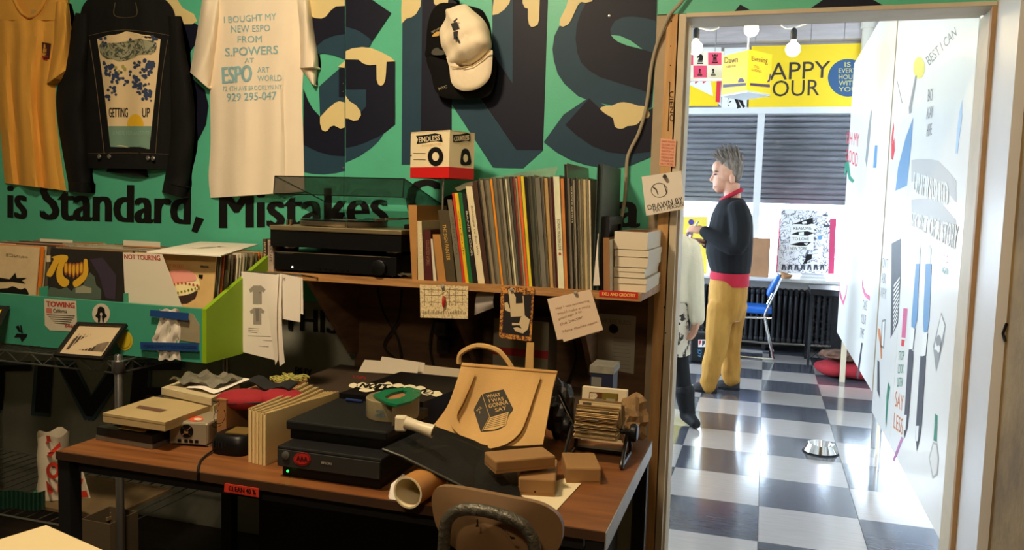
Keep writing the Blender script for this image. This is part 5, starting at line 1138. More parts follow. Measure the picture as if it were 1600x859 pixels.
hy, hzz = 2.77, ztp+0.012; fT = AY(433.5, 275, YT+0.02); fB = AY(428, 302.5, YT+0.012)
def cv(x, y, z): return Vector((x, y, z))
xa, xb = x0+0.004, x1-0.002
Tl, Tr = cv(xa, fT.y, fT.z), cv(xb, fT.y, fT.z); Bl, Br = cv(xa, fB.y, fB.z), cv(xb, fB.y, fB.z)
Hl, Hr = cv(xa, hy, hzz+0.07), cv(xb, hy, hzz+0.07); Gl, Gr = cv(xa, hy, hzz), cv(xb, hy, hzz)
dcov = obj('dust_cover', MB().prism([Bl, Br, Tr, Tl], (0, 0.003, 0), smoke).prism([Tl, Tr, Hr, Hl], (0, 0, -0.003), smoke).prism([Bl, Tl, Hl, Gl], (0.003, 0, 0), smoke).prism([Br, Tr, Hr, Gr], (-0.003, 0, 0), smoke), None, tt)
for a, b in ((Tl, Tr), (Tl, Bl), (Tr, Br), (Tr, Hr), (Bl, Br), (Tl, Hl)): obj('cover_edge', MB().tube([a, b], 0.0018, None, 5), mat('acrylic_edge', (14, 14, 12), 0.2), dcov)
for x in (xa+0.06, xb-0.06): obj('hinge', MB().box((x, 2.772, ztp+0.02), (0.03, 0.016, 0.05)), hblk, tt)

# ================================================================ books and records on the shelf
def upright(name, xb0, xb1, xt0, xt1, yt, m, depth, label, cat, group, Yf=YF+0.012, cover=None, h=None):
    """thin upright thing leaning along the shelf: spine outline from the photograph, its depth runs to the wall"""
    a, b = AY(xb0, 446, Yf), AY(xb1, 446, Yf); c, d = AY(xt1, yt, Yf), AY(xt0, yt, Yf)
    p = [Vector((a.x, Yf, ZSH)), Vector((b.x, Yf, ZSH)), Vector((b.x, Yf+depth, ZSH)), Vector((a.x, Yf+depth, ZSH)), Vector((d.x, Yf, d.z)), Vector((c.x, Yf, d.z)), Vector((c.x, Yf+depth, d.z)), Vector((d.x, Yf+depth, d.z))]
    t = thing(name, ((a.x+b.x)/2, Yf+depth/2, ZSH), label, cat, group)
    return t, p
def book(xb0, xb1, xt0, xt1, yt, col, depth, label, group='books at the left of the record row', page=(206, 188, 150), txt=None, tcol=(220, 206, 170), name='book'):
    t, p = upright(name, xb0, xb1, xt0, xt1, yt, None, depth, label, 'book', group)
    m = mat('cover_%d_%d_%d' % col, col, 0.5, var=0.12, vscale=14); w = (p[1]-p[0]).x; th = min(0.003, w*0.22); f = Vector((th, 0, 0))
    obj('cover', MB().hexa([p[0], p[0]+f, p[3]+f, p[3], p[4], p[4]+f, p[7]+f, p[7]]), m, t)
    obj('cover', MB().hexa([p[1]-f, p[1], p[2], p[2]-f, p[5]-f, p[5], p[6], p[6]-f]), m, t)
    sp = Vector((0, 0.003, 0)); g = Vector((th*1.02, 0, 0))
    s = obj('spine', MB().hexa([p[0]+g, p[1]-g, p[1]-g+sp, p[0]+g+sp, p[4]+g, p[5]-g, p[5]-g+sp, p[4]+g+sp]), m, t)
    dz = Vector((0, 0, 0.004)); sp2 = Vector((0, 0.0035, 0)); bk_ = Vector((0, -0.006, 0))
    obj('pages', MB().hexa([p[0]+g+sp2, p[1]-g+sp2, p[2]-g+bk_, p[3]+g+bk_, p[4]+g+sp2-dz, p[5]-g+sp2-dz, p[6]-g+bk_-dz, p[7]+g+bk_-dz]), mat('page_%d' % page[0], page, 0.85), t)
    if txt:
        mb = MB(); S = lambda u, v: p[0]+(p[1]-p[0])*u+(p[4]-p[0])*v+Vector((0, -0.0006, 0))
        mb.text(txt, S, ((0.70, 0.80), (0.70, 0.30), (0.32, 0.30), (0.32, 0.80)), mat('foil_%d' % tcol[0], tcol, 0.6)); obj('spine_title', mb, None, s)
    return t
book(643.7, 652, 637.7, 651, 320, (176, 128, 70), 0.26, 'tall tan slipcase at the left end of the book row', name='slipcase')
book(653, 662.5, 652, 658.5, 345, (206, 190, 150), 0.21, 'cream spined book beside the tan slipcase', txt='NOTES')
book(663, 675, 662, 672.5, 359, (74, 26, 24), 0.125, 'dark maroon hardback between cream and tan books', txt='COLLECTED WORKS', tcol=(150, 110, 80))
book(677, 682, 672.8, 675.6, 373, (214, 204, 180), 0.15, 'thin white booklet leaning by the maroon hardback')
book(684, 696.8, 675.8, 688, 366, (176, 126, 66), 0.125, 'short worn tan book leaning left of the olive hardback')
book(697.5, 712, 684, 701, 328, (74, 64, 42), 0.125, 'dark olive hardback with gold lettered spine', txt='THE SIGN PAINTER', tcol=(206, 164, 70))
book(714.5, 723, 699, 706, 311.5, (112, 106, 88), 0.24, 'plain grey book left of the red spine', txt='ANNUAL', tcol=(84, 78, 62))
book(723.2, 727.2, 706.2, 710, 301.5, (198, 56, 34), 0.26, 'narrow red spine beside the yellow one')
book(727.4, 732.3, 710.2, 715.5, 301, (226, 186, 30), 0.26, 'narrow bright yellow spine between red and green', txt='COLOUR', tcol=(60, 50, 20))
book(732.5, 738.8, 715.7, 721.5, 300.5, (22, 104, 50), 0.26, 'dark green spine right of the yellow one')
book(739, 746.6, 722, 727.2, 301.5, (22, 20, 20), 0.26, 'black book with white title beside the green spine', txt='BAND BOOK', tcol=(214, 204, 180))
book(747, 757.5, 727.6, 737.6, 291, (226, 212, 172), 0.28, 'thick cream book with script spine where the records begin', txt='Babalogue du Bon Win', tcol=(90, 84, 74))
book(758, 765, 738.2, 745, 283, (66, 40, 26), 0.29, 'brown spiral bound book at the start of the record row')
random.seed(21); plast0 = mat('sleeve_plastic', (176, 168, 140), 0.2, alpha=0.7, spec=0.7)
SL = [(4, (44, 38, 32), 'dark brown'), (4.5, (120, 108, 84), 'dusty tan'), (3, (58, 50, 42), 'charcoal brown'), (6, (104, 98, 80), 'grey plastic covered'), (4, (214, 122, 24), 'bright orange edged'), (5, (96, 90, 74), 'smoke grey'), (4, (70, 66, 54), 'olive grey'), (4, (118, 112, 92), 'pale grey'),
      (3, (44, 40, 36), 'near black'), (3.5, (206, 194, 160), 'cream white'), (4, (92, 88, 76), 'mid grey'), (4, (52, 48, 44), 'slate'), (3.2, (110, 34, 28), 'maroon'), (3.2, (140, 128, 100), 'sand coloured'), (4.6, (206, 84, 30), 'vivid orange'), (4.8, (222, 178, 46), 'golden yellow'),
      (6.5, (22, 21, 19), 'jet black'), (4, (64, 66, 52), 'dark olive'), (4, (50, 52, 44), 'deep green grey'), (8, (98, 96, 86), 'wide grey plastic wrapped'), (4, (70, 66, 58), 'stone grey'), (6.5, (160, 132, 84), 'wide tan'), (4, (78, 52, 40), 'chestnut'), (3.2, (72, 22, 22), 'dark red'),
      (10, (232, 214, 168), 'wide cream lettered'), (5, (176, 112, 56), 'rust orange'), (5, (24, 22, 22), 'glossy black'), (3, (96, 88, 74), 'taupe'), (4, (20, 19, 19), 'black lettered'), (3, (120, 112, 94), 'light taupe'), (3.5, (40, 38, 36), 'ink black'), (4, (150, 140, 112), 'bone coloured'),
      (3, (86, 80, 66), 'drab'), (5, (164, 148, 108), 'straw coloured'), (3, (106, 98, 80), 'moss grey'), (3, (190, 180, 150), 'ivory')]
B = 765.4; tot = sum(w for w, c, n in SL); k_ = (925-B)/tot
for i, (w, c, nm) in enumerate(SL):
    w *= k_; u = (B-765)/160; lean = 20*(1-u)**1.0+2.5*u; yt = 281-5*math.sin(u*PI)+random.uniform(-1.5, 2.0)
    if nm == 'glossy black': yt = 256.5
    t, p = upright('record_sleeve', B+0.15, B+w-0.15, B-lean+0.15, B+w-lean-0.15, yt, None, 0.315, '%s record sleeve standing in the shelf row' % nm, 'record', 'records on the shelf', Yf=YF+0.012+random.uniform(0, 0.008))
    c = tuple(min(235, int(v*1.15+8)) if sum(c) > 130 else v for v in c); m = mat('sleeve_%d_%d_%d' % c, c, 0.4, var=0.25, vscale=20, stretch=(1, 1, 0.4), coat=0.3)
    sl = obj('sleeve', MB().hexa(p), m, t)
    if i % 2 == 0:
        e = Vector((0.0007, 0, 0)); fy = Vector((0, -0.0035, 0)); uz = Vector((0, 0, 0.004)); obj('plastic_cover', MB().hexa([p[1]-e+fy, p[1]+fy, p[2], p[2]-e, p[5]-e+fy+uz, p[5]+fy+uz, p[6]+uz, p[6]-e+uz]), plast0, t)
    if nm == 'wide cream lettered':
        mb = MB(); S = (lambda p: lambda a, b: p[0]+(p[1]-p[0])*a+(p[4]-p[0])*b+Vector((0, -0.0006, 0)))(p)
        mb.text('SONIC YOUTH LIVE', S, ((0.72, 0.62), (0.72, 0.34), (0.3, 0.34), (0.3, 0.62)), pencil); fillpoly(mb, circle(0.5, 0.31, 0.2, 0.015, 10), S, redpen); obj('spine_title', mb, None, sl)
    if nm == 'black lettered':
        mb = MB(); S = (lambda p: lambda a, b: p[0]+(p[1]-p[0])*a+(p[4]-p[0])*b+Vector((0, -0.0006, 0)))(p); mb.text('VARIOUS ARTISTS', S, ((0.8, 0.93), (0.8, 0.6), (0.2, 0.6), (0.2, 0.93)), MATS['foil_220']); obj('spine_title', mb, None, sl)
    rd = obj('inner_record', MB().lathe([(0.0001, 0), (0.149, 0), (0.149, 0.0006), (0.0001, 0.0006)], (p[0]+p[1]+p[4]+p[5])/4+Vector((0, 0.158, 0)), None, 24, 'X'), MATS['vinyl'], t) if False else None
    B += w
# clear sleeve lying across the tops
plast = mat('clear_polythene', (180, 176, 150), 0.15, alpha=0.45, spec=0.8, bump=0.2, bscale=20)
P = []
for k, (xa_, ya, xb_, yb) in enumerate(((703, 288, 716, 299), (730, 284, 742, 288), (770, 277, 780, 283), (810, 270, 820, 279), (850, 263, 848, 277), (872, 260, 866, 276))):
    f = AY(xb_, yb, 2.46); b = AY(xa_, ya, 2.70); P.append([f, f*0.5+b*0.5+Vector((0, 0, 0.004*math.sin(k*2))), b])
mb = MB(); sheet(mb, P, plast, 0.0006); tag(obj('plastic_sleeve', mb, None, smooth=True), 'crumpled clear plastic sleeve lying over the record tops', 'plastic sleeve')
# binder, frame, slips
bd_ = mat('binder_green', (48, 62, 58), 0.45, var=0.15, vscale=10); Yb = YF+0.012
a = AY(926, 447, Yb).x; b = AY(935, 447, Yb).x; z1 = AY(934, 256, Yb).z
t = thing('binder', ((a+b)/2, 2.58, ZSH), 'tall dark green binder standing at the end of the records', 'binder')
obj('cover', MB().b2((a, Yb, ZSH), (a+0.003, 2.75, z1)), bd_, t); obj('cover', MB().b2((b-0.003, Yb, ZSH), (b, 2.75, z1)), bd_, t); obj('spine', MB().b2((a+0.0031, Yb+0.012, ZSH), (b-0.0031, Yb+0.015, z1)), bd_, t); obj('pages', MB().b2((a+0.004, Yb+0.017, ZSH+0.002), (b-0.004, 2.74, z1-0.012)), MATS['page_206'], t)
z1 = AY(942, 338, Yb+0.02).z; a = AY(937, 447, Yb+0.02).x; b = AY(948.5, 447, Yb+0.02).x
t = thing('picture_frame', ((a+b)/2, 2.55, ZSH), 'black picture frame standing edge-on beside the white boxes', 'picture frame')
for y0, y1, z0, zz in ((Yb+0.02, Yb+0.045, ZSH, z1), (2.66, 2.685, ZSH, z1), (Yb+0.046, 2.659, ZSH, ZSH+0.025), (Yb+0.046, 2.659, z1-0.025, z1)): obj('frame_bar', MB().b2((a, y0, z0), (b, y1, zz)), blk_pl, t)
obj('backing', MB().b2((a+0.002, Yb+0.046, ZSH+0.026), (b-0.008, 2.659, z1-0.026)), hblk, t)
t, p = upright('notebook', 943.5, 953, 942.5, 952, 371.5, None, 0.2, 'worn wooden brown block book beside the white boxes', 'book', None, Yf=YF+0.004)
m = mat('block_brown', (158, 112, 66), 0.7, var=0.3, vscale=20, stretch=(1, 1, 0.2)); obj('cover', MB().hexa(p), m, t)
t, p = upright('notebook', 953.2, 957.3, 952.2, 957, 374, None, 0.2, 'thin grey book squeezed against the white boxes', 'book', None, Yf=YF+0.004); obj('cover', MB().hexa(p), mat('block_grey', (150, 144, 130), 0.7, var=0.2, vscale=20), t)
mb = MB(); P = [[AY(934+0.5*j, 365+(0.0 if j else 6), YF+0.006), AY(931+j*1.5, 400, YF+0.004-0.01), AY(927+j*5, 446, YF+0.006)] for j in range(3)]
sheet(mb, [list(r) for r in P], paper, 0.0005); tag(obj('paper_slip', mb, None), 'narrow white paper slip in front of the green binder', 'paper')
# four white cartons
cart = mat('white_carton', (222, 210, 184), 0.55, var=0.05, vscale=10); Yw = YF+0.03
xw0, xw1 = AY(958, 420, Yw).x, AY(1010, 420, Yw).x; zs_ = [AY(985, y, Yw).z for y in (362, 389.5, 417.5, 434)]+[ZSH]
for k in range(4):
    zt_k, zb_k = zs_[k]-(0.0022 if k else 0), zs_[k+1]; dxx = (0.004, 0.004, -0.004, 0.002)[k]; yb_ = 2.775
    t = thing('carton', ((xw0+xw1)/2, 2.6, zb_k), 'white cardboard box, %s of the stack at the shelf end' % ('open topmost', 'second from the top', 'third from the top', 'lowest')[k], 'box', 'white boxes stacked on the shelf')
    if k == 0:
        th = 0.002
        for nm, A, Bq in (('front', (xw0, Yw, zb_k), (xw1, Yw+th, zt_k)), ('back', (xw0, yb_-th, zb_k), (xw1, yb_, zt_k)), ('side', (xw0, Yw+th, zb_k), (xw0+th, yb_-th, zt_k)), ('side', (xw1-th, Yw+th, zb_k), (xw1, yb_-th, zt_k)), ('bottom', (xw0+th, Yw+th, zb_k+0.0005), (xw1-th, yb_-th, zb_k+0.003))): obj(nm, MB().b2(A, Bq), cart, t)
        obj('liner', MB().b2((xw0+0.0035, yb_-0.006, zb_k+0.004), (xw1-0.0035, yb_-0.0025, zt_k-0.001)), kraft, t); obj('liner', MB().b2((xw0+0.0025, Yw+0.003, zb_k+0.004), (xw0+0.0034, yb_-0.004, zt_k-0.001)), kraft, t); obj('liner', MB().b2((xw1-0.0034, Yw+0.003, zb_k+0.004), (xw1-0.0025, yb_-0.004, zt_k-0.001)), kraft, t)
    else:
        lid = zb_k+(zt_k-zb_k)*0.62
        obj('tray', MB().b2((xw0+dxx+0.001, Yw+0.001, zb_k+0.0005), (xw1+dxx-0.001, yb_-0.001, lid)), cart, t); obj('lid', MB().b2((xw0+dxx-0.001, Yw-0.0015, lid), (xw1+dxx+0.001, yb_-0.0005, zt_k)), cart, t)
# things at the left end
for k, (a, b, c, lbx) in enumerate(((412, 418, (92, 70, 50), 'dark'), (419, 427.5, (190, 168, 150), 'pale'))):
    t, p = upright('cd_case', a, b, a-1.5+k, b-1.5+k-1.5, 373+k, None, 0.125, '%s spined CD case standing left of the receiver' % lbx, 'CD case', 'CD cases beside the receiver', Yf=YF+0.006)
    obj('case', MB().hexa(p), mat('cd_%s' % lbx, c, 0.3, var=0.4, vscale=30, coat=0.5), t)
    mb = MB(); S = (lambda p: lambda a, b: p[0]+(p[1]-p[0])*a+(p[4]-p[0])*b+Vector((0, -0.0006, 0)))(p); mb.text('MIXTAPE', S, ((0.75, 0.9), (0.75, 0.3), (0.25, 0.3), (0.25, 0.9)), pencil if k else MATS['foil_220']); obj('spine_title', mb, None, t)
# bubble wrap scrap
mb = MB(); c = AY(632, 437, YF+0.04); P = [[Vector((c.x-0.035+0.014*i, YF+0.015+0.014*j, ZSH+0.006+0.012*abs(math.sin(i*1.7+j*2.3)))) for i in range(6)] for j in range(5)]
sheet(mb, P, mat('clear_wrap', (120, 116, 100), 0.15, alpha=0.6, spec=0.8), 0.004); tag(obj('plastic_wrap', mb, None, smooth=True), 'crumpled bit of clear wrap by the slipcase', 'plastic wrap')
# ================================================================ papers pinned along the shelf edge
grey_ink = mat('grey_ink', (120, 116, 108), 0.8)
YN = YF-0.006
def hang(name, corners, m, label, cat='paper', Y=YN, curl=0.0, nx=6, ny=8, pin=None, back=None):
    S = lambda x, y: AY(x, y, Y)
    tl, tr, br, bl = corners; G = quad(S, tl, tr, br, bl, nx, ny)
    G = [[p+Vector((0, -curl*math.sin(PI*(i/ny)*0.9)*(0.4+0.6*j/nx), 0)) for j, p in enumerate(r)] for i, r in enumerate(G)]
    t = thing(name, G[-1][nx//2], label, cat); mb = MB(); sheet(mb, G, m, 0.0006); obj('sheet', mb, None, t, smooth=True)
    if pin:
        c = S(*pin); obj('pin', MB().lathe([(0.0001, -0.010), (0.006, -0.008), (0.004, -0.003), (0.006, 0.002), (0.0012, 0.004), (0.001, 0.012)], c, None, 12, M=Matrix.Rotation(-PI/2, 3, 'X')), mat('pin_grey', (150, 144, 132), 0.4), t)
    return t
YL_ = 2.285
hg = thing('paper_hanger', (-1.55, 2.35, ZSB), 'thin steel rod at the shelf end from which papers hang', 'rod')
obj('rod', MB().tube([(AY(380, 428, YL_).x, YL_+0.006, 1.136), (AY(470, 434, YL_).x, YL_+0.006, 1.136)], 0.003, None, 6), metal_grey, hg)
for px in (425, 462): obj('arm', MB().tube([(AY(px, 430, YL_).x, YL_+0.006, 1.136), (AY(px, 430, YL_).x, YF-0.001, 1.116)], 0.003, None, 6), metal_grey, hg)
t = hang('paper', ((377, 424), (441, 430), (437, 564), (380, 550)), paper, 'long white order sheet with two T-shirt drawings hung from the shelf', Y=YL_, curl=0.0)
Sp = lambda x, y: AY(x, y, YN-0.0012); Sp2 = lambda x, y: AY(x, y, YN-0.002); q = PR(); Sl = lambda x, y: AY(x, y, YL_-0.0012); Sl2 = lambda x, y: AY(x, y, YL_-0.002); drg = mat('drawn_grey', (150, 144, 132), 0.8)
for cx, cy, s in ((402, 463, 1.0), (402, 496, 0.9)):
    q.p(drg, [(cx+a*s, cy+b*s) for a, b in ((-6, -17), (6, -17), (13, -11), (10, -6), (7, -8), (7, 12), (-7, 12), (-7, -8), (-11, -6), (-13, -11))], S=Sl)
q.p(grey_ink, [(399, 482), (405, 482), (404, 502), (400, 502)], S=Sl2); q.p(grey_ink, circle(406, 457, 1.2, 1.2, 8), S=Sl2)
for y, x0, x1 in ((512, 388, 405), (515, 388, 404), (518, 388, 402), (524, 387, 423), (531, 411, 427), (540, 404, 420)): q.p(grey_ink, [(x0, y), (x1, y+1.2), (x1, y+1.9), (x0, y+0.7)], S=Sl)
q.done('printed_drawings', t)
for k, (a, b, c, d) in enumerate((((418, 434), (441, 429), (446, 566), (438, 572)), ((414, 433), (436, 428), (436, 560), (431, 570)))):
    hang('paper', (a, b, c, d), paper, ('narrow folded white sheet hanging behind its twin', 'narrow folded white sheet hanging in front')[k]+' over the order sheet', Y=YL_-0.008-0.007*k, curl=0.012)
hang('paper', ((440, 428), (473, 434), (474, 491), (466, 489)), paper, 'white sheet peeking out behind the sheet marked OS', Y=YL_-0.003)
t = hang('paper', ((437, 427), (470, 433.5), (469, 503), (441, 498)), paper, 'small white sheet marked OS hung from the shelf end', Y=YL_-0.006)
q = PR(); q.t(pencil, 'OS', ((438.5, 433), (446, 434), (446, 438), (438.5, 437)), S=lambda x, y: AY(x, y, YL_-0.0072), bold=0.02); q.done('writing', t)
card = mat('ivory_card', (224, 204, 156), 0.75)
t = hang('postcard', ((656, 444.5), (731.5, 447), (731, 498), (657, 496)), scribble('street_drawing', (222, 202, 156), (150, 132, 96), 70, 0.02), 'postcard with a pencil street scene clipped to the shelf', 'postcard', pin=(692.5, 447))
q = PR(); g_ = mat('graphite', (112, 98, 74), 0.8)
for y in (452, 460.5, 471): q.p(g_, [(660, y), (689, y+0.8), (689, y+1.4), (660, y+0.6)], S=Sp); q.p(g_, [(698, y), (728, y+0.8), (728, y+1.4), (698, y+0.6)], S=Sp)
for x in (663, 674, 684, 702, 711, 722): q.p(g_, [(x, 450), (x+0.7, 450), (x+0.7, 478), (x, 478)], S=Sp)
random.seed(9)
for k in range(26):
    x = 661+k*2.6; h = random.uniform(3, 9); q.p(g_, [(x, 491), (x+0.7, 491-h), (x+1.6, 491-h*0.8), (x+1.2, 491)], S=Sp)
tag(q.done('pencil_drawing', t), kind='stuff')
kc = thing('key_ring', AY(693, 479, YN-0.01), 'key ring with a tiny red figure hung over the postcard', 'key ring')
obj('ring', MB().tube([AY(695+4*math.cos(a), 456+6*math.sin(a), YN-0.008) for a in [2*PI*k/16 for k in range(16)]], 0.0009, None, 5, closed=True), metal_grey, kc)
mb = MB(); mb.tube([AY(693, 464, YN-0.008), AY(693.5, 468, YN-0.009), AY(693, 474, YN-0.009), AY(693, 480, YN-0.008)], [0.004, 0.006, 0.0055, 0.003], None, 8); obj('figure', mb, mat('toy_red', (176, 40, 30), 0.5), kc); obj('head', MB().lathe([(0.0001, -0.005), (0.005, 0), (0.0001, 0.005)], AY(693.2, 462, YN-0.008), None, 10), mat('toy_tan', (200, 160, 110), 0.6), kc)
hang('paper', ((745, 457), (774, 455.5), (773, 480), (742, 492)), mat('dim_paper', (176, 168, 158), 0.8), 'blank folded paper hanging below the shelf beside the postcard', Y=YN+0.05, curl=0.02)
t = hang('postcard', ((783, 447), (835, 449.5), (830, 533), (780, 527.5)), scribble('marbled_border', (206, 142, 62), (96, 52, 24), 60, 0.05), 'brown bordered picture postcard pinned at the middle of the shelf', 'postcard', pin=(800, 452))
q = PR(); dk_ = mat('photo_black', (28, 23, 22), 0.7); sk_ = mat('photo_cream', (206, 186, 146), 0.7)
q.p(dk_, [(788, 459), (831, 460), (827, 526), (784.5, 520)], S=Sp).p(sk_, [(794, 452), (803, 452), (808, 463), (818, 462), (820, 494), (798, 495), (797, 478)], S=Sp2).p(dk_, [(802, 457), (816, 456), (817, 473), (806, 474), (806, 464)], S=lambda x, y: AY(x, y, YN-0.0028))
q.p(sk_, [(788, 473), (793, 472), (799, 488), (793, 486), (789, 484)], S=Sp2).p(sk_, [(820, 493), (828, 499), (825, 514), (817, 521), (805, 517), (802, 512), (808, 511), (815, 513), (812, 508), (800, 508), (800, 504), (811, 505), (814, 495)], S=Sp2)
q.done('picture', t)
hang('note', ((855, 467), (922, 452), (937, 519), (871, 531)), mat('pinkish_paper', (220, 196, 168), 0.8), 'handwritten note underneath the tilted note on the shelf', 'note', Y=YN-0.002)
t = hang('note', ((857, 467.5), (923, 452), (942.5, 515), (881, 534)), MATS['pinkish_paper'], 'tilted handwritten note pinned to the shelf front', 'note', Y=YN-0.010, pin=(900, 457))
q = PR(); nk = mat('brown_pen', (150, 112, 92), 0.8); Sq = lambda x, y: AY(x, y, YN-0.0115)
for k, tx in enumerate(('Hey I was wondering', 'would make a really', 'good sign it to', 'the better')):
    y = 480+k*8.2; x = 868+k*2; q.t(nk, tx, ((x, y), (x+(52 if k < 2 else 36), y-12.5), (x+(53 if k < 2 else 37), y-8), (x+1, y+4.5)), S=Sq)
q.t(nk, 'Many thanks again', ((879, 516), (932, 501), (933, 505), (880, 521)), S=Sq); q.done('handwriting', t)

# ================================================================ lower wall, back panel below the shelf
q = PR()
q.t(black, 'THIS IS', ((440, 480), (572, 489), (572, 526), (440, 514)), S=lambda x, y: AY(x, y, W-0.003), bold=0.03); q.t(black, 'BUY', ((461, 573), (488, 577), (488, 589), (461, 584)), S=lambda x, y: AY(x, y, W-0.003), bold=0.03); q.done('painted_words', wall)
q = PR(); q.t(mat('dull_blue', (62, 84, 96), 0.6), 'TIVE', ((-66, 566), (292, 560), (282, 668), (-70, 640)), S=lambda x, y: AY(x, y, W-0.001), bold=0.05); q.t(black, 'TIVE', ((-58, 572), (286, 566), (275, 660), (-60, 636)), S=lambda x, y: AY(x, y, W-0.002), bold=0.03); q.done('painted_words', wall)
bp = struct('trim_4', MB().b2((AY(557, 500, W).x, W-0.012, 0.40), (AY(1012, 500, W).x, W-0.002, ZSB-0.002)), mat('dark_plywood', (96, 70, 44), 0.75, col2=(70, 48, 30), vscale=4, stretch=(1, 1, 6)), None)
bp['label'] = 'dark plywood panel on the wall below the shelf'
cblk = mat('black_cable', (16, 15, 14), 0.6)
for pts, lb_ in (([(700, 452), (690, 480), (676, 510), (672, 545), (680, 580), (690, 610)], 'looping black cable hanging left of the postcard'), ([(628, 452), (622, 500), (600, 540), (628, 570), (634, 600)], 'thin black cable hanging below the turntable'), ([(590, 450), (600, 490), (622, 530), (630, 590)], 'black lead hanging behind the receiver'), ([(905, 470), (890, 500), (900, 560), (880, 610)], 'black lead hanging behind the tilted note')):
    tag(obj('cable', MB().tube(spl([AY(x, y, 2.76) for x, y in pts], 5), 0.0045, None, 6), cblk), lb_, 'cable')
for x, y in ((690, 512), (694, 540)): tag(obj('power_adapter', MB().box(AY(x, y, 2.755), (0.05, 0.04, 0.055), blk_pl, rz=0.2, bev=0.008)), 'black plug-in power adapter, %s of two under the shelf' % ('upper' if y < 520 else 'lower'), 'power adapter')
t = thing('notice', AY(958, 585, W-0.02), 'grey typed notice pinned to the panel below the shelf', 'notice')
mb = MB(); mb.prism([AY(*p, W-0.015) for p in ((930, 489), (994, 494), (990, 584), (926, 572))], (0, 0.001, 0), mat('notice_paper', (150, 146, 134), 0.8)); obj('sheet', mb, None, t)
q = PR(); Sz = lambda x, y: AY(x, y, W-0.0162)
q.t(grey_ink, 'HOUSE RULES', ((942, 497), (986, 501), (986, 508), (942, 504)), S=Sz, bold=0.02); q.p(black, C([(952, 511), (957, 506), (964, 509), (966, 516), (960, 521), (953, 518)], 3), S=Sz)
for k in range(9): q.p(grey_ink, [(958, 526+k*6), (984, 528+k*6), (984, 528.7+k*6), (958, 526.7+k*6)], S=Sz)
q.done('print', t)
t = thing('carton', AY(815, 560, 2.7), 'grey and red carton at the back under the shelf', 'box')
a, b = AY(770, 560, 2.66), AY(858, 503, 2.66)
zq = AY(815, 545, 2.66).z
obj('box', MB().b2((a.x, 2.66, 0.746), (b.x, 2.78, b.z)), mat('carton_grey', (120, 114, 96), 0.7), t); obj('red_band', MB().b2((a.x-0.0005, 2.659, AY(815, 557, 2.66).z), (b.x+0.0005, 2.661, zq)), mat('carton_red', (150, 30, 32), 0.6), t)

# ================================================================ wire shelf and record bin on the left
wire_m = mat('zinc_wire', (150, 150, 148), 0.3, 0.9)
ws = thing('wire_shelf', (-2.4, 2.3, 0), 'chrome wire shelving unit carrying the record bin', 'shelf')
XW, YW0, YW1, ZW = AY(185, 565, 2.03).x, 2.03, 2.56, 0.858
for x in (XW, -3.1):
    for y in (YW0, YW1):
        pz = ZW+0.02 if y == YW0 else 1.6 if False else ZW+0.02
        po_ = obj('post', MB().lathe([(0.0125, 0.0), (0.0125, pz), (0.010, pz+0.004), (0.0001, pz+0.005)], (x, y, 0), None, 16), wire_m, ws); obj('collar', MB().lathe([(0.016, ZW-0.035), (0.020, ZW-0.03), (0.020, ZW+0.004), (0.016, ZW+0.008)], (x, y, 0), None, 16, cap=False), wire_m, po_)
for ax_, A, Bq in (('front_truss', Vector((-3.1, YW0, 0)), Vector((XW, YW0, 0))), ('side_truss', Vector((XW, YW0, 0)), Vector((XW, YW1, 0)))):
    mb = MB()
    for z in (ZW, ZW-0.036): mb.tube([A+Vector((0, 0, z)), Bq+Vector((0, 0, z))], 0.0032, None, 6)
    L = (Bq-A).length; n = int(L/0.05); zig = [A+(Bq-A)*(i/n)+Vector((0, 0, ZW if i % 2 else ZW-0.036)) for i in range(n+1)]; mb.tube(zig, 0.0022, None, 5)
    tag(obj(ax_, mb, wire_m, ws), kind='stuff')
mb = MB()
for k in range(46): x = -3.08+k*(XW+3.08)/46; mb.tube([(x, YW0, ZW), (x, YW1, ZW)], 0.002, None, 4)
tag(obj('deck_wires', mb, wire_m, ws), kind='stuff')
mb = MB()
for y in (YW0, YW1): mb.tube([(-3.1, y, 0.30), (XW, y, 0.30)], 0.004, None, 5)
for k in range(24): x = -3.08+k*(XW+3.08)/24; mb.tube([(x, YW0, 0.30), (x, YW1, 0.30)], 0.002, None, 4)
tag(obj('lower_deck', mb, wire_m, ws), kind='stuff')

YBN = 2.10; XB1 = AY(315.5, 530, YBN).x; XB0 = -2.95; ZB0 = ZW+0.006; ZB1 = AY(316, 483, YBN).z
bin_teal = mat('bin_teal', (62, 150, 122), 0.5, var=0.12, vscale=5); lime = mat('bin_lime', (132, 170, 22), 0.55, var=0.12, vscale=5)
rb_ = thing('record_bin', (XB1-0.5, 2.35, ZB0), 'teal and lime green wooden record bin on the wire shelf', 'record bin')
obj('front_board', MB().b2((XB0, YBN, ZB0), (XB1, YBN+0.018, ZB1)), bin_teal, rb_)
YBB = 2.50
side = [(YBN+0.0005, ZB0), (YBB, ZB0), (YBB, 1.185), (2.44, 1.185), (YBN+0.0005, ZB1)]
obj('side_board', MB().prism([Vector((XB1, y, z)) for y, z in side], (0.016, 0, 0)), lime, rb_); obj('side_board', MB().prism([Vector((XB0, y, z)) for y, z in side], (-0.016, 0, 0)), lime, rb_)
obj('bottom_board', MB().b2((XB0, YBN+0.019, ZB0), (XB1-0.0005, YBB, ZB0+0.012)), bin_teal, rb_); obj('back_board', MB().b2((XB0, YBB-0.012, ZB0+0.013), (XB1-0.0005, YBB, 1.10)), bin_teal, rb_)
xd = [AY(194.5, 430, YBN+0.02).x, AY(62, 430, YBN+0.02).x]
for x in xd: obj('divider', MB().b2((x-0.004, YBN+0.019, ZB0+0.013), (x+0.004, YBB-0.013, 1.06)), bin_teal, rb_)
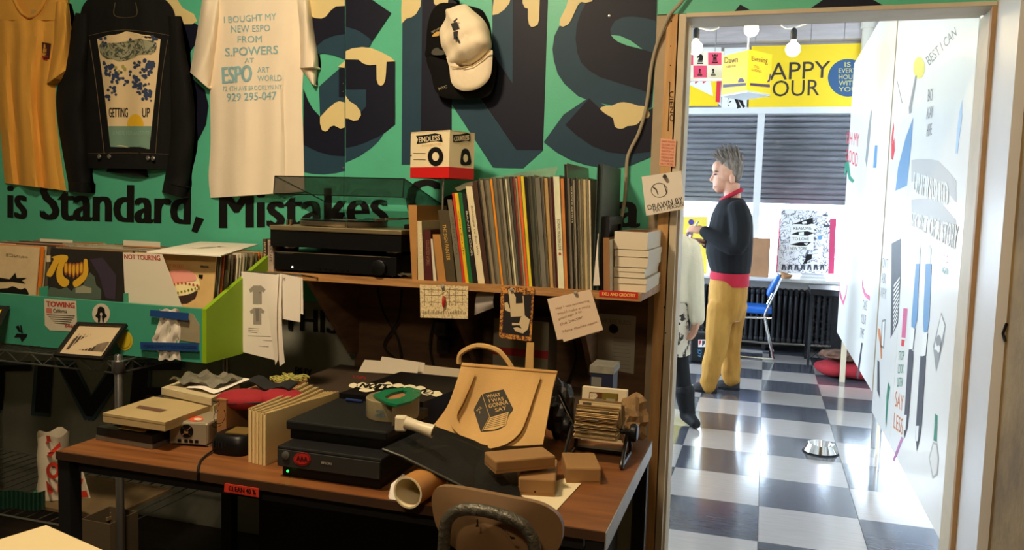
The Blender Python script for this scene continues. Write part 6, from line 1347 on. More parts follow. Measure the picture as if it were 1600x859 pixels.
SLV = [(196, 180, 140), (60, 56, 50), (120, 112, 90), (170, 160, 134), (44, 40, 38), (150, 120, 80), (206, 196, 170), (92, 84, 70), (184, 90, 44), (96, 60, 44), (140, 138, 120), (70, 76, 70), (210, 120, 40), (120, 100, 70)]
CN = ('grey', 'olive', 'tan', 'charcoal', 'ochre', 'white', 'brown', 'rust', 'sand', 'slate', 'umber', 'bone')
def sleeve(xc, y, lean, col, label, group, z0=ZB0+0.0125, dz=0.0):
    t = thing('record_sleeve', (xc, y, z0), label, 'record', group)
    R = Matrix.Rotation(-lean, 3, 'X'); c = Vector((xc, y, z0+dz))+R@Vector((0, 0, 0.1575))
    obj('sleeve', MB().box(c, (0.315, 0.0042, 0.315), M=R), mat('binsleeve_%d_%d_%d' % col, col, 0.45, var=0.15, vscale=15, coat=0.3), t)
    n = R@Vector((0, -1, 0)); S = lambda x, yy, e=0.0028: APL(x, yy, c+n*e, n); return t, S
random.seed(31)
cols = [(AY(333, 440, 2.17).x-0.1575, 2.150, 20, 'right'), (AY(190.5, 430, 2.14).x-0.1575, 2.130, 20, 'middle'), (AY(52, 430, 2.14).x-0.1575, 2.130, 20, 'left')]
fronts = {}; ORD = 'first second third fourth fifth sixth seventh eighth ninth tenth eleventh twelfth thirteenth fourteenth fifteenth sixteenth seventeenth eighteenth nineteenth twentieth'.split()
for xc, y0, n, side_ in cols:
    for k in range(n):
        y = y0+k*(2.44-y0)/n; c = random.choice(SLV)
        if k == 0: c = {'right': (214, 178, 116), 'middle': (34, 30, 28), 'left': (206, 182, 140)}[side_]
        if k == 0: lbx = {'right': 'record sleeve with a layered cake picture in the bin', 'middle': 'dark record sleeve with a big yellow hand in the bin', 'left': 'cream record sleeve lettered Prince in the bin'}[side_]
        else: lbx = '%s record sleeve, %s from the front of the %s stack in the bin' % (('pale' if sum(c) > 420 else 'coloured' if max(c)-min(c) > 60 else 'dark'), ORD[k], side_)
        t, S = sleeve(xc+(random.uniform(-0.004, 0.004) if k else 0), y, 0.12, c, lbx, 'records in the %s stack of the bin' % side_, dz=0 if k == 0 else random.uniform(0, 0.004))
        if k == 0: fronts[side_] = (t, S)
t, S = fronts['middle']; e1 = lambda x, y: S(x, y, 0.0038); e0 = lambda x, y: S(x, y, 0.003)
yh = mat('hand_yellow', (206, 160, 40), 0.6); yo = mat('hand_ochre', (150, 84, 36), 0.6); crd = mat('crowd_green', (74, 88, 74), 0.7); vio = mat('violet_dark', (52, 42, 58), 0.6)
q = PR(); q.p(vio, [(140, 405), (160, 402), (182, 430), (180, 468), (165, 465), (155, 430)], S=e0).p(crd, [(72, 462), (78, 448), (88, 450), (94, 452), (104, 448), (112, 455), (118, 446), (130, 445), (140, 425), (148, 432), (150, 445), (158, 452), (158, 468), (72, 466)], S=e0)
q.p(yh, C([(73, 427), (84, 405), (80, 402), (95, 398), (106, 400), (104, 410), (98, 420), (100, 432), (108, 438), (106, 446), (98, 448), (90, 440), (88, 425), (92, 410), (82, 430), (76, 432)], 3), S=e1).p(yh, C([(131, 406), (136, 405), (137, 412), (138, 424), (134, 436), (124, 446), (116, 448), (114, 440), (122, 434), (130, 424)], 3), S=e1)
for k in range(5): x = 103+k*6; q.p(yo, C([(x-2.5, 413-abs(k-2)), (x+2.5, 412-abs(k-2)), (x+3.2, 424), (x, 436-abs(k-2)*3), (x-3, 424)], 3), S=e1).p(yh, C([(x-1.4, 415-abs(k-2)), (x+1.6, 414-abs(k-2)), (x+2, 423), (x, 432-abs(k-2)*3), (x-2, 423)], 3), S=lambda x, y: S(x, y, 0.0046))
q.p(sk_, [(72.5, 399), (79, 399), (79, 409), (72.5, 409)], S=e1); q.p(mat('crowd_pale', (140, 140, 116), 0.7), [(118, 450), (130, 446), (143, 450), (143, 458), (118, 458)], S=e1); q.done('cover_art', t)
t, S = fronts['left']; q = PR(); e1l = (lambda S: lambda x, y: S(x, y, 0.0036))(S)
q.t(mat('prince_ink', (110, 98, 76), 0.7), 'PRINCE', ((43, 401), (9, 395), (9, 400), (43, 404)), S=e1l); q.p(black, [(-10, 432), (15, 436), (24, 426), (26, 434), (42, 434), (34, 438), (40, 443), (20, 440), (-10, 440)], S=e1l).p(black, C([(-10, 452), (12, 450), (20, 447), (32, 452), (40, 450), (44, 462), (20, 461), (-10, 460)], 3), S=e1l); q.done('cover_art', t)
t, S = fronts['right']; q = PR(); e1r = (lambda S: lambda x, y: S(x, y, 0.0036))(S); e2r = (lambda S: lambda x, y: S(x, y, 0.0046))(S)
q.t(mat('bleed_red', (206, 110, 72), 0.7), 'LET IT BLEED', ((252, 412), (287, 413), (287, 418), (252, 417)), S=e1r).t(black, 'decca', ((313, 413.5), (326, 414), (326, 418.5), (313, 418)), S=e1r, bold=0.03)
q.p(mat('cake_cream', (226, 214, 158), 0.7), C([(262, 430), (275, 424), (295, 424), (308, 432), (312, 446), (300, 458), (280, 462), (266, 458)], 3), S=e1r).p(mat('cake_pink', (222, 150, 136), 0.7), C([(262, 428), (272, 422), (290, 421), (304, 428), (306, 438), (290, 440), (270, 442)], 3), S=e2r).p(mat('pan_dark', (52, 36, 28), 0.6), [(276, 464), (300, 458), (309, 454), (305, 466), (292, 474), (278, 474)], S=e1r).p(black, [(310, 429), (317, 429), (316, 436), (311, 434)], S=e1r)
for k in range(7): q.p(mat('cherry', (176, 60, 48), 0.6), circle(272+k*6, 444-2.0*math.sin(k*0.7), 1.7, 2, 8), S=(lambda S: lambda x, y: S(x, y, 0.0054))(S)); q.p(mat('grape', (110, 130, 40), 0.6), circle(278+k*5.4, 457-k*1.3, 1.5, 1.8, 8), S=(lambda S: lambda x, y: S(x, y, 0.0054))(S))
q.done('cover_art', t)
# loose white cards and dividers
nt_ = thing('divider_card', AY(235, 470, YBN+0.03), 'white divider card marked Not Touring in front of the cake sleeve', 'card')
mb = MB(); mb.prism([AY(*p, YBN+0.032) for p in ((192, 394), (253, 397), (287, 486), (196, 478))], (0, 0.0012, 0), mat('white_board', (214, 206, 184), 0.7)); obj('card', mb, None, nt_)
q = PR(); q.t(redpen, 'NOT TOURING', ((194, 397), (250, 399), (251, 407), (194, 404)), S=lambda x, y: AY(x, y, YBN+0.0312), bold=0.03); q.done('writing', nt_)
for x0, x1, y0, Y, lbx in ((63, 113, 375, 2.42, 'white divider tab above the yellow hand sleeve'), (193, 250, 378, 2.44, 'white divider tab behind the Not Touring card'), (98, 192, 383, 2.28, 'clear plastic topped divider over the middle stack'), (-10, 24, 381, 2.2, 'white divider tab with red writing over the left stack'), (30, 84, 384, 2.25, 'plastic divider between left and middle stacks')):
    t = thing('divider_card', AY((x0+x1)/2, 400, Y), lbx, 'card'); a, b = AY(x0, y0+26, Y), AY(x1, y0, Y)
    obj('card', MB().b2((a.x, Y+0.0, ZB0+0.10), (b.x, Y+0.0015, b.z)), plast if 'plastic' in lbx else MATS['white_board'], t)
    if 'red' in lbx: q = PR(); q.t(redpen, 'DRUMS TOURING', ((-10, 383), (22, 385), (22, 390), (-10, 388)), S=lambda x, y: AY(x, y, Y-0.001), bold=0.02); q.done('writing', t)
# blank white sleeve with centre hole lying on top
hs2 = thing('record_sleeve', AY(320, 395, 2.36), 'white paper sleeve with a centre hole lying flat on the records', 'record')
cq = [AZ(*p, 1.197) for p in ((229, 393), (313, 377), (404, 381), (345, 399))]
cz = sum(cq, Vector())/4; mb = MB(); n = 32; ring_o = []; hole = []
for k in range(n):
    f = 4*k/n; i = int(f); u = f-i; ring_o.append(cq[i]*(1-u)+cq[(i+1) % 4]*u); hole.append(cz+((cq[0]+cq[3])/2-cz)*0.25*math.cos(2*PI*k/n-PI/4*1.0)*1.0+((cq[0]+cq[1])/2-cz)*0.25*math.sin(2*PI*k/n-PI/4*0))
mb.ring([ring_o, hole, [p-Vector((0, 0, 0.004)) for p in hole], [p-Vector((0, 0, 0.004)) for p in ring_o], ring_o], mat('white_sleeve', (232, 226, 210), 0.6), True, False, False); obj('sleeve', mb, None, hs2)
# stickers and tape on the bin front
def deco(name, label, cat, build):
    t = thing(name, AY(*build[0], YBN-0.001), label, cat); q = PR(); 
    for k, f in enumerate(build[1]): f(q)
    q.done('print', t); return t
Bf = lambda x, y: AY(x, y, YBN-0.0012); Bg = lambda x, y: AY(x, y, YBN-0.002); Bh = lambda x, y: AY(x, y, YBN-0.0028)
stk = mat('sticker_white', (200, 190, 166), 0.6)
deco('sticker', 'white and red TOWING sticker on the bin front', 'sticker', ((94, 517), [lambda q: q.p(stk, [(69, 466), (119, 470), (121, 518), (78, 516), (70, 508)], S=Bf), lambda q: q.t(redpen, 'TOWING', ((72, 470), (117, 473), (117, 481), (72, 478)), S=Bg, bold=0.05), lambda q: q.p(mat('soft_red', (190, 110, 92), 0.6), [(72, 481), (81, 481.5), (81, 489), (72, 488.5)], S=Bg), lambda q: q.t(pencil, 'California', ((83, 482), (105, 483.5), (105, 489), (83, 488)), S=Bg, bold=0.02)]
     + [(lambda k: lambda q: q.p(pencil, [(73+k*3, 491+k*3.2), (117-k*2, 493+k*3.2), (117-k*2, 494+k*3.2), (73+k*3, 492+k*3.2)], S=Bg))(k) for k in range(5)]+[lambda q: q.t(redpen, '6464', ((101, 506), (118, 507), (118, 512), (101, 511)), S=Bg, bold=0.04)]))
deco('sticker', 'round white sticker with a small black creature on the bin', 'sticker', ((158, 505), [lambda q: q.p(stk, circle(158, 490, 14, 16, 28), S=Bf), lambda q: q.p(black, C([(152, 488), (153, 481), (158, 479), (163, 482), (164, 489), (167, 494), (163, 497), (162, 503), (160, 503), (159, 494), (157, 494), (156, 503), (153, 503), (153, 497), (149, 494)], 3), S=Bg), lambda q: q.p(stk, circle(158, 491, 2, 3, 8), S=Bh)]))
deco('sticker', 'round yellow sticker beside the framed photograph', 'sticker', ((195, 547), [lambda q: q.p(mat('sticker_yellow', (196, 172, 30), 0.6), circle(195, 532, 12.5, 15.5, 28), S=Bf), lambda q: q.p(MATS['panel_olive'], circle(195, 532, 9.5, 12, 24), S=Bg), lambda q: q.p(MATS['sticker_yellow'], circle(195, 532, 8.8, 11.2, 24), S=Bh)]))
deco('graffiti_mark', 'small black ink scribble on the bin front', 'drawing', ((32, 533), [lambda q: q.p(black, [(24, 510), (29, 508), (33, 518), (30, 519)], S=Bf), lambda q: q.p(black, [(31, 508), (33.5, 508), (36, 520), (33, 520)], S=Bf), lambda q: q.p(black, [(26, 521), (43, 522), (41, 527), (34, 534), (31, 527), (22, 527)], S=Bf)]))
sp_ = thing('paper_scrap', AY(268, 560, YBN-0.003), 'crumpled white paper rag taped to the bin corner', 'paper')
G = []
for i in range(15):
    v = i/14; y = 483+v*79; x0 = 246+(3 if v < 0.1 else 0)+5*math.sin(v*9)*0.7-(5 if 0.55 < v < 0.8 else 0); x1 = 281-1.5*math.sin(v*11)
    G.append([AY(x0+(x1-x0)*u, y+1.5*math.sin(u*14), YBN-0.005-0.004*math.sin(u*17+v*3)-0.003*math.sin(u*9+v*14)) for u in [j/12 for j in range(13)]])
mb = MB(); sheet(mb, G, mat('tissue', (214, 206, 190), 0.8), 0.001); obj('sheet', mb, None, sp_, smooth=True)
t = thing('paper_sheet', AY(295, 530, YBN-0.002), 'stained grey sheet taped behind the white rag on the bin', 'paper'); mb = MB(); mb.prism([AY(*p, YBN-0.002) for p in ((270, 487), (301, 490), (312, 508), (312, 536), (278, 531))], (0, 0.0012, 0), mat('stained_paper', (150, 140, 112), 0.8, var=0.2, vscale=20)); obj('sheet', mb, None, t)
tape = mat('painter_tape', (22, 62, 120), 0.6)
for cs_, lbx in ((((235, 484), (295, 489), (294, 501), (234, 494)), 'upper strip of blue tape on the bin front'), (((219, 534), (310, 536), (310, 549), (220, 546)), 'lower strip of blue tape on the bin front')):
    t = thing('tape_strip', AY(*cs_[2], YBN-0.012), lbx, 'tape'); G = quad(lambda x, y: AY(x, y, YBN-0.0145), *cs_, 6, 1); mb = MB(); sheet(mb, G, tape, 0.0006); obj('strip', mb, None, t)
    if 'lower' in lbx: q = PR(); q.t(mat('tape_pen', (12, 30, 70), 0.6), "PLEASE DON'T TOUCH RECORDS", ((224, 538), (307, 540), (307, 545), (224, 543)), S=lambda x, y: AY(x, y, YBN-0.0156), bold=0.02); q.done('writing', t)
# framed photograph leaning on the bin
bl_, br_ = AZ(85, 557.5, ZW+0.004), AZ(162.5, 563.5, ZW+0.004); tl_, tr_ = AY(123, 505.5, YBN-0.008), AY(200, 508.5, YBN-0.008)
pf = thing('photo_frame', (bl_+br_)/2, 'black framed sepia group photograph leaning against the bin', 'picture frame')
nrm = (br_-bl_).cross(tl_-bl_).normalized()
def fq(u, v, d=0.0): return (bl_*(1-u)+br_*u)*(1-v)+(tl_*(1-u)+tr_*u)*v+nrm*d
frm = mat('frame_black', (26, 24, 22), 0.4)
for u0, v0, u1, v1 in ((0, 0, 1, 0.07), (0, 0.93, 1, 1), (0, 0.0701, 0.06, 0.9299), (0.94, 0.0701, 1, 0.9299)):
    obj('frame_bar', MB().hexa([fq(u0, v0, -0.002), fq(u1, v0, -0.002), fq(u1, v1, -0.002), fq(u0, v1, -0.002), fq(u0, v0, 0.010), fq(u1, v0, 0.010), fq(u1, v1, 0.010), fq(u0, v1, 0.010)]), frm, pf)
obj('mount', MB().hexa([fq(u, v, d) for d in (-0.001, 0.002) for u, v in ((0.06, 0.07), (0.94, 0.07), (0.94, 0.93), (0.06, 0.93))]), mat('mount_card', (196, 176, 140), 0.7), pf)
q = PR(); Sf = lambda x, y: fq(x, y, 0.003); sep = mat('sepia_dark', (70, 56, 44), 0.7, var=0.5, vscale=60); sep2 = mat('sepia_mid', (120, 104, 84), 0.7, var=0.3, vscale=60)
q.p(sep2, [(0.13, 0.22), (0.88, 0.22), (0.88, 0.5), (0.13, 0.55)], S=Sf)
for k in range(9): x = 0.15+k*0.06; q.p(sep, [(x, 0.22), (x+0.045, 0.22), (x+0.05, 0.6), (x+0.03, 0.7), (x+0.01, 0.6)], S=lambda x, y: fq(x, y, 0.0036))
[q.p(MATS['mount_card'], circle(0.178+k*0.06, 0.63+0.02*(k % 2), 0.014, 0.03, 8), S=lambda x, y: fq(x, y, 0.0042)) for k in range(9)]; q.done('photograph', pf)
t = thing('photo_frame', AZ(2, 556, ZW+0.004), 'dark frame with a yellow picture at the left edge of the bin', 'picture frame')
A_, B_ = AY(-22, 478, YBN-0.006), AY(17, 479, YBN-0.006); C_, D_ = AY(2, 528, YBN-0.05), AY(-40, 527, YBN-0.05)
A_, B_, C_, D_ = AY(-32, 476, YBN-0.006), AY(16, 478, YBN-0.006), AZ(-22, 556, ZW+0.004), AZ(-72, 553, ZW+0.004)
obj('frame', MB().prism([A_, B_, C_, D_], (0, -0.012, 0.002)), frm, t); ce = (A_+B_+C_+D_)/4; ins = [ce+(p-ce)*0.82+Vector((0, -0.0135, 0.003)) for p in (A_, B_, C_, D_)]; obj('picture', MB().prism(ins, (0, -0.0008, 0)), mat('picture_yellow', (226, 196, 20), 0.6), t)
# tin of tape at the shelf end (on the bin top edge)
t = thing('tape_roll', AY(400, 424, 2.64), 'small cream tape roll at the shelf end beside the CD cases', 'tape roll'); c = AY(420, 424, 2.47); 
obj('roll', MB().lathe([(0.011, 0), (0.030, 0), (0.031, 0.004), (0.031, 0.028), (0.029, 0.032), (0.011, 0.032)], (AY(400, 415, 2.64).x, 2.64, ZSH), None, 20), mat('cream_tape', (206, 190, 140), 0.5), t)
# ================================================================ desk
ZD_ = 0.745
wood_d = mat('desk_veneer', (136, 84, 42), 0.45, col2=(104, 62, 30), vscale=3, stretch=(1, 12, 1), bump=0.06, bscale=50)
edge_d = mat('desk_edge', (66, 42, 24), 0.6, var=0.3, vscale=10); steel_d = mat('galvanised', (176, 176, 172), 0.45, 0.5, var=0.2, vscale=14); blk_leg = mat('black_leg', (16, 15, 15), 0.6)
XD0, XD1, YD0, YD1 = AZ(101, 700, ZD_).x, AZ(947.5, 832, ZD_).x, AZ(947.5, 832, ZD_).y, 2.221
dk_t = thing('desk', ((XD0+XD1)/2, (YD0+YD1)/2, 0), 'brown veneered work desk with black legs and a steel side rail', 'desk')
obj('top', MB().b2((XD0, YD0+0.004, ZD_-0.018), (XD1-0.003, YD1, ZD_)), wood_d, dk_t)
obj('front_edge', MB().b2((XD0, YD0, ZD_-0.020), (XD1-0.003, YD0+0.0035, ZD_-0.0005)), edge_d, dk_t)
obj('side_rail', MB().b2((XD1-0.0025, YD0, ZD_-0.042), (XD1, YD1, ZD_-0.001)), steel_d, dk_t)
obj('apron', MB().b2((XD0+0.05, YD0+0.02, ZD_-0.05), (XD1-0.05, YD0+0.04, ZD_-0.019)), blk_leg, dk_t)
for x in (XD0+0.0, XD1-0.042):
    for y in (YD0+0.006, YD1-0.04): obj('leg', MB().b2((x, y, 0), (x+0.036, y+0.036, ZD_-0.019)), blk_leg, dk_t)
cab = thing('low_cabinet', (-1.0, 2.5, 0), 'dark low cabinet filling the gap between desk and wall', 'cabinet')
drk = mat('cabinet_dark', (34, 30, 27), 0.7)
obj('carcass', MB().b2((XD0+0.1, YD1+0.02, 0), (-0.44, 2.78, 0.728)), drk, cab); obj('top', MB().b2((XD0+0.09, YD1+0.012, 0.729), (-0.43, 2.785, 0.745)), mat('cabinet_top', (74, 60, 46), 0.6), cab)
t = thing('label_strip', AY(377, 766, YD0-0.002), 'red CLEAN label stuck on the front of the desk', 'sticker')
mb = MB(); mb.prism([AY(*p, YD0-0.002) for p in ((351, 755), (404, 763), (404, 777), (350, 768))], (0, 0.0016, 0), mat('label_red', (206, 56, 34), 0.6)); obj('label', mb, None, t)
q = PR(); q.t(black, 'CLEAN 40 %', ((357, 758.5), (400, 765), (400, 773), (357, 766)), S=lambda x, y: AY(x, y, YD0-0.003), bold=0.03); q.done('lettering', t)
def onz(x, y, z): return AZ(x, y, z)
def slabq(mb, pts, z0, z1, m): mb.prism([Vector((p.x, p.y, z0)) for p in pts], (0, 0, z1-z0), m); return mb

# --- laptop, note, cream box, hard drive, kraft box, folders
lp = thing('laptop', (-1.55, 1.75, ZD_), 'closed dark laptop with a yellow note at the left of the desk', 'laptop')
L_ = [Vector((-1.62, 1.655, 0)), Vector((-1.43, 1.640, 0)), Vector((-1.427, 1.86, 0)), Vector((-1.60, 1.88, 0))]
obj('base', slabq(MB(), L_, ZD_+0.001, ZD_+0.012, None) if False else slabq(MB(), L_, ZD_+0.001, ZD_+0.012, mat('laptop_silver', (130, 124, 110), 0.4, 0.6)), None, lp)
cen_ = sum(L_, Vector())/4; obj('lid', slabq(MB(), [cen_+(p-cen_)*0.985 for p in L_], ZD_+0.0125, ZD_+0.034, mat('laptop_black', (24, 24, 24), 0.4)), None, lp)
obj('panel', slabq(MB(), [cen_+(p-cen_)*0.72 for p in L_], ZD_+0.0342, ZD_+0.036, mat('laptop_grey', (70, 68, 60), 0.4)), None, lp)
zt_ = ZD_+0.0365; nq = [onz(*p, zt_) for p in ((185, 669), (198, 663), (238, 667), (226, 675))]
tag(obj('sticky_note', slabq(MB(), nq, zt_, zt_+0.001, mat('sticky_yellow', (214, 190, 110), 0.7))), 'pale yellow sticky note on the closed laptop', 'note')
zc0, zc1 = 0.800, 0.823
bx_ = thing('flat_box', (-1.5, 1.9, zc0), 'flat cream cardboard box resting over the laptop', 'box'); crm = mat('cream_board', (176, 154, 108), 0.6, var=0.1, vscale=8)
A_, B_, C_ = onz(161, 645, zc1), onz(258, 659.5, zc1), onz(240, 619.5, zc1); D_ = C_+(B_-A_)
obj('tray', slabq(MB(), [A_, B_, D_, C_], zc0, zc1-0.006, crm), None, bx_); ctr = (A_+B_+C_+D_)/4; obj('lid', slabq(MB(), [ctr+(p-ctr)*1.008 for p in (A_, B_, D_, C_)], zc1-0.0059, zc1, crm), None, bx_)
q = PR(); q.p(mat('box_print', (96, 66, 48), 0.7), [(218, 633), (262, 640), (250, 644), (212, 637)], S=lambda x, y: AZ(x, y, zc1+0.0006)); q.done('print', bx_)
# props that carry the box: a dark pile under its back
pl = thing('document_box', (-1.5, 2.02, ZD_), 'dark document case under the cream box', 'case'); a0 = onz(200, 668, ZD_)
obj('body', MB().box((-1.52, 1.945, (ZD_+zc0)/2+0.0005), (0.26, 0.08, zc0-ZD_-0.001), rz=0.03), mat('case_dark', (38, 34, 30), 0.6), pl)
obj('latch', MB().box((-1.52, 1.902, ZD_+0.03), (0.03, 0.006, 0.012), rz=0.03), metal_grey, pl)
# stack of papers behind
random.seed(4)
st_ = mat('stack_paper', (196, 180, 140), 0.8, var=0.2, vscale=30, stretch=(1, 1, 20)); zz = ZD_+0.08
pa = [onz(252, 604, 0.8475), onz(330, 621, 0.8475), onz(374, 600, 0.8475), onz(302, 586, 0.8475)]
bd0 = thing('book_pile', (pa[0]+pa[2])/2, 'pile of old papers behind the cream box', 'paper stack')
zb0 = 0.745
for k in range(5):
    j = Vector((random.uniform(-.006, .006), random.uniform(-.006, .006), 0)); obj('ream', slabq(MB(), [p+j for p in pa], zb0+k*0.0205, zb0+(k+1)*0.0205-0.0015, st_), None, bd0)
ztop_ = zb0+5*0.0205
for k, (pts, lbx) in enumerate((([(290, 607), (334, 617), (392, 597), (352, 588)], 'loose white sheet on top of the paper pile'),)):
    P = [onz(*p, ztop_) for p in pts]; mb = MB(); G = [[P[0]*(1-u)*(1-v)+P[1]*u*(1-v)+P[2]*u*v+P[3]*(1-u)*v+Vector((0, 0, 0.003+0.006*math.sin(3*u+2*v)**2)) for u in [i/6 for i in range(7)]] for v in [i/6 for i in range(7)]]; sheet(mb, G, paper, -0.0006); tag(obj('loose_sheet', mb, None, smooth=True), lbx, 'paper')
cr_ = onz(325, 594, ztop_+0.01); G = []
for i in range(12):
    G.append([cr_+Vector(((j-7)*0.011, (i-6)*0.011, 0.006+0.007*math.sin(i*1.1+j*0.9)+0.006*math.sin(j*1.3-i*0.8))) for j in range(15)])
mb = MB(); sheet(mb, G, mat('foil_bag', (140, 134, 118), 0.25, 0.3, var=0.5, vscale=20), -0.001); tag(obj('foil_bag', mb, None, smooth=True), 'crumpled silvery plastic bag on the paper pile', 'plastic bag')
# hard drive
hl, hr = onz(264, 695, ZD_), onz(325, 699, ZD_); hd = (hr-hl).normalized(); hn = Vector((-hd.y, hd.x, 0)); hw = (hr-hl).length; hh = AY(294, 661, hl.y).z-ZD_
h_c = (hl+hr)/2; HM = Matrix((hd, hn, Vector((0, 0, 1)))).transposed()
hdv = thing('hard_drive', h_c+hn*0.08, 'silver hard drive enclosure with a round fan grille', 'hard drive')
obj('case', MB().box(h_c+hn*0.085+Vector((0, 0, hh/2+0.003)), (hw, 0.17, hh-0.006), M=HM, bev=0.006), mat('drive_silver', (176, 164, 138), 0.4, 0.5), hdv)
f0 = lambda u, z, d=0: h_c+hd*u*hw-hn*d+Vector((0, 0, z*hh))
obj('face_plate', MB().box(f0(0, 0.52, 0.0005), (hw*0.94, 0.002, hh*0.84), M=HM, bev=0.0009), mat('drive_face', (150, 140, 118), 0.5, 0.3), hdv)
fm_ = Matrix((hd, Vector((0, 0, 1)), -hn)).transposed()
obj('fan', MB().lathe([(0.0175, 0.0), (0.0175, 0.002), (0.0145, 0.002), (0.0145, 0.0008), (0.0001, 0.0008)], f0(-0.03, 0.63, 0.0016), None, 20, M=fm_), hblk, hdv)
for k in range(2):
    a = PI/4+k*PI/2; d_ = hd*math.cos(a)+Vector((0, 0, math.sin(a))); obj('fan_guard', MB().tube([f0(-0.03, 0.63, 0.004)-d_*0.016, f0(-0.03, 0.63, 0.004)+d_*0.016], 0.0011, None, 5), chrome, hdv)
obj('fan_hub', MB().lathe([(0.006, 0), (0.006, 0.0014), (0.0001, 0.002)], f0(-0.03, 0.63, 0.0035), None, 12, M=fm_), chrome, hdv)
for u in (-0.22, -0.05, 0.08, 0.22): obj('port', MB().box(f0(u, 0.22, 0.0012), (0.009, 0.003, 0.008), M=HM), hblk, hdv)
for u in (-0.45, 0.45): obj('foot', MB().box(f0(u*0.9, 0.0, -0.02)+Vector((0, 0, 0.0018)), (0.02, 0.02, 0.0034), M=HM), mat('foot_grey', (190, 184, 170), 0.5), hdv)
topz = ZD_+hh; q = PR(); St = lambda x, y: AZ(x, y, topz+0.0008); q.p(mat('coral', (206, 84, 52), 0.6), circle(306, 654, 12, 4.2, 20), S=St); q.p(mat('coral_pale', (214, 190, 160), 0.6), circle(309, 654.5, 6.5, 2.0, 14), S=lambda x, y: AZ(x, y, topz+0.0014)); q.done('sticker', hdv)
# kraft box with drawn face
kr = mat('kraft_card', (150, 104, 60), 0.75, var=0.12, vscale=10)
kx = hr.x+0.034; k0 = Vector((kx, 1.735, ZD_)); kz = AX(329, 633, kx).z
kb = thing('kraft_box', (kx-0.015, 1.83, ZD_), 'brown cardboard box with a doodled face beside the hard drive', 'box')
obj('body', MB().b2((hr.x+0.006, 1.735, ZD_), (kx, 1.93, kz-0.004)), kr, kb); obj('lid', MB().b2((hr.x+0.0055, 1.7345, kz-0.0039), (kx+0.0005, 1.9305, kz)), kr, kb)
q = PR(); Sk = lambda x, y: AX(x, y, kx+0.0009)
def line(q, pts, w, S, m): 
    for (x0, y0), (x1, y1) in zip(pts, pts[1:]):
        L = math.hypot(x1-x0, y1-y0) or 1; nx_, ny_ = -(y1-y0)/L*w/2, (x1-x0)/L*w/2; q.p(m, [(x0+nx_, y0+ny_), (x1+nx_, y1+ny_), (x1-nx_, y1-ny_), (x0-nx_, y0-ny_)], S=S)
line(q, [(p.x, p.y) for p in spl([Vector((*p, 0)) for p in ((337, 642), (334, 652), (338, 661), (347, 660), (352, 650), (350, 640))], 4)], 0.9, Sk, black); line(q, [(337, 645), (341, 641)], 0.9, Sk, black); line(q, [(341, 634), (343, 630), (341, 626), (338, 629)], 0.9, Sk, black); line(q, [(331, 664), (336, 668), (346, 664)], 0.9, Sk, black); q.done('doodle', kb)
# red pouch
rp = AZ(407, 622, 0.86); rz0 = 0.83
pou = thing('pouch', (rp.x, rp.y, rz0), 'red and black padded pouch on the desk', 'pouch'); mb = MB(); ell(mb, (rp.x-0.04, rp.y-0.01, rz0+0.026), (0.075, 0.05, 0.026), Matrix.Rotation(0.3, 3, 'Z')); ell(mb, (rp.x+0.05, rp.y+0.02, rz0+0.030), (0.06, 0.05, 0.026), Matrix.Rotation(0.3, 3, 'Z')); obj('padding', mb, redc, pou, smooth=True)
mb = MB(); G = [[Vector((rp.x-0.075+0.15*u, rp.y+0.035-0.02*u+0.02*v, rz0+0.050+0.008*math.sin(u*9)+0.004*v)) for u in [i/8 for i in range(9)]] for v in (0, 0.5, 1, 1.6, 2.2)]; sheet(mb, G, mat('black_strap', (18, 16, 16), 0.8), -0.006); obj('strap', mb, None, pou, smooth=True)
obj('seam', MB().tube(spl([Vector((rp.x-0.115, rp.y-0.04, rz0+0.02)), Vector((rp.x-0.05, rp.y-0.062, rz0+0.024)), Vector((rp.x+0.03, rp.y-0.03, rz0+0.028))], 5), 0.002, None, 5), MATS['black_strap'], pou)
sc0 = thing('scanner', (rp.x, rp.y, ZD_), 'dark boxy unit under the red pouch', 'device'); obj('body', MB().box((rp.x+0.035, rp.y+0.03, (ZD_+rz0)/2), (0.13, 0.10, rz0-ZD_-0.002), rz=0.25, bev=0.01), mat('unit_grey', (52, 50, 46), 0.5), sc0)
# cardboard tray with rubber bands
tb = [onz(*p, 0.84) for p in ((420, 604), (462, 612), (481, 590), (440, 583))]; ty_ = thing('card_tray', sum(tb, Vector())/4, 'small cardboard tray heaped with yellow-green rubber bands', 'box'); obj('tray', slabq(MB(), tb, 0.746, 0.835, kr), None, ty_)
mb = MB(); cb0 = sum(tb, Vector())/4
for k in range(26):
    r1 = random.uniform(0.012, 0.022); o_ = cb0+Vector((random.uniform(-.035, .035), random.uniform(-.04, .04), 0)); tl0 = random.uniform(-.4, .4); a0 = random.random()*6
    mb.tube([Vector((o_.x+r1*math.cos(a), o_.y+r1*0.7*math.sin(a), 0.838+0.004+abs(0.008*math.sin(a+a0))+0.0004*k)) for a in [2*PI*i/12 for i in range(12)]], 0.0018, None, 5, closed=True)
tag(obj('rubber_bands', mb, mat('band_green', (170, 164, 84), 0.6), ty_), kind='stuff')
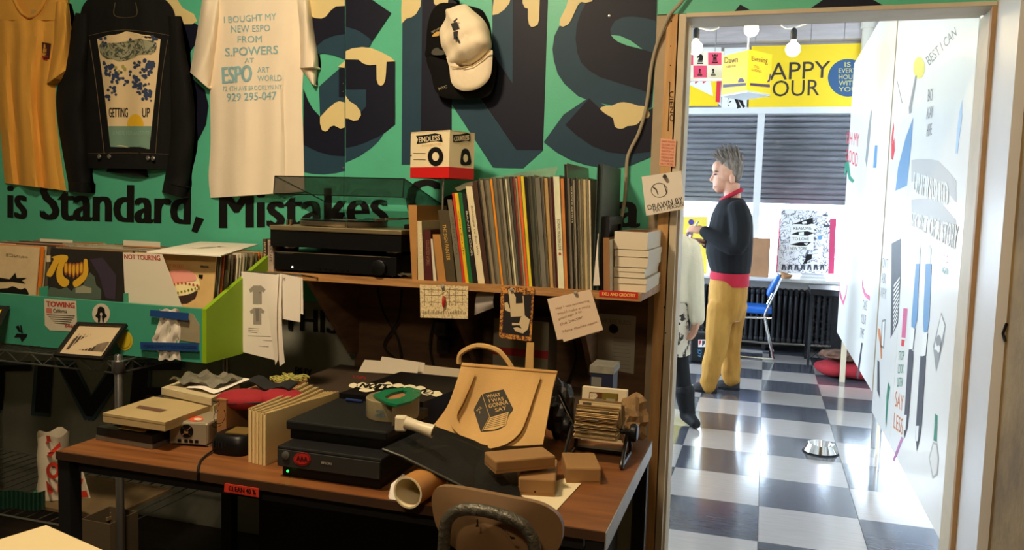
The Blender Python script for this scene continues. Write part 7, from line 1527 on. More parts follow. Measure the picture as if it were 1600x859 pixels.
# small black router
r0, r1_ = onz(318, 711, ZD_), onz(386, 712, ZD_); rc_ = (r0+r1_)/2+Vector((0, 0.05, 0))
ro = thing('charger', rc_, 'squat black charger base with an inset top near the desk front', 'charger')
mb = MB(); hwid = (r1_-r0).length/2
mb.ring([[rc_+Vector((hwid*s*math.copysign(abs(math.cos(a))**0.6, math.cos(a)), 0.055*s*math.copysign(abs(math.sin(a))**0.6, math.sin(a)), z)) for a in [2*PI*k/24 for k in range(24)]] for s, z in ((0.93, 0.0), (1.0, 0.012), (0.98, 0.032), (0.85, 0.046), (0.78, 0.048))], hblk); obj('body', mb, None, ro)
obj('top_plate', MB().box(rc_+Vector((0.008, 0.004, 0.049)), (hwid*1.1, 0.055, 0.003), rz=0.12), mat('brass_plate', (150, 122, 66), 0.4, 0.5), ro)
for k in range(5): obj('vent', MB().box(rc_+Vector((-hwid*0.6+k*0.0085, -0.0535+abs(k-2)*0.0006, 0.025)), (0.003, 0.004, 0.016), rz=0.0), blk_leg, ro)
obj('lead', MB().tube(spl([rc_+Vector((-hwid*0.8, -0.04, 0.006)), onz(316, 716, ZD_+0.004), onz(311, 726, ZD_+0.004), AY(309, 733, YD0-0.006), AY(309, 750, YD0-0.006)], 5), 0.0026, None, 6), cblk, ro)
# fanned cream folders standing on edge
man_ = mat('manila', (226, 200, 142), 0.75, var=0.05, vscale=12)
for k in range(8):
    xb = 389+k*5.6; yb = 722+min(k, 4)*1.3-(max(0, k-4))*4; A0 = onz(xb, yb, ZD_); hz_ = AY(390, 638, onz(389, 722, ZD_).y).z-ZD_-k*0.0015
    d0 = Vector((-0.10+0.035*k, 1, 0)).normalized(); L0 = 0.30-0.01*k; G = []
    for v in (0, 0.33, 0.66, 1):
        G.append([A0+d0*L0*u+Vector((0.010*math.sin(u*3)*(v)+0.004*k*0.2*u, 0, v*hz_)) for u in [i/8 for i in range(9)]])
    t = thing('folder', A0+d0*L0/2, '%s cream folder of the fan standing beside the black printer' % ('leftmost', 'second', 'third', 'fourth', 'fifth', 'sixth', 'seventh', 'rightmost')[k], 'folder', 'cream folders fanned on the desk'); mb = MB(); sheet(mb, G, man_, 0.0016); obj('leaf', mb, None, t, smooth=True)
    G2 = [[p+Vector((0.0052, 0, 0))+d0*0.004 for p in r] for r in G]; mb = MB(); sheet(mb, G2, man_, 0.0014); obj('leaf', mb, None, t, smooth=True); obj('fold', MB().b2(A0+Vector((0, 0.001, 0)), A0+Vector((0.005, 0.003, hz_*0.97))), man_, t)
P0 = onz(420, 640, 0.80); G = []

# --- black printer
pL, pR = onz(437, 744, ZD_), onz(588, 768, ZD_); pd = Vector((1, 0, 0)); pw = pR.x-pL.x; py0 = 1.585; zp1 = AY(510, 706, py0).z; zp0 = ZD_+0.012
prt = thing('printer', (pL.x+pw/2, py0+0.16, ZD_), 'black desktop printer with a red AAA sticker and green light', 'printer')
pbk = mat('printer_black', (16, 16, 16), 0.6, spec=0.3, bump=0.08, bscale=200); pdk = mat('printer_face', (40, 39, 37), 0.55)
xp0, xp1 = AY(432.6, 700, py0).x, AY(596, 725, py0).x
obj('body', MB().box(((xp0+xp1)/2, py0+0.15, (zp0+0.012+zp1)/2), (xp1-xp0, 0.30, zp1-zp0-0.012), bev=0.004), pbk, prt)
obj('base', MB().b2((xp0+0.008, py0+0.012, ZD_), (xp1-0.008, py0+0.29, zp0+0.013)), hblk, prt)
obj('front_face', MB().box(((xp0+xp1)/2, py0-0.001, (zp0+0.012+zp1)/2-0.002), (xp1-xp0-0.006, 0.003, zp1-zp0-0.022), bev=0.001), pdk, prt)
zl1 = 0.862; LQ = [onz(446.5, 656, zl1), onz(604, 675, zl1), onz(672, 640, zl1), onz(528, 616, zl1)]; x_a, x_b = LQ[0].x, LQ[1].x; y_a = LQ[0].y; y_b = py0+0.295
obj('lid', MB().box(((x_a+x_b)/2, (y_a+y_b)/2, zl1-0.011), (x_b-x_a, y_b-y_a, 0.022), bev=0.004), pbk, prt)
obj('lid_body', MB().b2((x_a+0.008, y_a+0.008, zp1), (x_b-0.02, y_b-0.01, zl1-0.0225)), hblk, prt)
Sp0 = lambda x, y: AY(x, y, py0-0.0035); Sp1 = lambda x, y: AY(x, y, py0-0.0042)
q = PR(); q.p(mat('aaa_red', (176, 34, 28), 0.5), circle(472, 717, 13.5, 10.5, 28), S=Sp0); q.p(mat('aaa_dark', (60, 16, 14), 0.5), circle(472, 717, 12.2, 9.2, 28), S=Sp1); q.p(MATS['aaa_red'], circle(472, 717, 11.4, 8.4, 28), S=lambda x, y: AY(x, y, py0-0.0047)); q.t(MATS['aaa_dark'], 'AAA', ((463, 711.5), (481, 713.5), (481, 721.5), (463, 719.5)), S=lambda x, y: AY(x, y, py0-0.0053), bold=0.04); q.done('sticker', prt)
q = PR(); q.t(mat('logo_grey', (170, 166, 154), 0.5), 'EPSON', ((502.5, 720.5), (518, 722.5), (518, 726.5), (502.5, 724.3)), S=Sp0, bold=0.03); q.done('logo', prt)
c = AY(447, 711, py0-0.002); obj('power_button', MB().lathe([(0.0095, 0), (0.0095, 0.003), (0.008, 0.004), (0.0001, 0.004)], c, None, 18, M=Matrix.Rotation(PI/2, 3, 'X')), mat('button_grey', (80, 78, 72), 0.4), prt)
c = AY(450, 735.5, py0-0.001); obj('status_light', MB().lathe([(0.0028, 0), (0.0028, 0.002), (0.0001, 0.003)], c, None, 10, M=Matrix.Rotation(PI/2, 3, 'X')), mat('led_green', (40, 255, 90), 0.3, emit=(40, 255, 90), estr=3.0), prt)
# pen and folder on the lid
tag(obj('pen', MB().tube([onz(541, 624, zl1+0.005), onz(566, 627, zl1+0.005)], 0.0042, None, 8), mat('pen_blue', (20, 40, 90), 0.4)), 'blue pen on the printer lid', 'pen')
# black sticker-lettered box behind
sb = [onz(*p, 0.872) for p in ((525, 614), (660, 642), (704, 622), (570, 590))]
zsb0 = 0.80; bxk = thing('black_case', sum(sb, Vector())/4, 'black case with cut-out sticker lettering behind the tape gun', 'case')
ybk = y_b+0.012
sbb = [Vector((-1.05, ybk, 0)), Vector((-0.81, ybk, 0)), Vector((-0.765, 2.21, 0)), Vector((-1.02, 2.21, 0))]
obj('body', slabq(MB(), sbb, ZD_, 0.872, hblk), None, bxk)
q = PR(); Sx = lambda x, y: AZ(x, y, 0.8728); Sx2 = lambda x, y: AZ(x, y, 0.8736); stw = mat('sticker_cream', (220, 208, 172), 0.6)
def blob(cx, cy, rx, ry): q.p(stw, C([(cx+rx*math.cos(a)*(1+0.12*math.sin(5*a)), cy+ry*math.sin(a)*(1+0.15*math.sin(4*a+1))) for a in [2*PI*k/12 for k in range(12)]], 2), S=Sx)
for cx, cy, rx, ry in ((552, 602, 7, 3.6), (566, 602, 9, 4.4), (580, 603, 9, 4.4), (594, 603, 8, 4), (606, 601, 8, 4), (573, 609, 12, 3), (622, 602, 9, 3), (640, 604, 10, 3), (656, 606, 9, 3), (668, 613, 10, 4), (682, 615, 9, 4)): blob(cx, cy, rx, ry)
for t_, x0, x1, y0, y1 in (('T', 596, 608, 600, 600.5), ('I', 589, 595, 599.5, 600), ('O', 577, 588, 599, 600), ('N', 563, 576, 598.5, 599.5)): q.t(black, t_, ((x0+3, y0), (x1+3, y1), (x1-3, y1+6.5), (x0-3, y0+6.5)), S=Sx2, bold=0.05)
q.t(black, 'E', ((664, 609), (674, 611), (670, 616), (660, 614)), S=Sx2, bold=0.05); q.done('stickers', bxk)
# postal box with papers
mb0 = [Vector((-1.10, 2.26, 0)), Vector((-0.78, 2.24, 0)), Vector((-0.76, 2.48, 0)), Vector((-1.08, 2.50, 0))]
pzt = AY(535, 585, 2.25).z
pb_ = thing('postal_box', (-0.95, 2.36, 0.745), 'white postal box with a red stripe holding papers', 'box'); pm = mat('postal_white', (206, 192, 164), 0.7)
for i in range(4):
    a, b = mb0[i], mb0[(i+1) % 4]; n_ = Vector(((b-a).y, -(b-a).x, 0)).normalized(); obj('wall', MB().hexa([p+Vector((0, 0, z)) for z in (0.746, pzt) for p in (a, b, b-n_*0.003, a-n_*0.003)]), pm, pb_)
obj('stripe', MB().hexa([p+Vector((0, -0.0008, z)) for z in (pzt-0.034, pzt-0.026) for p in (mb0[0], mb0[1], mb0[1]+Vector((0, 0.0006, 0)), mb0[0]+Vector((0, 0.0006, 0)))]), mat('postal_red', (150, 36, 30), 0.6), pb_)
q = PR(); q.t(MATS['postal_red'], 'USPS', ((552, 586), (572, 588), (572, 592.5), (552, 590.5)), S=lambda x, y: AY(x, y, 2.247), bold=0.04); q.done('lettering', pb_)
for k, (pts, lbx) in enumerate((([(570, 562), (655, 568), (652, 586), (560, 581)], 'front sheet of the papers in the postal box'), ([(597, 557), (664, 567), (662, 584), (590, 580)], 'rear sheet of the papers in the postal box'))):
    G = quad(lambda x, y: AY(x, y, 2.30+0.04*k+(580-y)*0.0016), *pts, 6, 4); mb = MB(); sheet(mb, G, mat('papers_grey', (176, 166, 146), 0.8), 0.0012); tag(obj('paper_sheets', mb, None, smooth=True), lbx, 'paper', 'papers in the postal box')

# --- tape gun
tc = onz(612, 651, zl1); rt = 0.060; tz0 = zl1+0.001; tz1 = AY(600, 622, tc.y).z
tc = Vector((onz(588, 651, zl1).x+0.03, onz(588, 655, zl1).y+0.045, 0))
tg_ = thing('tape_gun', (tc.x, tc.y, zl1), 'packing tape gun with clear roll, green frame and white handle', 'tape dispenser')
ch_ = 0.046
obj('tape_roll', MB().lathe([(0.038, 0.001), (0.062, 0.001), (0.063, 0.004), (0.063, ch_), (0.061, ch_+0.002), (0.038, ch_+0.002)], (tc.x, tc.y, zl1), None, 40), mat('clear_tape', (150, 138, 104), 0.12, var=0.15, vscale=40, coat=0.6), tg_)
obj('cardboard_core', MB().lathe([(0.034, 0.0), (0.0375, 0.0), (0.0375, ch_+0.003), (0.034, ch_+0.003)], (tc.x, tc.y, zl1), None, 32), kr, tg_)
q = PR(); Sa = lambda x, y: (lambda p: p)(APL(x, y, Vector((tc.x+0.004, tc.y-0.0642, zl1)), (0.15, -1, 0)))
q.t(mat('tape_ink', (66, 100, 110), 0.6), 'MOVING\n&STORAGE', ((586, 640), (602, 641), (602, 652), (586, 651)), S=Sa, bold=0.02); q.done('tape_print', tg_)
zg = zl1+ch_+0.004; gq = [onz(*p, zg) for p in ((583, 620), (602, 612), (640, 608), (658, 613), (655, 622), (643, 630), (620, 636), (603, 632))]
hq = [onz(*p, zg) for p in ((601, 623), (612, 617), (630, 613), (636, 615), (632, 622), (622, 626), (610, 627), (604, 626))]
gm = mat('gun_green', (8, 104, 66), 0.35)
mb = MB(); up_ = Vector((0, 0, 0.006)); mb.ring([[p+up_ for p in gq], [p+up_ for p in hq], hq, gq, [p+up_ for p in gq]], gm, True, False, False); obj('frame', mb, None, tg_)
for x, y in ((646, 614), (654, 617), (632, 631), (643, 628), (648, 621), (637, 609)): obj('rivet', MB().lathe([(0.0025, 0.006), (0.0025, 0.0075), (0.0001, 0.008)], onz(x, y, zg), None, 8), chrome, tg_)
bkx = onz(628, 655, zl1); cut = AZ(655, 650, zl1)
obj('blade_guard', MB().prism([onz(612, 666, zl1+0.002), onz(652, 652, zl1+0.002), onz(655, 646, zl1+0.002), onz(640, 640, zl1+0.002)], (0, 0, 0.044)), mat('guard_clear', (130, 122, 100), 0.3), tg_)
h0 = onz(636, 655, zl1+0.030)+Vector((0, -0.02, 0)); ph1 = onz(677, 674, zl1+0.014); wh_pl = mat('white_plastic', (214, 202, 172), 0.35)
obj('handle_mount', MB().box(h0+Vector((-0.008, 0.006, -0.006)), (0.026, 0.020, 0.034), rz=0.3, bev=0.004), wh_pl, tg_)
hdir = (ph1-h0).normalized(); pts = [h0+hdir*0.006, h0+hdir*0.03, h0+(ph1-h0)*0.6, ph1]
obj('handle', MB().tube(pts, [0.014, 0.0125, 0.0125, 0.0155], None, 16), wh_pl, tg_)
obj('handle_hole', MB().tube([ph1+hdir*0.0002, ph1+hdir*0.0012], 0.011, None, 16), mat('hole_dark', (60, 50, 38), 0.6), tg_)

# --- black portfolio, mailing tube, kraft boxes, paper
port = thing('portfolio', (-0.6, 1.85, ZD_), 'large flat black portfolio sloping across the desk', 'portfolio')
pq = [onz(628, 712, 0.80), AZ(742, 766, ZD_+0.006), AZ(806, 771, ZD_+0.006), AZ(768, 695, ZD_+0.010), AZ(680, 664, 0.80)]
pq = [onz(598, 700, 0.850), AZ(630, 712, 0.842), AZ(690, 742, 0.800), AZ(742, 768, 0.766), AZ(812, 775, 0.762), AZ(806, 722, 0.768), AZ(742, 688, 0.800), AZ(676, 664, 0.850)]
prm = mat('portfolio_black', (12, 12, 11), 0.6, spec=0.3, bump=0.1, bscale=160)
obj('cover', MB().prism(pq, (0, 0, -0.008), prm), None, port)
obj('piping', MB().tube([p+Vector((0, 0, -0.002)) for p in pq[:4]], 0.0028, None, 6), mat('piping_grey', (70, 70, 60), 0.5), port)
te = onz(637, 786, ZD_); tcn = AY(637.5, 760.5, 1.515); tr_ = 0.033; tcn = Vector((tcn.x, 1.515, ZD_+tr_+0.001))
tax = Vector((0.10, 1.0, 0.0)).normalized()
mt = thing('mailing_tube', (tcn.x, tcn.y, ZD_), 'kraft mailing tube lying with its open white end towards the room', 'tube'); Rt = Matrix((Vector((tax.y, -tax.x, 0)), Vector((0, 0, 1)), tax)).transposed()
obj('tube', MB().lathe([(tr_, 0.0), (tr_, 0.11), (tr_-0.003, 0.11), (tr_-0.003, 0.0), (tr_, 0.0)], tcn, None, 32, M=Rt, cap=False), mat('tube_kraft', (176, 120, 56), 0.65, var=0.1, vscale=10), mt)
obj('lining', MB().lathe([(tr_-0.0032, 0.0005), (tr_-0.0032, 0.08), (0.0001, 0.08)], tcn, None, 32, M=Rt, cap=False), mat('tube_white', (222, 206, 166), 0.7), mt)
obj('rim', MB().lathe([(tr_+0.0004, 0.0), (tr_+0.0004, -0.0015), (tr_-0.0034, -0.0015), (tr_-0.0034, 0.0)], tcn, None, 32, M=Rt, cap=False), MATS['tube_white'], mt)
cp_ = thing('paper_cup', AZ(603, 775, ZD_), 'crumpled white paper wrapper beside the mailing tube', 'wrapper'); mb = MB(); G = [[Vector((x, y, z)) for x, y, z in r] for r in (((-0.745, 1.56, ZD_+0.002), (-0.735, 1.545, ZD_+0.002), (-0.71, 1.545, ZD_+0.002)), ((-0.742, 1.575, ZD_+0.022), (-0.738, 1.56, ZD_+0.03), (-0.715, 1.56, ZD_+0.028)), ((-0.735, 1.60, ZD_+0.036), (-0.725, 1.59, ZD_+0.044), (-0.70, 1.59, ZD_+0.040)))]; sheet(mb, G, paper, 0.002); obj('sheet', mb, None, cp_)
def kbox(lbx, fl, fr, ztop_px, depth, zb, lean=None):
    A, B = AZ(*fl, zb), AZ(*fr, zb); d = (B-A).normalized(); n = Vector((-d.y, d.x, 0)); H_ = AY(ztop_px[0], ztop_px[1], (A.y+B.y)/2).z-zb
    t = thing('kraft_box', (A+B)/2+n*depth/2, lbx, 'box', 'small kraft boxes on the desk'); c = (A+B)/2+n*depth/2
    M = Matrix((d, n, Vector((0, 0, 1)))).transposed(); w = (B-A).length
    obj('tray', MB().box(c+Vector((0, 0, H_*0.25)), (w-0.002, depth-0.002, H_*0.5), M=M), kbm, t); obj('lid', MB().box(c+Vector((0, 0, H_*0.56)), (w, depth, H_*0.9), M=M, bev=0.004), kbm, t); return A, B, H_, n
kbm = mat('box_kraft', (150, 112, 66), 0.75, var=0.08, vscale=12)
wp = [AZ(*p, ZD_+0.001) for p in ((803, 770), (868, 799), (915, 748), (893, 745), (850, 757))]; mb = MB(); mb.prism(wp, (0, 0, 0.0012), mat('white_envelope', (228, 212, 172), 0.7)); tag(obj('envelope', mb), 'flat white envelope under the small kraft box', 'envelope')
A, B, H_, n = kbox('small kraft box standing on the white envelope', (809, 773), (867, 776.5), (838, 748), 0.15, ZD_+0.0024)
c = AY(836, 768, A.y-0.001); obj('thumb_hole', MB().lathe([(0.0022, 0), (0.0022, 0.001), (0.0001, 0.001)], c, None, 8, M=Matrix.Rotation(PI/2, 3, 'X')), black, bpy.data.objects['kraft_box.001'])
kbox('small kraft box at the back beside the rolodex', (884, 756), (939, 757), (910, 731), 0.12, ZD_)
kbox('long kraft box propped on top of the others', (774, 740.5), (868, 731), (820, 716), 0.075, ZD_+0.052)

# --- tote bag
tote_m = mat('tote_canvas', (200, 160, 98), 0.85, var=0.06, vscale=20, bump=0.12, bscale=300)
tt_ = thing('tote_bag', (AZ(770, 690, ZD_).x, 2.08, ZD_+0.02), 'tan canvas tote bag printed What I Was Gonna Say lying on the desk', 'tote bag')
def Tt(x, y, e=0.0):                       # bag face: leans back, sags at the bottom
    v = (y-566)/130.0; u = (x-690)/170.0; Yd = 2.03-0.15*v**1.2-0.012*math.sin(3*u*PI+v*2)-0.010*math.sin(v*5+u*4)
    return AY(x, y, Yd-e)
tl, tr, br, bl = (722, 566), (871, 579), (849, 692), (677, 664)
Lc = spl([Vector((*p, 0)) for p in ((722, 566), (712, 600), (698, 636), (677, 664))], 5); Rc = spl([Vector((*p, 0)) for p in ((871, 579), (864, 605), (856, 650), (848, 694))], 5); N_ = len(Lc); G = []
for i in range(N_):
    v = i/(N_-1); G.append([Tt(Lc[i].x*(1-u)+Rc[i].x*u, Lc[i].y*(1-u)+Rc[i].y*u+ (14*math.sin(u*PI)*v**3)) for u in [j/24 for j in range(25)]])
mb = MB(); mb.grid(G, tote_m); Gb = [[p+Vector((0.0, 0.03*math.sin(PI*min(1, max(0, j/24)))*(0.3+0.7*i/(N_-1))+0.004, -0.004)) for j, p in enumerate(r)] for i, r in enumerate(G)]; mb.grid(Gb, tote_m, flip=True)
rim = lambda g: g[0]+[r[-1] for r in g[1:]]+g[-1][::-1][1:]+[r[0] for r in g[::-1][1:-1]]
a_, b_ = rim(G), rim(Gb); k = len(a_); mb.add(a_+b_, [(i, (i+1) % k, k+(i+1) % k, k+i) for i in range(k)], tote_m); obj('body', mb, None, tt_)
obj('hem', MB().tube([p+Vector((0, -0.001, 0)) for p in G[1]], 0.0016, None, 5), mat('tote_seam', (170, 124, 62), 0.85), tt_)
def ribbon(pts, w, m, e=0.004):
    P = spl([Vector((*p, 0)) for p in pts], 5); G = []
    for i, p in enumerate(P):
        d = P[min(i+1, len(P)-1)]-P[max(i-1, 0)]; n = Vector((-d.y, d.x, 0)).normalized()*w/2; ee = e+0.008*math.sin(PI*i/(len(P)-1))
        G.append([Tt(p.x+n.x, p.y+n.y, ee), Tt(p.x, p.y, ee+0.002), Tt(p.x-n.x, p.y-n.y, ee)])
    mb = MB(); sheet(mb, G, m, 0.002); return mb
obj('strap', ribbon([(737, 582), (728, 604), (718, 626), (708, 648), (715, 668), (740, 684), (766, 690)], 13, tote_m), None, tt_, smooth=True)
obj('strap', ribbon([(838, 586), (828, 615), (818, 645), (806, 672), (786, 688), (762, 694)], 15, tote_m, 0.006), None, tt_, smooth=True)
obj('back_strap', MB().tube(spl([AY(x, y, 2.05) for x, y in ((717, 568), (720, 552), (745, 540), (775, 546), (790, 560), (800, 575))], 5), 0.007, None, 6), tote_m, tt_)
obj('back_strap', MB().prism([AY(*p, 2.06) for p in ((823, 535), (834, 535), (833, 580), (820, 580))], (0, 0.003, 0)), tote_m, tt_)
q = PR(); ink_t = mat('tote_ink', (54, 50, 40), 0.8); T1 = lambda x, y: Tt(x, y, 0.0022); T2 = lambda x, y: Tt(x, y, 0.0032)
q.g(ink_t, [(753, 615), (787, 608), (802, 639), (794, 650), (790, 664), (775, 673), (751, 674), (740, 640)], T1, 24, 12); q.done('print', tt_)
q = PR(); tin = mat('tote_cream', (206, 170, 106), 0.8)
for tx, a in (('WHAT', ((759.5, 617), (781, 613.5), (782.5, 618.5), (761, 622))), ('I WAS', ((763, 623.5), (786, 620), (787.5, 625), (765, 629))), ('GONNA', ((763, 631.5), (793, 624.5), (794.5, 631), (764, 637.5))), ('SAY', ((773, 638), (791, 633.5), (792, 640), (774, 643.5)))): q.t(tin, tx, a, S=T2, bold=0.012)
q.t(tin, 'VOL\n3', ((744, 641), (753, 632), (753.5, 645), (746, 647)), S=T2)
line(q, [(753, 615), (765, 651), (753, 673)], 0.7, T2, tin)
q.p(tin, [(766, 652), (795, 643), (792, 656), (790, 664), (772, 671), (755, 672)], S=T2)
for k in range(6): line(q, [(764-k*1.6, 655+k*2.9), (793-k*0.8, 646+k*3.2)], 0.7, lambda x, y: Tt(x, y, 0.0042), ink_t)
q.done('print_lettering', tt_)

# --- rolodex
yr_ = AZ(940, 712, ZD_).y; rcx = (AZ(900, 706, ZD_).x+AZ(968, 725, ZD_).x)/2; ryc = 2.02; rzc = ZD_+0.072
rl = thing('rolodex', (rcx, ryc, ZD_), 'rotary card file crammed with worn cream cards', 'rotary file')
cm_ = [mat('card_%d' % i, c, 0.8) for i, c in enumerate(((206, 180, 128), (184, 152, 98), (160, 126, 76), (214, 194, 150), (120, 92, 56)))]
wc = AY(966, 660, ryc-0.05).x-AY(899, 660, ryc-0.05).x
rcx = (AY(966, 660, ryc-0.05).x+AY(899, 660, ryc-0.05).x)/2
random.seed(8); shared = {}
for k in range(84):
    a = -0.35+k*(PI*1.25)/84; r0, r1v = 0.018, 0.070+random.uniform(-.004, .004)
    d = Vector((0, -math.cos(a+0.2), math.sin(a+0.2))); n_ = Vector((0, d.z, -d.y)); c = Vector((rcx+random.uniform(-.002, .002), ryc, rzc))
    M = Matrix((Vector((1, 0, 0)), n_, d)).transposed(); obj('card', MB().box(c+d*(r0+r1v)/2, (wc-random.uniform(0, .004), 0.0009, r1v-r0), M=M), random.choice(cm_), rl)
for k in range(7): a = 0.2+k*0.33; d = Vector((0, -math.cos(a), math.sin(a))); n_ = Vector((0, d.z, -d.y)); M = Matrix((Vector((1, 0, 0)), n_, d)).transposed(); obj('index_tab', MB().box(Vector((rcx-0.03+(k % 3)*0.025, ryc, rzc))+d*0.073, (0.022, 0.0012, 0.012), M=M), mat('tab_grey', (130, 122, 100), 0.3), rl)
obj('axle', MB().lathe([(0.006, -wc/2-0.03), (0.006, wc/2+0.03)], (rcx, ryc, rzc), None, 12, 'X'), blk_met, rl)
for s in (-1, 1):
    x = rcx+s*(wc/2+0.018)
    obj('side_frame', MB().tube(spl([(x, ryc+0.05, ZD_+0.005), (x, ryc+0.045, ZD_+0.03), (x, ryc, rzc), (x, ryc-0.05, ZD_+0.04), (x, ryc-0.085, ZD_+0.012), (x, ryc-0.07, ZD_+0.005), (x, ryc+0.05, ZD_+0.005)], 5), 0.005, None, 8), mat('rolodex_steel', (54, 52, 50), 0.3, 0.7), rl)
    obj('knob', MB().lathe([(0.021, 0.0), (0.023, 0.004), (0.023, 0.014), (0.019, 0.018), (0.0001, 0.018)], (x+s*0.006, ryc, rzc+0.0), None, 20, M=Matrix.Rotation(s*PI/2, 3, 'Y')), hblk, rl)
obj('base_bar', MB().b2((rcx-wc/2-0.02, ryc+0.03, ZD_+0.001), (rcx+wc/2+0.02, ryc+0.05, ZD_+0.010)), blk_met, rl)
# sign, blue box, crumpled paper, black bag behind it
sgx = thing('card_sign', (AY(945, 640, 2.16).x, 2.16, ZD_), 'white framed sign with a letter R behind the rotary file', 'sign')
fr = [AY(*p, 2.15) for p in ((911, 603), (981, 609), (978, 642), (909, 634))]; zlow = ZD_
a, b = AY(910, 604, 2.15), AY(980, 610, 2.15)
obj('board', MB().b2((a.x, 2.15, ZD_), (b.x, 2.168, a.z)), mat('sign_white', (222, 206, 172), 0.5), sgx)
q = PR(); So = lambda x, y: AY(x, y, 2.1488); So2 = lambda x, y: AY(x, y, 2.148); q.p(mat('sign_brown', (96, 50, 20), 0.6), [(921, 612), (966, 615), (964, 634), (919, 632)], S=So).p(mat('sign_olive', (116, 100, 24), 0.6), [(941, 613.5), (965, 615), (963, 634), (940, 633)], S=So2).t(MATS['sign_white'], 'R', ((922, 614), (936, 614.5), (935, 628), (921, 628)), S=So2, bold=0.1); q.done('print', sgx)
bb = thing('ink_box', (AY(940, 600, 2.3).x, 2.33, 0.745), 'small dark blue box with a pale lid behind the sign', 'box'); a, b = AY(921.5, 603, 2.30), AY(958, 584, 2.30); zt_b = AY(940, 583, 2.30).z
obj('body', MB().b2((a.x, 2.30, 0.7455), (b.x, 2.38, zt_b)), mat('box_navy', (24, 30, 54), 0.5), bb); obj('lid', MB().b2((a.x-0.002, 2.298, zt_b), (b.x+0.002, 2.40, AY(940, 572, 2.30).z)), mat('box_pale', (140, 138, 124), 0.5, var=0.3, vscale=30), bb)
obj('label', MB().b2((AY(924, 595, 2.299).x, 2.2985, AY(930, 603, 2.299).z), (AY(940, 595, 2.299).x, 2.2998, AY(930, 589, 2.299).z)), mat('box_label', (110, 108, 100), 0.6), bb)
def crumple(name, c, r, m, lbx, cat, seed, sq=(1, 1, 1)):
    bm = bmesh.new(); bmesh.ops.create_icosphere(bm, subdivisions=3, radius=1); rn = random.Random(seed); ph = [rn.uniform(0, 6) for _ in range(6)]
    for v in bm.verts:
        x, y, z = v.co; f = 1+0.16*math.sin(5*x+ph[0])*math.sin(6*y+ph[1])+0.12*math.sin(9*z+ph[2]+3*x)+0.06*rn.uniform(-1, 1)
        v.co = Vector((x*r*sq[0]*f, y*r*sq[1]*f, max(-0.96, z)*r*sq[2]*f)); 
    zmin = min(v.co.z for v in bm.verts)
    return tag(obj(name, MB().bm(bm, Matrix.Translation(Vector(c)-Vector((0, 0, zmin))), m)), lbx, cat)
crp = mat('crumpled_tan', (150, 118, 76), 0.8, var=0.2, vscale=12)
crumple('crumpled_paper', (AY(990, 660, 2.16).x, 2.15, ZD_), 0.052, crp, 'crumpled tan paper at the back corner of the desk', 'paper', 1, (0.75, 0.8, 1.25))
bkb = mat('black_bag', (22, 20, 20), 0.3, spec=0.6)
crumple('plastic_bag', (AZ(878, 690, ZD_).x-0.01, 2.12, ZD_), 0.07, bkb, 'shiny black plastic bag between tote and rotary file', 'bag', 2, (0.55, 0.6, 1.15))
gmp = mat('grip_grey', (96, 90, 78), 0.6)
for k, (x, y, rz, lbx) in enumerate(((878, 622, 0.5, 'dark grey card leaning left of the rotary file, upper one'), (884, 640, 0.35, 'grey card leaning left of the rotary file, lower one'))):
    c = AY(x, y, 2.07-0.02*k); tag(obj('display_card', MB().box(c, (0.002, 0.05, 0.085), gmp if k else blk_pl, M=Matrix.Rotation(-0.5, 3, 'Y')@Matrix.Rotation(rz, 3, 'Z'))), lbx, 'card')

# ================================================================ chair in front of the desk
YCH = 1.26
chm = mat('chair_tan', (128, 98, 66), 0.5, var=0.15, vscale=8); chtube = mat('hammered_steel', (92, 88, 76), 0.4, 0.5, var=0.3, vscale=60, bump=0.4, bscale=120)
chs = thing('chair', (AY(777, 830, YCH).x, 1.42, 0), 'tan school chair with a bent steel tube frame before the desk', 'chair')
ol = C([(675, 790), (676, 772), (683, 762), (700, 760), (740, 766), (790, 776), (840, 786), (866, 800), (878, 818), (878, 840), (870, 862), (850, 880), (800, 886), (740, 874), (700, 848), (682, 822)], 4)
fr_ = [AY(x, y, YCH-0.03*math.cos((x-777)/100*1.2)+0.03) for x, y in ol]
cc_ = sum(fr_, Vector())/len(fr_); mb = MB(); bk2 = [p+Vector((0, 0.012, 0)) for p in fr_]; nn = len(fr_)
def inner(P, s, dy): c0 = sum(P, Vector())/len(P); return [c0+(p-c0)*s+Vector((0, dy*(1-s), 0)) for p in P]
mb.ring([inner(fr_, 0.02, -0.03), inner(fr_, 0.5, -0.03), fr_, bk2, inner(bk2, 0.5, -0.03), inner(bk2, 0.02, -0.03)], chm, True, True); obj('backrest', mb, None, chs)
YTb = YCH-0.030
tp = [AY(x, y, YTb) for x, y in ((690, 880), (695, 830), (702, 808), (718, 797), (745, 796), (782, 804), (810, 815), (826, 832), (836, 862), (840, 890))]
xL, xR = tp[0].x, tp[-1].x
tp = [Vector((xL-0.02, 1.16, 0.0)), Vector((xL-0.008, 1.20, 0.45)), Vector((xL, YTb, 0.72))]+tp[1:-1]+[Vector((xR, YTb, 0.72)), Vector((xR+0.008, 1.20, 0.45)), Vector((xR+0.02, 1.16, 0.0))]
obj('back_frame', MB().tube(spl(tp, 6), 0.0105, None, 12), chtube, chs)
obj('seat', MB().box(((xL+xR)/2, 1.42, 0.455), (0.24, 0.36, 0.016), bev=0.007), chm, chs)
for x in (xL-0.005, xR+0.005): obj('seat_rail', MB().tube([(x, 1.20, 0.44), (x, 1.56, 0.44)], 0.010, None, 10), chtube, chs); obj('front_leg', MB().tube([(x, 1.56, 0.44), (x, 1.60, 0.0)], 0.0105, None, 10), chtube, chs)
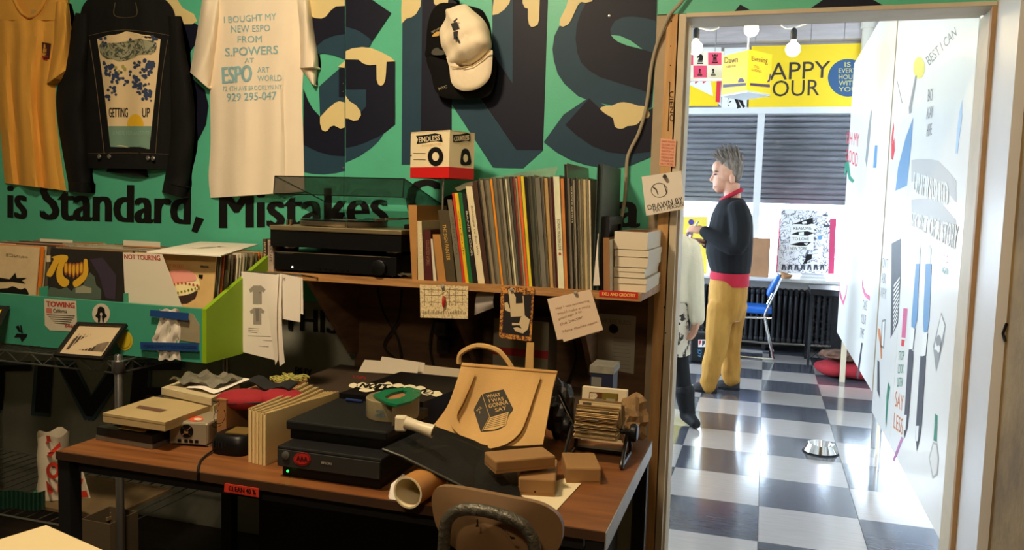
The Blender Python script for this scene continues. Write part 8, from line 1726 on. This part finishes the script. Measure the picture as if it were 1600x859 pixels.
for x, y in ((741, 800), (781, 808)): obj('bolt', MB().lathe([(0.004, 0), (0.004, 0.003), (0.0001, 0.004)], AY(x, y, YTb-0.010), None, 8, M=Matrix.Rotation(PI/2, 3, 'X')), metal_grey, chs)
q = PR(); Sm = lambda x, y: AY(x, y, YCH-0.034); q.p(black, [(744.5, 812), (747, 810), (747, 820), (749, 823), (743, 823), (745, 818)], S=Sm).p(black, [(796, 838), (804, 839), (805, 842), (799, 842)], S=Sm)
for k in range(5): q.p(black, [(780+k*4, 820+k*4), (782+k*4, 821+k*4), (783+k*4, 824+k*4), (781+k*4, 822+k*4)], S=Sm)
q.done('scuff_marks', chs)

# ================================================================ white table corner, bottom left
tcn_ = AZ(72, 820, 0.74); e1_ = (AZ(160, 859, 0.74)-tcn_).normalized(); e2_ = Vector((e1_.y, -e1_.x, 0))
if e2_.y > 0: e2_ = -e2_
wt = thing('side_table', tcn_, 'cream table corner nearest the camera at the bottom left', 'table')
TP = [tcn_, tcn_+e1_*0.55, tcn_+e1_*0.55+e2_*0.6, tcn_+e2_*0.6]
obj('top', MB().prism([Vector((p.x, p.y, 0.716)) for p in TP], (0, 0, 0.024)), mat('cream_top', (226, 206, 160), 0.5, var=0.04, vscale=5), wt)
ct = sum(TP, Vector())/4
for p in TP: l_ = ct+(p-ct)*0.86; obj('leg', MB().lathe([(0.014, 0), (0.018, 0.715)], (l_.x, l_.y, 0), None, 10), blk_leg, wt)

# ================================================================ clutter left of the desk
crt = mat('dusty_carton', (120, 98, 66), 0.8, var=0.2, vscale=8)
def openbox(name, lbx, x0, x1, y0, y1, z0, z1, m):
    t = thing(name, ((x0+x1)/2, (y0+y1)/2, z0), lbx, 'box'); th = 0.004
    for A, B in (((x0, y0, z0), (x1, y0+th, z1)), ((x0, y1-th, z0), (x1, y1, z1)), ((x0, y0+th, z0), (x0+th, y1-th, z1)), ((x1-th, y0+th, z0), (x1, y1-th, z1))): obj('wall', MB().b2(A, B), m, t)
    obj('bottom', MB().b2((x0+th, y0+th, z0), (x1-th, y1-th, z0+th)), m, t); return t
zl_ = 0.306; bx0, bx1 = AY(20, 800, 2.10).x, AY(176, 800, 2.10).x
openbox('carton', 'dusty open carton on the lower wire shelf', bx0, bx1-0.02, 2.10, 2.40, zl_, AY(60, 790, 2.10).z, crt)
pr_ = thing('paper_roll', (AY(82, 760, 2.2).x, 2.2, zl_+0.005), 'tall roll of white paper printed with red letters standing in the carton', 'paper roll')
x_l, x_r = AY(66, 720, 2.2).x, AY(103, 720, 2.2).x; rx_ = (x_r-x_l)/2; pcx = (x_l+x_r)/2; zt0 = AY(80, 678, 2.2).z
mb = MB(); n = 24
mb.ring([[Vector((pcx+rx_*s*(1+0.05*math.sin(2*a+z*9))*math.cos(a)+0.02*(z-0.5), 2.2+rx_*s*math.sin(a), z if i < 6 else z+0.008*math.sin(4*a))) for a in [2*PI*k/n for k in range(n)]] for i, (s, z) in enumerate([(0.96+0.05*math.sin(i*2.1), zl_+0.006+(zt0-zl_)*i/6) for i in range(7)])], None, True, False); obj('sheet', mb, mat('roll_paper', (206, 194, 170), 0.75), pr_)
q = PR(); vr = mat('vermilion', (206, 54, 30), 0.7)
def Sv(x, y):
    p = AY(x, y, 2.2); u = max(-0.97, min(0.97, (p.x-pcx)/rx_)); return AY(x, y, 2.2-rx_*1.12*math.sqrt(1-u*u)-0.004)
q.p(vr, [(69, 680), (78, 681), (80, 690), (72, 692), (68, 688)], S=Sv).p(vr, [(66, 708), (78, 706), (94, 690), (95, 698), (86, 706), (80, 714), (74, 712)], S=Sv)
ring2 = circle(83, 735, 11, 13, 20)
for k in range(20): a, b = ring2[k], ring2[(k+1) % 20]; f = lambda p_: (83+(p_[0]-83)*0.5, 735+(p_[1]-735)*0.55); q.p(vr, [a, b, f(b), f(a)], S=Sv)
q.p(vr, [(72, 750), (80, 760), (84, 768), (78, 772), (72, 764)], S=Sv).p(vr, [(90, 756), (97, 752), (98, 768), (90, 770)], S=Sv); q.done('printed_letters', pr_)
t = thing('paper_cone', AY(131, 772, 2.05), 'torn white and red paper piece beyond the desk leg', 'paper'); mb = MB(); mb.prism([AY(*p, 2.05) for p in ((123, 728), (128, 736), (134, 757), (140, 778), (118, 778), (119, 740))], (0, 0.004, 0), MATS['roll_paper']); obj('sheet', mb, None, t)
q = PR(); q.p(vr, [(122, 746), (130, 748), (128, 756), (122, 756)], S=lambda x, y: AY(x, y, 2.0485)).p(vr, [(122, 768), (135, 766), (138, 776), (122, 777)], S=lambda x, y: AY(x, y, 2.0485)); q.done('printed_letters', t)
grn = mat('garland_green', (48, 110, 84), 0.7)
G = []
for i in range(2): G.append([AY(-8+k*3.4, (772 if i == 0 else 800)-4*math.sin(k*0.25)-(k*0.35), 2.07+0.018*(1 if k % 2 else -1)) for k in range(24)])
t = thing('garland', AY(35, 800, 2.07), 'green pleated paper garland spilling over the carton', 'garland'); mb = MB(); sheet(mb, G, grn, 0.0012); obj('pleats', mb, None, t)
crumple('crumpled_ribbon', (AY(95, 800, 2.24).x, 2.2, AY(60, 800, 2.1).z-0.02), 0.05, grn, 'dark green crumpled ribbon in the carton', 'ribbon', 5, (1.3, 0.6, 0.7))
openbox('carton', 'small brown carton under the left end of the desk', AY(126, 830, 2.0).x, AY(172, 830, 2.0).x, 2.0, 2.12, 0.0, AY(150, 815, 2.0).z, mat('dim_carton', (84, 70, 50), 0.8))
